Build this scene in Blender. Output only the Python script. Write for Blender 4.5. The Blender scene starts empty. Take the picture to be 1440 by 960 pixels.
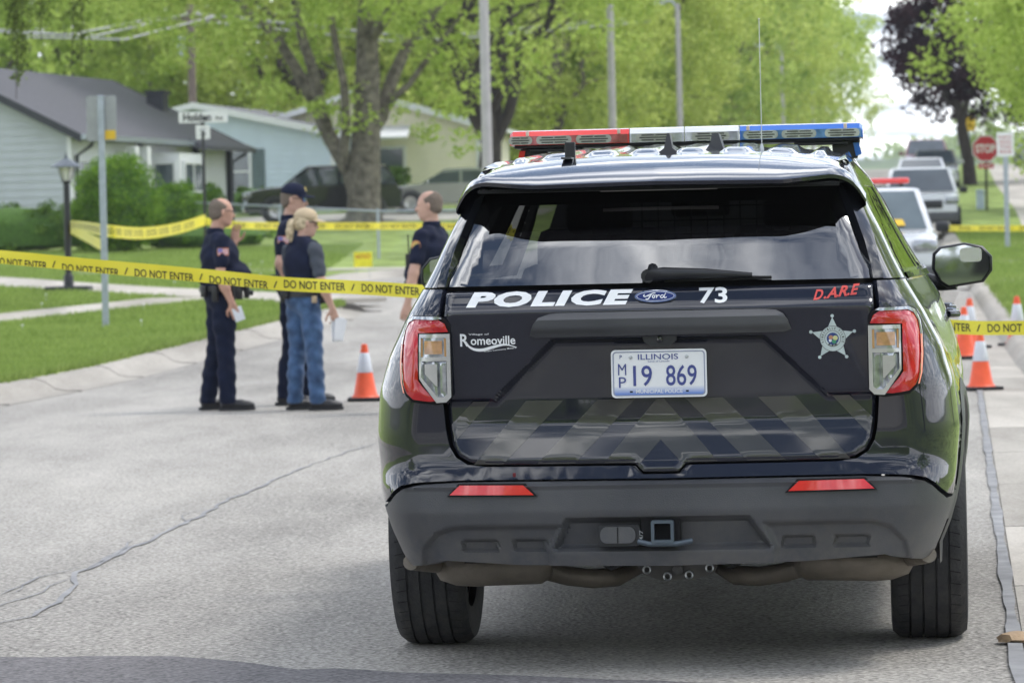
import bpy, bmesh, math, random
import numpy as np
from mathutils import Vector, Matrix
from mathutils.geometry import delaunay_2d_cdt, tessellate_polygon
rnd = random.Random(7)
S = bpy.context.scene
COL = S.collection
rad = math.radians

# ---------------------------------------------------------------- camera
FPX, CX, CY, ROLL, CAMZ = 5450.0, 720.0, 338.0, rad(1.3), 1.385   # measured for a 1440 px wide frame
cam = bpy.data.cameras.new('camera'); camo = bpy.data.objects.new('camera', cam); COL.objects.link(camo)
camo.matrix_world = Matrix.Translation((0, 0, CAMZ)) @ Matrix.Rotation(rad(90), 4, 'X') @ Matrix.Rotation(-ROLL, 4, 'Z')
cam.sensor_width = 36; cam.lens = FPX / 1440 * 36
cam.shift_y = -(480 - CY) / 1440
cam.clip_start = 0.5; cam.clip_end = 8000
cam.dof.use_dof = True; cam.dof.focus_distance = 12.6; cam.dof.aperture_fstop = 8.5
S.camera = camo

# ---------------------------------------------------------------- sky, sun, exposure
SUN_EL, SUN_AZ = rad(58), rad(75)      # azimuth clockwise from +Y: high on the right
w = bpy.data.worlds.new('World'); S.world = w; w.use_nodes = True
nt = w.node_tree; N = nt.nodes; L = nt.links; N.clear()
out = N.new('ShaderNodeOutputWorld'); bg = N.new('ShaderNodeBackground')
sky = N.new('ShaderNodeTexSky'); sky.sky_type = 'NISHITA'; sky.sun_disc = False
sky.sun_elevation = SUN_EL; sky.sun_rotation = SUN_AZ; sky.altitude = 200; sky.air_density = 1.0; sky.dust_density = 1.5
tc = N.new('ShaderNodeTexCoord'); sep = N.new('ShaderNodeSeparateXYZ'); L.new(tc.outputs['Generated'], sep.inputs[0])
# clouds on a flat layer overhead: direction divided by (height + a little)
ad = N.new('ShaderNodeMath'); ad.operation = 'MAXIMUM'; L.new(sep.outputs['Z'], ad.inputs[0]); ad.inputs[1].default_value = 0.0
ad2 = N.new('ShaderNodeMath'); ad2.operation = 'ADD'; L.new(ad.outputs[0], ad2.inputs[0]); ad2.inputs[1].default_value = 0.16
dv = N.new('ShaderNodeVectorMath'); dv.operation = 'DIVIDE'
cb = N.new('ShaderNodeCombineXYZ'); L.new(ad2.outputs[0], cb.inputs[0]); L.new(ad2.outputs[0], cb.inputs[1]); cb.inputs[2].default_value = 1
L.new(tc.outputs['Generated'], dv.inputs[0]); L.new(cb.outputs[0], dv.inputs[1])
nz = N.new('ShaderNodeTexNoise'); nz.inputs['Scale'].default_value = 3.2; nz.inputs['Detail'].default_value = 8; nz.inputs['Roughness'].default_value = 0.58; nz.inputs['Distortion'].default_value = 0.4
L.new(dv.outputs[0], nz.inputs['Vector'])
cr = N.new('ShaderNodeValToRGB'); cr.color_ramp.elements[0].position = 0.44; cr.color_ramp.elements[1].position = 0.60
L.new(nz.outputs['Fac'], cr.inputs[0])
# cover closes towards the horizon, as any cloud layer does
hz = N.new('ShaderNodeMapRange'); L.new(sep.outputs['Z'], hz.inputs['Value']); hz.inputs['From Min'].default_value = 0.0; hz.inputs['From Max'].default_value = 0.30
hz.inputs['To Min'].default_value = 0.9; hz.inputs['To Max'].default_value = 0.0
mxm = N.new('ShaderNodeMath'); mxm.operation = 'MAXIMUM'; L.new(cr.outputs[0], mxm.inputs[0]); L.new(hz.outputs[0], mxm.inputs[1])
nz2 = N.new('ShaderNodeTexNoise'); nz2.inputs['Scale'].default_value = 6.0; nz2.inputs['Detail'].default_value = 5; L.new(dv.outputs[0], nz2.inputs['Vector'])
cc = N.new('ShaderNodeValToRGB'); e = cc.color_ramp.elements
e[0].position = 0.35; e[0].color = (4.9, 5.9, 7.9, 1); e[1].position = 0.62; e[1].color = (26.0, 26.2, 26.6, 1)
L.new(nz2.outputs['Fac'], cc.inputs[0])
mx = N.new('ShaderNodeMixRGB'); L.new(mxm.outputs[0], mx.inputs[0]); L.new(sky.outputs[0], mx.inputs[1]); L.new(cc.outputs[0], mx.inputs[2])
L.new(mx.outputs[0], bg.inputs[0]); bg.inputs[1].default_value = 0.10; L.new(bg.outputs[0], out.inputs[0])
sun = bpy.data.lights.new('sun', 'SUN'); sun.energy = 1.3; sun.angle = rad(16); sun.color = (1, 0.96, 0.9)
suno = bpy.data.objects.new('sun', sun); COL.objects.link(suno)
suno.rotation_euler = Vector((math.sin(SUN_AZ) * math.cos(SUN_EL), math.cos(SUN_AZ) * math.cos(SUN_EL), math.sin(SUN_EL))).to_track_quat('Z', 'Y').to_euler()
S.view_settings.view_transform = 'Standard'; S.view_settings.look = 'None'
S.view_settings.exposure = 0.5; S.view_settings.gamma = 1; S.view_settings.use_curve_mapping = False
S.cycles.max_bounces = 8; S.cycles.transparent_max_bounces = 24; S.cycles.use_denoising = True
S.cycles.sample_clamp_indirect = 6

# ---------------------------------------------------------------- materials
def node_mat(name):
    m = bpy.data.materials.new(name); m.use_nodes = True
    return m, m.node_tree.nodes, m.node_tree.links, m.node_tree.nodes['Principled BSDF']
def mat(name, c, rough=0.6, metal=0.0, var=0.12, scale=8.0, c2=None, bump=0.0, bscale=60.0, coat=0.0, spec=0.5, trans=0.0, coord='Object', detail=5, emit=0.0, sheen=0.0):
    m, n, l, p = node_mat(name)
    t = n.new('ShaderNodeTexCoord'); z = n.new('ShaderNodeTexNoise'); z.inputs['Scale'].default_value = scale; z.inputs['Detail'].default_value = detail
    l.new(t.outputs[coord], z.inputs['Vector'])
    r = n.new('ShaderNodeValToRGB'); r.color_ramp.elements[0].position = 0.3; r.color_ramp.elements[1].position = 0.7
    a = [max(0, v * (1 - var)) for v in c]; b = [min(1, v * (1 + var)) for v in (c2 or c)]
    r.color_ramp.elements[0].color = (*a, 1); r.color_ramp.elements[1].color = (*b, 1)
    l.new(z.outputs['Fac'], r.inputs[0]); l.new(r.outputs[0], p.inputs['Base Color'])
    p.inputs['Roughness'].default_value = rough; p.inputs['Metallic'].default_value = metal
    p.inputs['Coat Weight'].default_value = coat; p.inputs['Coat Roughness'].default_value = 0.03
    p.inputs['Specular IOR Level'].default_value = spec; p.inputs['Sheen Weight'].default_value = sheen
    if trans: p.inputs['Transmission Weight'].default_value = trans
    if emit: l.new(r.outputs[0], p.inputs['Emission Color']); p.inputs['Emission Strength'].default_value = emit
    if bump:
        z2 = n.new('ShaderNodeTexNoise'); z2.inputs['Scale'].default_value = bscale; z2.inputs['Detail'].default_value = 6; l.new(t.outputs[coord], z2.inputs['Vector'])
        bp = n.new('ShaderNodeBump'); bp.inputs['Strength'].default_value = bump; bp.inputs['Distance'].default_value = 0.01
        l.new(z2.outputs['Fac'], bp.inputs['Height']); l.new(bp.outputs[0], p.inputs['Normal'])
    return m
def leaf_mat(name, c1, c2, tr=0.45):
    m, n, l, p = node_mat(name); n.remove(p)
    g = n.new('ShaderNodeNewGeometry'); r = n.new('ShaderNodeValToRGB')
    t = n.new('ShaderNodeTexCoord'); z = n.new('ShaderNodeTexNoise'); z.inputs['Scale'].default_value = 0.9; z.inputs['Detail'].default_value = 4
    l.new(t.outputs['Object'], z.inputs['Vector'])
    ma = n.new('ShaderNodeMath'); ma.operation = 'ADD'; l.new(g.outputs['Random Per Island'], ma.inputs[0]); l.new(z.outputs['Fac'], ma.inputs[1])
    mb = n.new('ShaderNodeMath'); mb.operation = 'MULTIPLY'; l.new(ma.outputs[0], mb.inputs[0]); mb.inputs[1].default_value = 0.5
    l.new(mb.outputs[0], r.inputs[0]); r.color_ramp.elements[0].position = 0.25; r.color_ramp.elements[1].position = 0.8
    r.color_ramp.elements[0].color = (*c1, 1); r.color_ramp.elements[1].color = (*c2, 1)
    d = n.new('ShaderNodeBsdfDiffuse'); tr_ = n.new('ShaderNodeBsdfTranslucent'); mxs = n.new('ShaderNodeMixShader')
    l.new(r.outputs[0], d.inputs[0]); l.new(r.outputs[0], tr_.inputs[0]); mxs.inputs[0].default_value = tr
    l.new(d.outputs[0], mxs.inputs[1]); l.new(tr_.outputs[0], mxs.inputs[2]); l.new(mxs.outputs[0], n['Material Output'].inputs[0])
    return m
def glass_mat(name, tint, rough=0.0, ior=1.5, mixmin=0.0):
    m, n, l, p = node_mat(name); n.remove(p)
    fr = n.new('ShaderNodeFresnel'); fr.inputs[0].default_value = ior
    tp = n.new('ShaderNodeBsdfTransparent'); tp.inputs[0].default_value = (*tint, 1)
    gl = n.new('ShaderNodeBsdfGlossy'); gl.inputs['Roughness'].default_value = rough; gl.inputs[0].default_value = (1, 1, 1, 1)
    t = n.new('ShaderNodeTexCoord'); z = n.new('ShaderNodeTexNoise'); z.inputs['Scale'].default_value = 3; l.new(t.outputs['Object'], z.inputs['Vector'])
    bp = n.new('ShaderNodeBump'); bp.inputs['Strength'].default_value = 0.06; bp.inputs['Distance'].default_value = 0.02
    l.new(z.outputs['Fac'], bp.inputs['Height']); l.new(bp.outputs[0], gl.inputs['Normal'])
    ma = n.new('ShaderNodeMath'); ma.operation = 'MULTIPLY_ADD'; l.new(fr.outputs[0], ma.inputs[0]); ma.inputs[1].default_value = 1.0; ma.inputs[2].default_value = mixmin
    ms = n.new('ShaderNodeMixShader'); l.new(ma.outputs[0], ms.inputs[0]); l.new(tp.outputs[0], ms.inputs[1]); l.new(gl.outputs[0], ms.inputs[2])
    l.new(ms.outputs[0], n['Material Output'].inputs[0])
    return m

M = {}
# ---------------------------------------------------------------- object helpers
def tag(o, label=None, cat=None, group=None, kind=None):
    if label: o['label'] = label
    if cat: o['category'] = cat
    if group: o['group'] = group
    if kind: o['kind'] = kind
    return o
def thing(name, label, cat, loc=(0, 0, 0), rz=0.0, group=None):
    o = bpy.data.objects.new(name, None); COL.objects.link(o); o.location = loc; o.rotation_euler = (0, 0, rz); o.empty_display_size = 0.1
    return tag(o, label, cat, group)
def link(name, me, parent=None, loc=None, rot=None):
    o = bpy.data.objects.new(name, me); COL.objects.link(o)
    if parent: o.parent = parent
    if loc: o.location = loc
    if rot: o.rotation_euler = rot
    return o
def smooth(me, ang=35):
    me.polygons.foreach_set('use_smooth', [True] * len(me.polygons))
    try: me.set_sharp_from_angle(angle=rad(ang))
    except Exception: pass
def mesh(name, v, f, m=None, sm=None):
    me = bpy.data.meshes.new(name); me.from_pydata([tuple(map(float, p)) for p in v], [], [tuple(int(i) for i in q) for q in f]); me.update()
    if m: me.materials.append(m if not isinstance(m, str) else M[m])
    if sm: smooth(me, sm)
    return me
def copy_tree(o, parent=None):
    c = o.copy(); COL.objects.link(c); c.parent = parent
    for ch in list(o.children): copy_tree(ch, c)
    return c

class MB:
    """collects shapes and links them as ONE mesh object"""
    def __init__(s): s.v = []; s.f = []
    def add(s, v, f):
        b = len(s.v); s.v += [tuple(p) for p in v]; s.f += [tuple(i + b for i in q) for q in f]; return s
    def box(s, c, d, rz=0, bev=0.0, rx=0, ry=0):
        x, y, z = [k / 2 for k in d]; R = Matrix.Rotation(rz, 3, 'Z') @ Matrix.Rotation(ry, 3, 'Y') @ Matrix.Rotation(rx, 3, 'X')
        if bev:
            b = min(bev, x * .9, y * .9, z * .9); pts = []; 
            for sz in (-1, 1):
                for (ix, iy) in ((0, 1), (1, 0)) :
                    pass
            bm = bmesh.new(); bmesh.ops.create_cube(bm, size=1, matrix=Matrix.Diagonal((d[0], d[1], d[2], 1)))
            bmesh.ops.bevel(bm, geom=list(bm.edges), offset=b, segments=2, affect='EDGES', profile=0.5)
            vs = [tuple(Vector(c) + R @ q.co) for q in bm.verts]; bm.verts.index_update(); fs = [tuple(q.index for q in f.verts) for f in bm.faces]; bm.free()
            return s.add(vs, fs)
        vs = [Vector(c) + R @ Vector((i * x, j * y, k * z)) for i in (-1, 1) for j in (-1, 1) for k in (-1, 1)]
        return s.add(vs, [(0, 1, 3, 2), (4, 6, 7, 5), (0, 4, 5, 1), (2, 3, 7, 6), (0, 2, 6, 4), (1, 5, 7, 3)])
    def tube(s, pts, r, n=8, caps=True):
        pts = [Vector(p) for p in pts]; rs = r if isinstance(r, (list, tuple)) else [r] * len(pts)
        vs = []; up = None
        for i, p in enumerate(pts):
            d = (pts[min(i + 1, len(pts) - 1)] - pts[max(i - 1, 0)]).normalized()
            if up is None: up = d.orthogonal().normalized()
            up = (up - d * up.dot(d)).normalized(); sd = d.cross(up)
            for k in range(n):
                a = 2 * math.pi * k / n; vs.append(p + (up * math.cos(a) + sd * math.sin(a)) * rs[i])
        fs = [(i * n + k, i * n + (k + 1) % n, (i + 1) * n + (k + 1) % n, (i + 1) * n + k) for i in range(len(pts) - 1) for k in range(n)]
        if caps: fs += [tuple(range(n - 1, -1, -1)), tuple(range((len(pts) - 1) * n, len(pts) * n))]
        return s.add(vs, fs)
    def lathe(s, prof, n=16, c=(0, 0, 0), axis='Z', closed=False):
        vs = []
        for (r, h) in prof:
            for k in range(n):
                a = 2 * math.pi * k / n; x, y = r * math.cos(a), r * math.sin(a)
                p = {'Z': (x, y, h), 'X': (h, x, y), 'Y': (x, h, y)}[axis]; vs.append((c[0] + p[0], c[1] + p[1], c[2] + p[2]))
        m_ = len(prof); rg = range(m_ if closed else m_ - 1)
        fs = [(i * n + k, i * n + (k + 1) % n, ((i + 1) % m_) * n + (k + 1) % n, ((i + 1) % m_) * n + k) for i in rg for k in range(n)]
        return s.add(vs, fs)
    def prism(s, poly, a, b, axis='Y'):
        """poly in the plane across axis, from a to b along it"""
        k = len(poly)
        def P(p, h): return {'Y': (p[0], h, p[1]), 'X': (h, p[0], p[1]), 'Z': (p[0], p[1], h)}[axis]
        vs = [P(p, a) for p in poly] + [P(p, b) for p in poly]
        tris = tessellate_polygon([[Vector((p[0], p[1], 0)) for p in poly]])
        fs = [tuple(t) for t in tris] + [tuple(i + k for i in reversed(t)) for t in tris] + [(i, (i + 1) % k, (i + 1) % k + k, i + k) for i in range(k)]
        return s.add(vs, fs)
    def quad(s, a, b, c, d): return s.add([a, b, c, d], [(0, 1, 2, 3)])
    def me(s, name, m, sm=None, fix=True):
        me = mesh(name, s.v, s.f, m)
        if fix:
            bm = bmesh.new(); bm.from_mesh(me); bmesh.ops.recalc_face_normals(bm, faces=bm.faces); bm.to_mesh(me); bm.free()
        if sm: smooth(me, sm)
        return me
    def build(s, name, m, parent=None, sm=None, fix=True, loc=None): return link(name, s.me(name, m, sm, fix), parent, loc)

def text_geo(txt, size=1.0, bold=0.0, shear=0.0, spacing=1.0, res=3):
    c = bpy.data.curves.new('t', 'FONT'); c.body = txt; c.size = size; c.offset = bold; c.shear = shear; c.space_character = spacing; c.resolution_u = res; c.align_x = 'LEFT'
    o = bpy.data.objects.new('t', c); COL.objects.link(o)
    dg = bpy.context.evaluated_depsgraph_get(); ev = o.evaluated_get(dg); me = ev.to_mesh()
    v = np.array([tuple(q.co) for q in me.vertices]) if len(me.vertices) else np.zeros((0, 3)); f = [tuple(p.vertices) for p in me.polygons]
    ev.to_mesh_clear(); bpy.data.objects.remove(o); bpy.data.curves.remove(c)
    return v, f
_tcache = {}
def text_fit(txt, x0, x1, z0, z1, **k):
    """outline text stretched to a rectangle; returns 2D verts and faces"""
    key = (txt, tuple(sorted(k.items())))
    if key not in _tcache: _tcache[key] = text_geo(txt, **k)
    v, f = _tcache[key]; a = v[:, :2].min(0); b = v[:, :2].max(0)
    u = (v[:, 0] - a[0]) / (b[0] - a[0]) * (x1 - x0) + x0; q = (v[:, 1] - a[1]) / (b[1] - a[1]) * (z1 - z0) + z0
    return np.stack([u, q], 1), f
def text_obj(name, txt, m, parent, fn, x0, x1, z0, z1, conform=False, **k):
    """text laid on a surface: fn(u, v) gives the 3D point"""
    p, f = text_fit(txt, x0, x1, z0, z1, **k)
    if conform:      # cut the letters finely so that they follow a curved surface
        bm = bmesh.new(); vv = [bm.verts.new((a, b, 0)) for a, b in p]
        for q in f:
            try: bm.faces.new([vv[i] for i in q])
            except ValueError: pass
        for ax, lo, hi, st in ((1, z0, z1, .006), (0, x0, x1, .03)):
            for i in range(1, int((hi - lo) / st) + 1):
                bmesh.ops.bisect_plane(bm, geom=list(bm.verts) + list(bm.edges) + list(bm.faces), plane_co=((lo + i * st) * (1 - ax), (lo + i * st) * ax, 0), plane_no=(1 - ax, ax, 0))
        bm.verts.index_update(); p = [(q.co.x, q.co.y) for q in bm.verts]; f = [tuple(q.index for q in g_.verts) for g_ in bm.faces]; bm.free()
    return link(name, mesh(name, [fn(*q) for q in p], f, m), parent)

# ---------------------------------------------------------------- terrain: flat, then the street climbs
_ZP = np.array([(-400, 0), (40, 0), (54, .25), (72, .6), (95, 1.2), (120, 2.0), (150, 3.1), (180, 4.1), (220, 4.95), (260, 5.5), (400, 6.0), (6000, 6)], float)
_ys = np.arange(-100, 1200, 1.0); _zs = np.interp(_ys, _ZP[:, 0], _ZP[:, 1]); _k = np.hanning(11); _k /= _k.sum(); _zs = np.convolve(np.pad(_zs, 5, 'edge'), _k, 'valid')
def T(y): return float(np.interp(y, _ys, _zs))
def ray(px, py):
    u, v = px - CX, py - CY
    return (u * math.cos(ROLL) - v * math.sin(ROLL)) / FPX, -(u * math.sin(ROLL) + v * math.cos(ROLL)) / FPX
def G(px, py, off=0.0):
    """ground point seen at a photograph pixel"""
    a, b = ray(px, py); y = 5.0
    while y < 500:
        if CAMZ + b * y <= T(y) + off: return (a * y, y, T(y) + off)
        y += 0.05
    return (a * y, y, T(y))
def P3(px, py, y):
    a, b = ray(px, py); return Vector((a * y, y, CAMZ + b * y))
def resample(pts, step):
    out_ = [Vector(pts[0])]
    for a, b in zip(pts[:-1], pts[1:]):
        a, b = Vector(a), Vector(b); n = max(1, int((b - a).length / step))
        out_ += [a.lerp(b, i / n) for i in range(1, n + 1)]
    return out_
def sweep(name, path, prof, m, parent=None, step=1.0, sm=None):
    """profile (side, height) swept along a ground path; + side is to the right of travel"""
    pts = resample([(p[0], p[1], 0) for p in path], step); vs = []; k = len(prof)
    for i, p in enumerate(pts):
        d = (pts[min(i + 1, len(pts) - 1)] - pts[max(i - 1, 0)]).normalized(); sd = Vector((d.y, -d.x, 0))
        for (s_, h) in prof:
            q = p + sd * s_; vs.append((q.x, q.y, T(q.y) + h))
    fs = [(i * k + j, i * k + j + 1, (i + 1) * k + j + 1, (i + 1) * k + j) for i in range(len(pts) - 1) for j in range(k - 1)]
    return link(name, mesh(name, vs, fs, m, sm), parent)
def fill(poly, gx, gy):
    """triangulate a 2D polygon with interior grid lines"""
    poly = [Vector(p) for p in poly]; P = np.array([(p.x, p.y) for p in poly])
    xs = np.arange(P[:, 0].min(), P[:, 0].max(), gx) if gx else [P[:, 0].mean()]
    dense = []
    for i, p in enumerate(poly):
        q = poly[(i + 1) % len(poly)]; n = max(1, int(abs(q.y - p.y) / gy)); dense += [p.lerp(q, j / n) for j in range(n)]
    k = len(dense); inn = [Vector((x, y)) for x in xs for y in np.arange(P[:, 1].min() + gy * .5, P[:, 1].max(), gy)]
    v, e_, f, *_ = delaunay_2d_cdt(dense + inn, [(i, (i + 1) % k) for i in range(k)], [], 1, 1e-5)
    return [tuple(q) for q in v], [tuple(q) for q in f]
def sheet(name, poly, off, m, gx=6, gy=1.5, parent=None):
    v, f = fill(poly, gx, gy); me = mesh(name, [(x, y, T(y) + off) for x, y in v], f, m)
    bm = bmesh.new(); bm.from_mesh(me)
    for q in bm.faces:
        if q.normal.z < 0: q.normal_flip()
    bm.to_mesh(me); bm.free(); smooth(me, 60)
    return link(name, me, parent)
# ================================================================ MATERIALS OF THE PLACE
def ground_mat(name, c1, c2, speck=0.5, rough=0.9, big=0.35, bump=0.6, stain=None):
    m, n, l, p = node_mat(name); t = n.new('ShaderNodeTexCoord')
    a = n.new('ShaderNodeTexNoise'); a.inputs['Scale'].default_value = 55; a.inputs['Detail'].default_value = 3; l.new(t.outputs['Object'], a.inputs['Vector'])
    mp = n.new('ShaderNodeMapping'); mp.inputs['Scale'].default_value = (1.0, 0.22, 1.0); l.new(t.outputs['Object'], mp.inputs[0])
    b = n.new('ShaderNodeTexNoise'); b.inputs['Scale'].default_value = big; b.inputs['Detail'].default_value = 7; b.inputs['Roughness'].default_value = 0.65; l.new(mp.outputs[0], b.inputs['Vector'])
    v = n.new('ShaderNodeTexVoronoi'); v.inputs['Scale'].default_value = 62; l.new(t.outputs['Object'], v.inputs['Vector'])
    r1 = n.new('ShaderNodeMapRange'); r1.inputs['From Min'].default_value = .3; r1.inputs['From Max'].default_value = .7; l.new(a.outputs['Fac'], r1.inputs[0])
    r2 = n.new('ShaderNodeMapRange'); r2.inputs['From Min'].default_value = .3; r2.inputs['From Max'].default_value = .7; l.new(b.outputs['Fac'], r2.inputs[0])
    s1 = n.new('ShaderNodeMath'); s1.operation = 'MULTIPLY'; l.new(r1.outputs[0], s1.inputs[0]); s1.inputs[1].default_value = speck * .55
    s2 = n.new('ShaderNodeMath'); s2.operation = 'MULTIPLY_ADD'; l.new(r2.outputs[0], s2.inputs[0]); s2.inputs[1].default_value = 1 - speck; l.new(s1.outputs[0], s2.inputs[2])
    s3 = n.new('ShaderNodeMath'); s3.operation = 'MULTIPLY_ADD'; l.new(v.outputs['Color'], s3.inputs[0]); s3.inputs[1].default_value = speck * .45; l.new(s2.outputs[0], s3.inputs[2])
    s4 = n.new('ShaderNodeMapRange'); l.new(s3.outputs[0], s4.inputs[0]); s4.inputs['From Min'].default_value = .22; s4.inputs['From Max'].default_value = .78
    mx_ = n.new('ShaderNodeMixRGB'); l.new(s4.outputs[0], mx_.inputs[0]); mx_.inputs[1].default_value = (*c1, 1); mx_.inputs[2].default_value = (*c2, 1)
    l.new(mx_.outputs[0], p.inputs['Base Color']); p.inputs['Roughness'].default_value = rough; p.inputs['Specular IOR Level'].default_value = 0.25
    bp = n.new('ShaderNodeBump'); bp.inputs['Strength'].default_value = bump; bp.inputs['Distance'].default_value = 0.006
    l.new(v.outputs['Distance'], bp.inputs['Height']); l.new(bp.outputs[0], p.inputs['Normal'])
    return m
M['asphalt'] = ground_mat('old_asphalt', (.120, .114, .104), (.545, .52, .475), .66, .9, .5)
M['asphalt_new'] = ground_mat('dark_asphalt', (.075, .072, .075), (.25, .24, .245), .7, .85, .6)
M['sealant'] = mat('crack_sealant', (.24, .24, .245), .7, var=.35, scale=5)
M['concrete'] = ground_mat('concrete', (.27, .25, .22), (.50, .47, .42), .45, .9, .9, .3)
M['path'] = ground_mat('pale_concrete', (.36, .335, .295), (.60, .56, .50), .4, .9, .8, .3)
M['joint'] = mat('joint', (.14, .13, .12), .9)
M['grass'] = mat('lawn', (.15, .20, .055), .95, var=.3, scale=1.3, c2=(.27, .35, .11), bump=.8, bscale=30, detail=8, spec=.1)
M['blade'] = leaf_mat('grass_blades', (.18, .27, .06), (.40, .50, .15), .35)
M['soil'] = mat('soil', (.10, .12, .04), 1.0)
M['bark'] = mat('bark', (.10, .085, .068), .95, var=.3, scale=5, c2=(.20, .175, .145), bump=1, bscale=14)
M['bark_dark'] = mat('dark_bark', (.05, .04, .035), .95, var=.3, scale=5, bump=1, bscale=14)
M['leaf'] = leaf_mat('spring_leaves', (.30, .42, .07), (.62, .74, .20))
M['leaf_y'] = leaf_mat('yellow_green_leaves', (.38, .47, .08), (.68, .76, .24))
M['leaf_d'] = leaf_mat('mid_green_leaves', (.22, .33, .06), (.52, .64, .17))
M['leaf_p'] = leaf_mat('purple_leaves', (.026, .014, .020), (.075, .038, .048), .2)
M['leaf_w'] = leaf_mat('drooping_leaves', (.08, .11, .03), (.24, .32, .08))
M['bush'] = leaf_mat('hedge_leaves', (.08, .18, .022), (.26, .41, .06), .35)
M['bush_d'] = leaf_mat('dark_hedge_leaves', (.06, .12, .022), (.18, .29, .055), .3)
M['siding_grey'] = mat('grey_siding', (.47, .50, .52), .6, var=.04, scale=2)
M['siding_blue'] = mat('pale_blue_siding', (.60, .69, .79), .6, var=.04, scale=2)
M['siding_yellow'] = mat('cream_siding', (.84, .79, .62), .6, var=.04, scale=2)
M['shingle'] = mat('grey_shingles', (.105, .105, .118), .9, var=.22, scale=14, bump=.6, bscale=40)
M['shingle2'] = mat('light_shingles', (.17, .17, .18), .9, var=.2, scale=14, bump=.6, bscale=40)
M['white'] = mat('white_paint', (.74, .75, .76), .45, var=.03)
M['trim_dark'] = mat('dark_trim', (.025, .028, .035), .5, var=.1)
M['win'] = mat('window_pane', (.09, .115, .13), .08, var=.3, scale=2, spec=.8)
M['shutter'] = mat('green_grey_shutter', (.12, .17, .17), .6)
M['galv'] = mat('galvanised_steel', (.38, .42, .47), .45, metal=.5, var=.12, scale=12)
M['sign_back'] = mat('aluminium_plate', (.33, .34, .35), .5, metal=.4, var=.08, scale=10)
M['sign_white'] = mat('white_sign', (.78, .79, .78), .4, var=.04)
M['sign_red'] = mat('red_sign', (.50, .02, .03), .4, var=.05)
M['yellow'] = mat('yellow_sign', (.75, .48, .02), .5, var=.06)
M['black'] = mat('black_paint', (.012, .013, .016), .4, var=.1)
M['ink'] = mat('black_ink', (.035, .032, .02), .6, var=.1)
M['tape'] = mat('yellow_tape', (.80, .70, .045), .35, var=.05, scale=3, bump=.25, bscale=9)
M['pole'] = mat('grey_pole', (.44, .42, .42), .7, var=.10, scale=4, bump=.3)
M['wood_pole'] = mat('wood_pole', (.20, .16, .13), .9, var=.2, scale=4)

# ================================================================ GROUND, ROAD, KERBS, LAWNS
XL = lambda y: -8.78 + .107 * y + .012 * max(0, y - 130)         # left kerb line
XR = lambda y: 1.25 + .098 * y           # right kerb line
XS = lambda y: .16 + .115 * y            # seam of the right gutter
tag(sheet('ground', [(-900, -200), (900, -200), (900, 1100), (-900, 1100)], -.06, M['soil'], 60, 6), kind='structure')
tag(sheet('road', [(XL(-60) - .3, -60), (XR(-60) + .1, -60), (XR(330) + .1, 330), (XL(330) - .3, 330), (XL(80) - 1, 80), (-3.9, 77.5), (-3.9, 60), (XL(59) - .3, 59)], 0, M['asphalt'], 3, 1.5), kind='structure')
# darker asphalt in the foreground with a wavering edge
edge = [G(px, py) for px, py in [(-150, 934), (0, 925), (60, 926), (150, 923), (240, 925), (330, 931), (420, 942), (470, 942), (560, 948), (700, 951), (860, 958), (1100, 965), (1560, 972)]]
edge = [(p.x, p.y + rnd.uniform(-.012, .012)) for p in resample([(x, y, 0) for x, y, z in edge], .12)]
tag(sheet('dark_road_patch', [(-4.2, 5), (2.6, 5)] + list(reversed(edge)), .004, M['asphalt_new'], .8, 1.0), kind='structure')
def crack(pts, wd, name='crack_sealant'):
    q = resample([G(*p) for p in pts], .18); v = []
    for i, p in enumerate(q):
        d = (q[min(i + 1, len(q) - 1)] - q[max(i - 1, 0)]).normalized(); sd = Vector((d.y, -d.x, 0)); j = rnd.uniform(-.02, .02)
        w1 = wd * rnd.uniform(.55, 1.25) * min(1, .25 + i / 4, .25 + (len(q) - 1 - i) / 4)
        for s_ in (-1, 1):
            a = p + sd * (s_ * w1 + j); v.append((a.x, a.y, T(a.y) + .005))
    f = [(2 * i, 2 * i + 1, 2 * i + 3, 2 * i + 2) for i in range(len(q) - 1)]
    o = link(name, mesh(name, v, f, M['sealant'])); tag(o, kind='structure')
crack([(-30, 886), (45, 868), (90, 842), (112, 806), (165, 780), (230, 752), (270, 733), (318, 705), (370, 683), (410, 667), (446, 651)], .013)
crack([(-30, 862), (40, 842), (75, 826), (100, 815)], .009)
crack([(0, 838), (30, 824)], .009)
crack([(125, 801), (150, 786), (190, 760)], .010)
crack([(105, 800), (60, 812), (15, 836)], .008)
crack([(446, 651), (500, 632), (540, 622)], .008)
crack([(255, 738), (262, 722), (290, 716)], .006)
M['weather'] = mat('faded_sealant', (.30, .30, .31), .8, var=.2)
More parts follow.
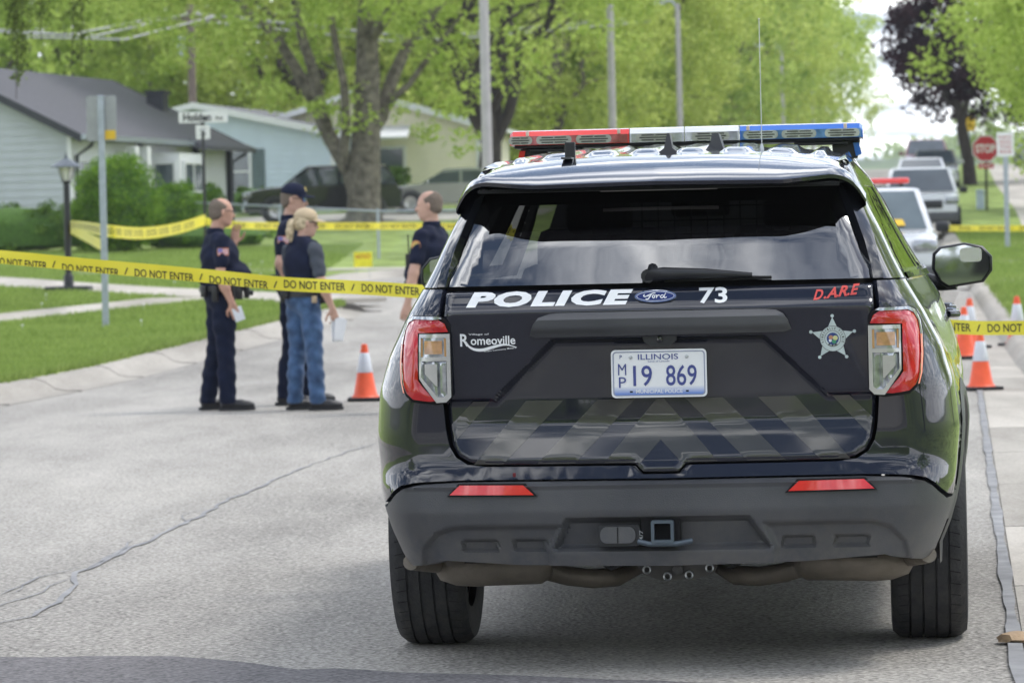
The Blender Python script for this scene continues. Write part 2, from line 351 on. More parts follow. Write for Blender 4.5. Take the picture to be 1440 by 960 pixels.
# left kerb: gutter pan, rolled face, back
LK = [(XL(y), y) for y in range(-40, 58, 3)] + [(-2.75, 58.6), (-2.72, 60.2), (-2.95, 61.8), (-3.3, 63), (-3.45, 66), (-3.45, 73), (-3.2, 75.2), (-2.5, 76.5), (-1.4, 77.1)] + [(XL(y) - .0, y) for y in range(79, 330, 4)]
kp = [(.46, .004), (.30, .008), (.20, .03), (.10, .10), (.02, .128), (-.14, .135), (-.16, .10)]
kerb = tag(sweep('left_kerb', LK, kp, M['concrete'], step=.5, sm=50), kind='structure')
RK = [(XR(y), y) for y in range(-40, 330, 3)]
kerbr = tag(sweep('right_kerb', RK, [(-.02, .006), (0, .03), (.06, .12), (.12, .14), (.28, .145), (.30, .10)], M['concrete'], step=.5, sm=50), kind='structure')
gv, gf = [], []
def slab(parent, name, quad, h, m, th=.05):
    """one slab of concrete with its own edges"""
    mb = MB(); q = [(x, y, T(y) + h) for x, y in quad]; c = [(x, y, T(y) + h - th) for x, y in quad]
    mb.add(q + c, [(0, 1, 2, 3), (7, 6, 5, 4)] + [(i, (i + 1) % 4, (i + 1) % 4 + 4, i + 4) for i in range(4)]); return mb.build(name, m, parent)
gut = thing('gutter', None, None); gut['kind'] = 'structure'
y = -3.0
while y < 150:
    ln = 3.0; a, b = y + .012, y + ln - .012
    slab(gut, 'slab', [(XS(a) + .03, a), (XR(a) - .02, a), (XR(b) - .02, b), (XS(b) + .03, b)], .006 + rnd.uniform(-.001, .002), M['path'] if rnd.random() < .5 else M['concrete']); y += ln
for (a, b, nm) in ((-3, 14.5, 0), (14.5, 60, 0)):
    q = resample([(XS(a), a, 0), (XS(b), b, 0)], .15); v = []
    for i, p in enumerate(q):
        wd = .022 * (1 + .22 * math.sin(p.y * 2.1) + .15 * math.sin(p.y * 5.7 + 1) + rnd.uniform(-.08, .08)); v += [(p.x - wd, p.y, T(p.y) + .011), (p.x + wd, p.y, T(p.y) + .011)]
    tag(link('seam_sealant', mesh('seam_sealant', v, [(2 * i, 2 * i + 1, 2 * i + 3, 2 * i + 2) for i in range(len(q) - 1)], M['sealant'])), kind='structure')
# kerb joints (thin dark saw cuts)
for y in range(20, 60, 3):
    mb = MB(); x = XL(y); mb.prism([(x + .46, .012), (x + .30, .014), (x + .2, .036), (x + .1, .105), (x + .02, .134), (x - .14, .139), (x - .14, .06), (x + .3, -.02), (x + .46, -.02)], y, y + .025)
    for i, q in enumerate(mb.v): mb.v[i] = (q[0], q[1], q[2] + T(q[1]))
    tag(mb.build('kerb_joint', M['joint'], kerb))
    
LB = [(x - .15, y) for x, y in LK]
tag(sheet('left_lawn', LB + [(-140, 328), (-140, -40)], .13, M['grass'], 4, 1.5), kind='structure')
RB = [(x + .29, y) for x, y in RK]
tag(sheet('right_lawn', [(140, -40), (140, 328)] + list(reversed(RB)), .14, M['grass'], 4, 1.5), kind='structure')
def path_slabs(name, pts, wd, ln, m, h=.145, parent=None):
    root = parent or tag(thing(name, None, None), kind='structure'); q = resample([(x, y, 0) for x, y in pts], ln)
    for a, b in zip(q[:-1], q[1:]):
        d = (b - a).normalized(); sd = Vector((d.y, -d.x, 0)) * wd / 2; a2, b2 = a + d * .015, b - d * .015
        slab(root, 'slab', [(p.x, p.y) for p in (a2 - sd, a2 + sd, b2 + sd, b2 - sd)], h + rnd.uniform(0, .004), m, .07)
    return root
path_slabs('left_sidewalk', [(-13.0, 36), (-9.6, 48.3), (-7.46, 56.3), (-5.3, 63.2)], 1.25, 1.4, M['path'])
path_slabs('corner_sidewalk', [(-2.75, 60.7), (-3.9, 63.0), (-5.4, 65.6), (-8.2, 71.2), (-10.2, 75.6), (-15, 85)], 1.7, 1.4, M['path'])
path_slabs('side_street_sidewalk', [(-1.7, 77.3), (-6.1, 78.2), (-9, 78.8)], 1.0, 1.5, M['path'])
path_slabs('right_sidewalk', [(6.6, 35), (9.0, 55), (12.0, 84), (15.7, 115), (18.9, 145), (22.6, 177), (27, 215)], 1.5, 1.6, M['path'])
path_slabs('right_driveway_path', [(7.3, 62.5), (10.3, 62.9)], 1.4, 1.5, M['path'], .15)
path_slabs('right_driveway_strip', [(8.3, 73.3), (16, 73.8)], 1.6, 1.5, M['path'], .15)
path_slabs('right_crossing_path', [(9.4, 84.6), (19, 84.2)], 1.6, 1.5, M['path'], .15)

# grass blades on the nearer lawns: nobody could count them
def blades(name, n, region, zoff, seed, mt, hmin=.04, hmax=.10):
    rg = np.random.RandomState(seed); pts = []
    while len(pts) < n:
        p = region(rg); 
        if p is not None: pts.append(p)
    P = np.array(pts); k = len(P); a = rg.rand(k) * 6.283; h = hmin + (hmax - hmin) * rg.rand(k); lean = rg.randn(k, 2) * .03; wd = .006 + .008 * rg.rand(k)
    z = np.interp(P[:, 1], _ys, _zs) + zoff - .01
    A = np.stack([P[:, 0] - wd * np.cos(a), P[:, 1] - wd * np.sin(a), z], 1); B = np.stack([P[:, 0] + wd * np.cos(a), P[:, 1] + wd * np.sin(a), z], 1)
    C = np.stack([P[:, 0] + lean[:, 0], P[:, 1] + lean[:, 1], z + h], 1); v = np.stack([A, B, C], 1).reshape(-1, 3)
    me = bpy.data.meshes.new(name); me.vertices.add(3 * k); me.vertices.foreach_set('co', v.ravel()); me.loops.add(3 * k); me.loops.foreach_set('vertex_index', np.arange(3 * k))
    me.polygons.add(k); me.polygons.foreach_set('loop_start', np.arange(0, 3 * k, 3)); me.update(); me.materials.append(mt)
    return tag(link(name, me), kind='stuff')
def in_path(x, y):
    def near(a, b, w_):
        d = Vector(b) - Vector(a); t = max(0, min(1, (Vector((x, y)) - Vector(a)).dot(d) / d.length_squared)); return (Vector(a) + d * t - Vector((x, y))).length < w_
    return near((-13, 36), (-9.6, 48.3), .68) or near((-9.6, 48.3), (-5.3, 63.2), .68) or near((-2.75, 60.7), (-5.4, 65.6), .92) or near((-5.4, 65.6), (-10.2, 75.6), .92) or near((-10.2, 75.6), (-15, 85), .92)
def regL(rg):
    y = 38 + 58 * rg.rand() ** 1.4; x = XL(y) - .16 - rg.rand() * (3.5 + .14 * y - (0 if y < 60 else 0))
    if y > 59 and x > -3.7: return None
    if abs(x) > .14 * y + .6 or in_path(x, y): return None
    return (x, y)
def regR(rg):
    y = 36 + 60 * rg.rand(); x = XR(y) + .3 + rg.rand() * 6
    if x > .145 * y or abs(x - np.interp(y, [35, 55, 84, 115], [6.6, 9.0, 12.0, 15.7])) < .8: return None
    return (x, y)
blades('grass_tufts', 150000, regL, .13, 3, M['blade'])
def regE(rg):
    y = 37 + 22 * rg.rand(); return (XL(y) - .15 + rg.randn() * .035, y)
blades('kerb_edge_grass', 14000, regE, .12, 5, M['blade'], .05, .13)
def regE2(rg):
    y = 34 + 40 * rg.rand(); return (XR(y) + .30 + rg.randn() * .035, y)
blades('right_kerb_edge_grass', 12000, regE2, .13, 6, M['blade'], .05, .12)
blades('verge_grass_tufts', 35000, regR, .14, 4, M['blade'])
# dandelions
fl = MB()
for i in range(40):
    y = 42 + 50 * rnd.random(); x = XL(y) - .3 - rnd.random() * 6
    if in_path(x, y) or (y > 58 and x > -3.8): continue
    z = T(y) + .13; h = rnd.uniform(.08, .16); fl.tube([(x, y, z), (x, y, z + h)], .003, 4); fl.lathe([(.001, h - .012), (.018, h), (.001, h + .014)], 6, (x, y, z))
tag(fl.build('dandelions', M['sign_white']), kind='stuff')

# ================================================================ FOLIAGE
def leaf_mesh(name, centers, radii, per, size, m, seed, flat=.75, droop=0.0):
    rg = np.random.RandomState(seed); C = np.repeat(np.asarray(centers, float), per, 0); Rr = np.repeat(np.asarray(radii, float), per)
    k = len(C); d = rg.randn(k, 3); d /= np.linalg.norm(d, axis=1)[:, None]; rr = rg.rand(k) ** .45; P = C + d * (Rr * rr)[:, None] * np.array([1, 1, flat])
    P[:, 2] -= droop * rg.rand(k) * Rr
    n = rg.randn(k, 3) * .8 + d * .5 + np.array([0, 0, .5]); n /= np.linalg.norm(n, axis=1)[:, None]
    t = np.cross(n, rg.randn(k, 3)); t /= np.linalg.norm(t, axis=1)[:, None]; b = np.cross(n, t); s = size * (.6 + .8 * rg.rand(k))[:, None]
    v = np.stack([P - t * s, P - b * s * .5 + t * s * .1, P + t * s, P + b * s * .5 + t * s * .1], 1).reshape(-1, 3)
    me = bpy.data.meshes.new(name); me.vertices.add(4 * k); me.vertices.foreach_set('co', v.ravel()); me.loops.add(4 * k); me.loops.foreach_set('vertex_index', np.arange(4 * k))
    me.polygons.add(k); me.polygons.foreach_set('loop_start', np.arange(0, 4 * k, 4)); me.update(); me.materials.append(m); return me
def limb(mb, a, b, r0, r1, seed, wob=.08, n=7):
    rg = random.Random(seed); a, b = Vector(a), Vector(b); ln = (b - a).length; pts = []; rs = []
    for i in range(n + 1):
        t = i / n; p = a.lerp(b, t); q = 0 if i in (0, n) else ln * wob * math.sin(math.pi * t)
        pts.append(p + Vector((rg.uniform(-q, q), rg.uniform(-q, q), rg.uniform(-q, q) * .5 + ln * .05 * math.sin(math.pi * t)))); rs.append(r0 + (r1 - r0) * t)
    mb.tube(pts, rs, 8, False); return pts
def crown_centers(rg, c, R, n, lo=-1.0, hole=.25):
    out_ = []
    while len(out_) < n:
        d = np.array([rg.gauss(0, 1) for _ in range(3)]); d /= np.linalg.norm(d); r = rg.uniform(hole, 1) ** .5
        lump = 1 + .18 * math.sin(3.1 * d[0] + 1.7 * d[2] + c[0]) + .14 * math.sin(5.3 * d[1] + 2.3 * d[0] + c[1])
        if d[2] < lo: continue
        out_.append((c[0] + d[0] * R[0] * r * lump, c[1] + d[1] * R[1] * r * lump, c[2] + d[2] * R[2] * r * lump))
    return out_
def make_tree(seed, h, R, r0, m_leaf, m_bark, fork=.28, nlimb=6, clumps=300, per=75, lsize=.11, crad=.75, czf=.60, lo=-.75):
    """meshes of one tree rooted at the origin: trunk with limbs, crown"""
    rg = random.Random(seed); mb = MB(); zc = h * czf; Rz = h * (1 - czf)
    fk = Vector((rg.uniform(-.3, .3), rg.uniform(-.3, .3), h * fork)); mb.tube([(0, 0, -.2), (0, 0, .15), (fk.x * .2, fk.y * .2, h * .1), tuple(fk)], [r0 * 1.5, r0 * 1.15, r0, r0 * .85], 10, False)
    cs = crown_centers(rg, (0, 0, zc), (R, R, Rz), clumps, lo)
    for i in range(nlimb):
        a = 6.283 * (i + rg.uniform(-.3, .3)) / nlimb; e_ = Vector((math.cos(a) * R * .5, math.sin(a) * R * .5, zc + rg.uniform(-.1, .35) * Rz)) if i else Vector((0, 0, zc + Rz * .6))
        pts = limb(mb, fk - Vector((0, 0, .2)), e_, r0 * rg.uniform(.38, .6), r0 * .12, seed * 9 + i)
        for j in range(4):
            s_ = pts[rg.randint(2, 6)]; c = min(rg.sample(cs, 12), key=lambda q: (Vector(q) - s_).length); limb(mb, s_, c, r0 * .17, r0 * .04, seed * 31 + i * 7 + j, .1, 5)
    rads = [crad * rg.uniform(.6, 1.35) for _ in cs]
    return mb.me('trunk', m_bark, 60), leaf_mesh('crown', cs, rads, per, lsize, m_leaf, seed)
def place_tree(name, label, meshes, x, y, rz=0, sc=1.0, group=None, mleaf=None, off=.1):
    t = thing(name, label, 'tree', (x, y, T(y) + off), rz, group); t.scale = (sc, sc, sc)
    link('trunk', meshes[0], t); c = link('crown', meshes[1], t)
    if mleaf is not None: c.material_slots[0].link = 'OBJECT'; c.material_slots[0].material = mleaf
    return t
def bush(name, label, c, R, m, n=90, per=60, size=.035, seed=1, cat='bush', group=None, box=False):
    rg = random.Random(seed); t = thing(name, label, cat, (c[0], c[1], T(c[1]) + .1), 0, group); cs = []
    while len(cs) < n:
        d = [rg.uniform(-1, 1) for _ in range(3)]; q = max(abs(k) for k in d) if box else math.sqrt(sum(k * k for k in d))
        if q > 1 or q < .55: continue
        cs.append((d[0] * R[0], d[1] * R[1], R[2] + d[2] * R[2] * .95))
    st = MB(); [st.tube([(0, 0, 0), (cs[i][0] * .5, cs[i][1] * .5, cs[i][2] * .6)], [.04, .01], 5, False) for i in range(6)]
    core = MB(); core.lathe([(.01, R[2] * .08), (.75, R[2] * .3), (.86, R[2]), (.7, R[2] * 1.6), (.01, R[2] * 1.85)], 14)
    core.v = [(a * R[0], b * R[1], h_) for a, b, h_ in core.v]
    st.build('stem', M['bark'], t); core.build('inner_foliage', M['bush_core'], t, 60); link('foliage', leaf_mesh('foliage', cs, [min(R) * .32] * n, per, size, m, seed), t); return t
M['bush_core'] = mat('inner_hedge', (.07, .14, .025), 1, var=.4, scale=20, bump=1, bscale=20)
# ================================================================ HOUSES
def planks(parent, face, poly, m, row=.2, name='siding_plank', z0=0.0):
    """lap siding clipped to a wall outline; face(u, z, out) gives local 3D; every board a sub-part"""
    zt = max(p[1] for p in poly); z = z0
    while z < zt - .02:
        zc = min(z + row, zt); 
        def span(zz):
            xs = []
            for i in range(len(poly)):
                a, b = poly[i], poly[(i + 1) % len(poly)]
                if (a[1] - zz) * (b[1] - zz) < 0: xs.append(a[0] + (b[0] - a[0]) * (zz - a[1]) / (b[1] - a[1]))
            return (min(xs), max(xs)) if len(xs) >= 2 else None
        s0, s1 = span(z + .003), span(zc - .003)
        if s0 and s1:
            mb = MB(); P = [face(s0[0], z, .035), face(s0[1], z, .035), face(s1[1], zc, .012), face(s1[0], zc, .012), face(s0[0], z, 0), face(s0[1], z, 0)]
            mb.add(P, [(0, 1, 2, 3), (4, 5, 1, 0)]); link(name, mb.me(name, m), parent)
        z += row
def window(parent, face, u0, u1, z0, z1, frame='white', arch=False, panes=2, shutters=None):
    mb = MB(); t = .09
    def bar(a, b, c, d, o=.09): mb.add([face(a, c, o), face(b, c, o), face(b, d, o), face(a, d, o), face(a, c, 0), face(b, c, 0), face(b, d, 0), face(a, d, 0)], [(0, 1, 2, 3), (4, 5, 1, 0), (5, 6, 2, 1), (6, 7, 3, 2), (7, 4, 0, 3)])
    bar(u0 - t, u0, z0 - t, z1 + t); bar(u1, u1 + t, z0 - t, z1 + t); bar(u0, u1, z1, z1 + t); bar(u0, u1, z0 - t, z0); bar(u0, u1, (z0 + z1) / 2 - .03, (z0 + z1) / 2 + .03, .07)
    for k in range(1, panes): x = u0 + (u1 - u0) * k / panes; bar(x - .03, x + .03, z0, z1, .075)
    w_ = mb.build('window', M[frame], parent)
    for k in range(panes):
        a, b = u0 + (u1 - u0) * k / panes + .03, u0 + (u1 - u0) * (k + 1) / panes - .03
        for (c, d) in ((z0, (z0 + z1) / 2 - .03), ((z0 + z1) / 2 + .03, z1)): q = MB(); q.quad(face(a, c, .045), face(b, c, .045), face(b, d, .045), face(a, d, .045)); q.build('pane', M['win'], w_)
    if shutters:
        for (a, b) in ((u0 - t - .45, u0 - t - .03), (u1 + t + .03, u1 + t + .45)):
            mb = MB(); n = 10
            for i in range(n): zz = z0 - t + (z1 - z0 + 2 * t) * i / n; hh = (z1 - z0 + 2 * t) / n * .8; mb.add([face(a, zz, .09), face(b, zz, .09), face(b, zz + hh, .05), face(a, zz + hh, .05), face(a, zz, .03), face(b, zz, .03)], [(0, 1, 2, 3), (4, 5, 1, 0)])
            mb.add([face(a, z0 - t, .04), face(b, z0 - t, .04), face(b, z1 + t, .04), face(a, z1 + t, .04)], [(0, 1, 2, 3)]); mb.build('shutter', M[shutters], parent)
def gable_house(label, corner, rz, Ln, Wd, hw, pitch, siding, roof, trim, sub, base=-1.0, front=None):
    """local X along the ridge (away), local Y along the gable (left); the gable face is x=0, the eave face y=0"""
    h = thing('house', label, 'house', (corner[0], corner[1], sub), rz); rz_h = hw + Wd / 2 * pitch
    core = MB(); core.prism([(0.02, base), (Wd - .02, base), (Wd - .02, hw - .02), (Wd / 2, rz_h - .02), (0.02, hw - .02)], .02, Ln, 'X')
    wall = core.build('wall', M[siding], h)
    gf = lambda u, z, o: (-o, u, z); ef = lambda u, z, o: (u, -o, z)
    planks(wall, gf, [(0, base), (Wd, base), (Wd, hw), (Wd / 2, rz_h), (0, hw)], M[siding], z0=base)
    planks(wall, ef, [(0, base), (Ln, base), (Ln, hw), (0, hw)], M[front or siding], z0=base)
    for yy in (0.0, Wd): mb = MB(); mb.box((-.02, yy, (hw + base) / 2), (.12, .12, hw - base)); mb.build('corner_board', M['white'], h)
    ov, th = .45, .14
    rf = MB()
    for sgn in (0, 1):
        a = (-ov, hw - ov * pitch) ; 
        if sgn == 0: poly = [(-ov, hw - ov * pitch), (Wd / 2, rz_h), (Wd / 2, rz_h + th), (-ov, hw - ov * pitch + th)]
        else: poly = [(Wd / 2, rz_h), (Wd + ov, hw - ov * pitch), (Wd + ov, hw - ov * pitch + th), (Wd / 2, rz_h + th)]
        rf.prism(poly, -ov + .04, Ln + ov, 'X')
    roof_o = rf.build('roof', M[roof], h)
    fa = MB()
    for sgn in (0, 1):
        d = .17
        poly = [(-ov - .02, hw - ov * pitch - .06), (Wd / 2, rz_h - .05), (Wd / 2, rz_h + th + .02), (-ov - .02, hw - ov * pitch + th + .02)]
        if sgn: poly = [(Wd - p, q) for p, q in poly]
        fa = MB(); fa.prism(poly, -ov - .02, -ov + .04, 'X'); fa.build('rake_trim', M[trim], h); fa = MB(); fa.prism(poly, Ln + ov, Ln + ov + .05, 'X'); fa.build('rake_trim', M[trim], h)
    g = MB(); g.prism([(-ov - .13, hw - ov * pitch + .02), (-ov - .003, hw - ov * pitch + .02), (-ov - .003, hw - ov * pitch + .15), (-ov - .15, hw - ov * pitch + .15)], -ov, Ln + ov, 'X'); g.build('gutter', M['white' if trim == 'white' else 'galv'], h)
    return h, wall, gf, ef, rz_h
RZ = math.atan2(.973, .232)
hA, wA, gA, eA, zA = gable_house('grey sided house with dark grey roof and dark trim at the left edge', (-11.35, 100), RZ, 13.2, 7.2, 3.05, .50, 'siding_grey', 'shingle', 'trim_dark', 1.38, front='white')
for (a, b) in ((.5, 1.6), (2.1, 3.2), (8.9, 9.8)): window(hA, eA, a, b, .8, 2.3, panes=1)
for xx in (3.6, 4.6): mb = MB(); mb.box((xx, -.45, .9), (.28, .28, 3.7)); mb.build('porch_post', M['white'], hA)
mb = MB(); mb.prism([(-.9, .2), (-.05, .2), (-.05, 2.6), (-.9, 2.6)], 6.2, 8.4, 'X'); bay = mb.build('bay_window', M['white'], hA)
window(bay and hA, lambda u, z, o: (u, -.9 - o, z), 6.5, 8.1, .8, 2.3, panes=2)
window(hA, lambda u, z, o: (6.2 - o, -u, z), .2, .75, .8, 2.3, panes=1)
mb = MB(); mb.box((11.7, -.03, .95), (2.5, .08, 2.5)); gd = mb.build('garage_door', M['white'], hA)
for i in range(4): q = MB(); q.box((11.7, -.085, .02 + i * .6), (2.4, .03, .56), bev=.01); q.build('door_panel', M['white'], gd)
for xx in (5.2, 10.1, 13.2): mb = MB(); mb.box((xx, -.12, .8), (.14, .16, 4.2)); mb.build('dark_post', M['trim_dark'], hA)
for xx in (.25, 9.6, 13.5): mb = MB(); mb.tube([(xx, -.55, 2.85), (xx, -.5, 2.7), (xx, -.1, 2.45), (xx, -.1, -.6)], .05, 8); mb.build('downspout', M['trim_dark'], hA)
mb = MB(); mb.prism([(-.95, 2.72), (-.4, 2.80), (-.4, 3.05), (-.95, 2.84)], 8.6, 13.2, 'X'); mb.build('porch_roof', M['shingle'], hA)
mb = MB(); mb.box((12.5, 1.8, 4.2), (.5, .5, .7)); mb.box((12.5, 1.8, 4.52), (.62, .62, .1)); mb.build('chimney', M['trim_dark'], hA)
mb = MB(); mb.box((-.12, 3.4, .9), (.05, .5, .35)); mb.build('vent', M['white'], hA)

hB, wB, gB, eB, zB = gable_house('pale blue-green house with low grey roof and dark shutter, beside the grey house', (-5.95, 130), rad(78), 11, 9.4, 2.7, .22, 'siding_blue', 'shingle2', 'white', 2.38)
window(hB, gB, 2.9, 3.9, .85, 2.2, panes=1, shutters='shutter'); window(hB, gB, 6.6, 7.6, .85, 2.2, panes=1, shutters='shutter')
window(hB, eB, 1.2, 2.2, .6, 2.2, panes=1); window(hB, eB, 4.2, 5.4, .3, 2.2, panes=1)
hC, wC, gC, eC, zC = gable_house('cream yellow house with white framed window behind the big tree', (-1.1, 134), rad(84), 10, 8.2, 2.9, .3, 'siding_yellow', 'shingle2', 'white', 2.45)
window(hC, gC, 2.6, 3.5, .8, 2.2, panes=1); window(hC, gC, 6.2, 7.2, .8, 2.2, panes=1)
mb = MB(); mb.prism([(-1.3, 2.5), (0, 2.9), (0, 3.0), (-1.35, 2.58)], 2.3, 5.2, 'Y'); [mb.box((-1.2, y_, .9), (.1, .1, 3.3)) for y_ in (4.0, 5.1)]; mb.build('awning', M['white'], hC)

# ================================================================ TREES
# the big tree in front of the houses: limbs laid out as they fork in view
def big_tree():
    X0, Y0 = -4.55, 113.0; z0 = T(Y0) + .1; s = FPX / Y0
    L_ = lambda px, py, dy=0.0: Vector(P3(px, py, Y0 + dy)) - Vector((X0, Y0, z0))
    t = thing('maple_tree', 'large maple with thick grey trunk forking low in front of the houses', 'tree', (X0, Y0, z0)); mb = MB()
    tr = [Vector((0, 0, -.3)), L_(513, 312), L_(512, 290), L_(513, 240), L_(515, 180), L_(517, 100), L_(516, 40), L_(520, -60), L_(515, -200)]
    mb.tube(tr, [.78, .60, .50, .47, .42, .36, .31, .24, .13], 14, False)
    ends = []
    def chain(pts, r, k=8):
        mb.tube(pts, r, k, False); ends.append(pts)
    chain([L_(505, 275), L_(492, 240, .3), L_(462, 190, .6), L_(440, 140, .9), L_(415, 95, 1.1), L_(388, 50, 1.2), L_(352, 20, 1.4), L_(310, -20, 1.6), L_(240, -90, 2)], [.32, .26, .22, .19, .17, .14, .11, .08, .05])
    chain([L_(462, 190, .6), L_(440, 100, -.2), L_(424, 50, -.4), L_(413, -10, -.5), L_(380, -120, -.6)], [.17, .16, .14, .12, .05])
    chain([L_(482, 230, -.3), L_(487, 180, -.6), L_(484, 120, -.9), L_(470, 50, -1.2), L_(450, -60, -1.4)], [.15, .14, .12, .10, .05])
    chain([L_(518, 190, .2), L_(535, 165, .4), L_(552, 110, .8), L_(575, 60, 1.1), L_(615, 10, 1.5), L_(690, -60, 1.8)], [.24, .23, .20, .17, .13, .06])
    chain([L_(538, 150, .4), L_(575, 120, 0), L_(610, 70, -.4), L_(650, 20, -.8)], [.13, .10, .08, .04])
    chain([L_(517, 60), L_(560, 0, -1), L_(620, -100, -1.5)], [.2, .14, .06])
    mb.build('trunk', M['bark'], t, 60)
    rg = random.Random(5); cs = crown_centers(rg, (-.3, 0, 8.6), (7.4, 6.0, 5.0), 380, -.9, .15)
    keep = []
    for c in cs:
        px = CX + FPX * (X0 + c[0]) / (Y0 + c[1]); py = 343 - FPX * (z0 + c[2] - CAMZ) / (Y0 + c[1])
        if c[1] < .8 and (455 < px < 560 and py > 20) and rg.random() < .88: continue
        if py > 105 and rg.random() < .55: continue
        if py > 160: continue
        keep.append(c)
    low = [tuple(L_(px, py, rg.uniform(-2, 2))) for px, py in [(462, 175), (600, 185), (450, 150), (560, 150), (395, 140), (370, 130), (600, 120), (505, 165), (495, 130), (640, 150), (630, 140), (655, 200)]]
    cs = keep + low; link('crown', leaf_mesh('crown', cs, [rg.uniform(.5, 1.0) for _ in cs], 85, .105, M['leaf'], 11), t)
big_tree()
print('big tree')
TA = make_tree(21, 14, 6.4, .42, M['leaf'], M['bark_dark'], .13, 7, 340, 75, .125, .9, .50, -1)
TD = make_tree(41, 13, 6.2, .42, M['leaf'], M['bark_dark'], .18, 7, 230, 75, .115, .8, .66, -.60)
TE = make_tree(43, 10.5, 5.2, .3, M['leaf'], M['bark_dark'], .22, 6, 420, 85, .085, .7, .54, -.85)
TB = make_tree(22, 13, 5.8, .38, M['leaf_y'], M['bark'], .15, 6, 310, 75, .125, .9, .51, -1)
TC = make_tree(23, 15, 6.8, .45, M['leaf_d'], M['bark_dark'], .12, 7, 300, 65, .17, 1.15, .48, -1)
places = [
 ('maple_tree', 'spreading street maple right of the big maple, dark trunks forking above the car', TD, -.7, 126, 1.0, .95, None),
 ('maple_tree', 'street maple with bright green crown behind the second grey pole', TB, 1.6, 153, 2.1, 1.0, None),
 ('maple_tree', 'tall street maple behind the white half of the light bar', TA, 4.6, 168, 3.3, 1.05, 'leaf_y'),
 ('maple_tree', 'pale yellow-green street maple left of the sky gap', TB, 21.0, 288, .4, 1.1, None),
 ('maple_tree', 'farthest street maple arching towards the sky gap', TA, 17.3, 268, 5.0, 1.1, 'leaf_y'),
 ('maple_tree', 'street maple overhanging the road beside the blue half of the light bar', TB, 13.0, 226, 2.7, 1.15, None),
 ('ash_tree', 'green tree hanging into the upper right corner', TE, 15.3, 92, 1.3, 1, None),
 ('ash_tree', 'green tree just behind the corner tree, overlapping the purple maple', TE, 18.6, 112, 3.3, 1.15, None),
 ('ash_tree', 'green tree behind the white parking sign on the right', TC, 27.5, 150, 2.2, .85, None),
 ('ash_tree', 'small green tree under the right end of the sky gap', TB, 28.5, 232, 4.2, .32, 'leaf_d'),
 ('ash_tree', 'distant right-hand tree behind the stop sign', TC, 34, 200, 4.2, .8, None),
]
for nm, lb, ms, x, y, rz, sc, ml in places: place_tree(nm, lb, ms, x, y, rz, sc, mleaf=M[ml] if ml else None)
backs = [(-31, 150, TC, .95, 'leaf', 'behind the grey roof at the far left'), (-24.5, 156, TA, 1.05, 'leaf_d', 'left of the chimney'), (-18.5, 148, TC, .9, 'leaf', 'right of the chimney'), (-13.2, 158, TB, 1.1, None, 'behind the utility pole'),
 (-7.5, 150, TC, .92, 'leaf_y', 'over the pale blue roof'), (-2.5, 162, TA, 1.15, None, 'over the cream house'), (2.5, 172, TC, 1.1, 'leaf', 'behind the nearest light pole'), (-10, 176, TA, 1.25, 'leaf_d', 'far behind the pale blue house'), (-21, 178, TB, 1.3, 'leaf_d', 'far behind the chimney'),
 (7, 192, TC, 1.2, None, 'behind the second light pole'), (-1.5, 190, TB, 1.3, 'leaf_d', 'far behind the cream house'), (12.5, 235, TC, 1.15, 'leaf', 'beyond the distant lamp posts'), (-33, 175, TA, 1.2, None, 'farthest behind the grey house'),
 (1.0, 205, TC, 1.1, 'leaf_y', 'far behind the second light pole'), (8.5, 240, TC, 1.1, 'leaf_d', 'behind the whip antenna'), (17.0, 268, TC, 1.1, 'leaf', 'closing the view left of the far road end'), (-5, 222, TC, 1.2, None, 'deepest behind the big maple'), (1.0, 160, TC, .75, 'leaf_d', 'low between the light poles'), (5.8, 184, TC, .7, 'leaf', 'low behind the blue end of the light bar')]
for i, (x, y, ms, sc, ml, sd_) in enumerate(backs):
    place_tree('backyard_tree', 'green backyard tree ' + sd_, ms, x, y, i * 1.3, sc, 'dense row of backyard trees behind the houses', M[ml] if ml else None)
for i, (x, y, ms, sc, sd_) in enumerate(((-9, -34, TA, .9, 'left'), (-13, -52, TC, 1.0, 'left rear'), (7.5, -30, TB, .85, 'right'), (9, -55, TC, .9, 'right rear'), (-4, -95, TC, 1.1, 'centre rear'), (6, -110, TA, 1.1, 'far rear'), (-20, -70, TC, 1.1, 'outer left'), (19, -75, TC, 1.1, 'outer right'), (-30, -100, TC, 1.2, 'far left'), (30, -105, TC, 1.2, 'far right'), (0, -140, TC, 1.3, 'at the street end'), (-14, -120, TB, 1.2, 'deep left'), (15, -130, TB, 1.2, 'deep right'), (15, 6, TA, .8, 'near right'), (-16, 2, TB, .8, 'near left'), (14, 30, TB, .85, 'right verge'))):
    place_tree('street_tree', 'street tree behind the viewer, %s, mirrored in the dark paint' % sd_, ms, x, y, i * 2.1, sc, 'street trees mirrored in the car')
pm = make_tree(31, 9.5, 3.1, .22, M['leaf_p'], M['bark_dark'], .22, 6, 260, 110, .10, .62, .60, -.95)
place_tree('purple_maple', 'dark purple-leaved maple right of the sky gap', pm, 17.3, 146, 0, 1.08)
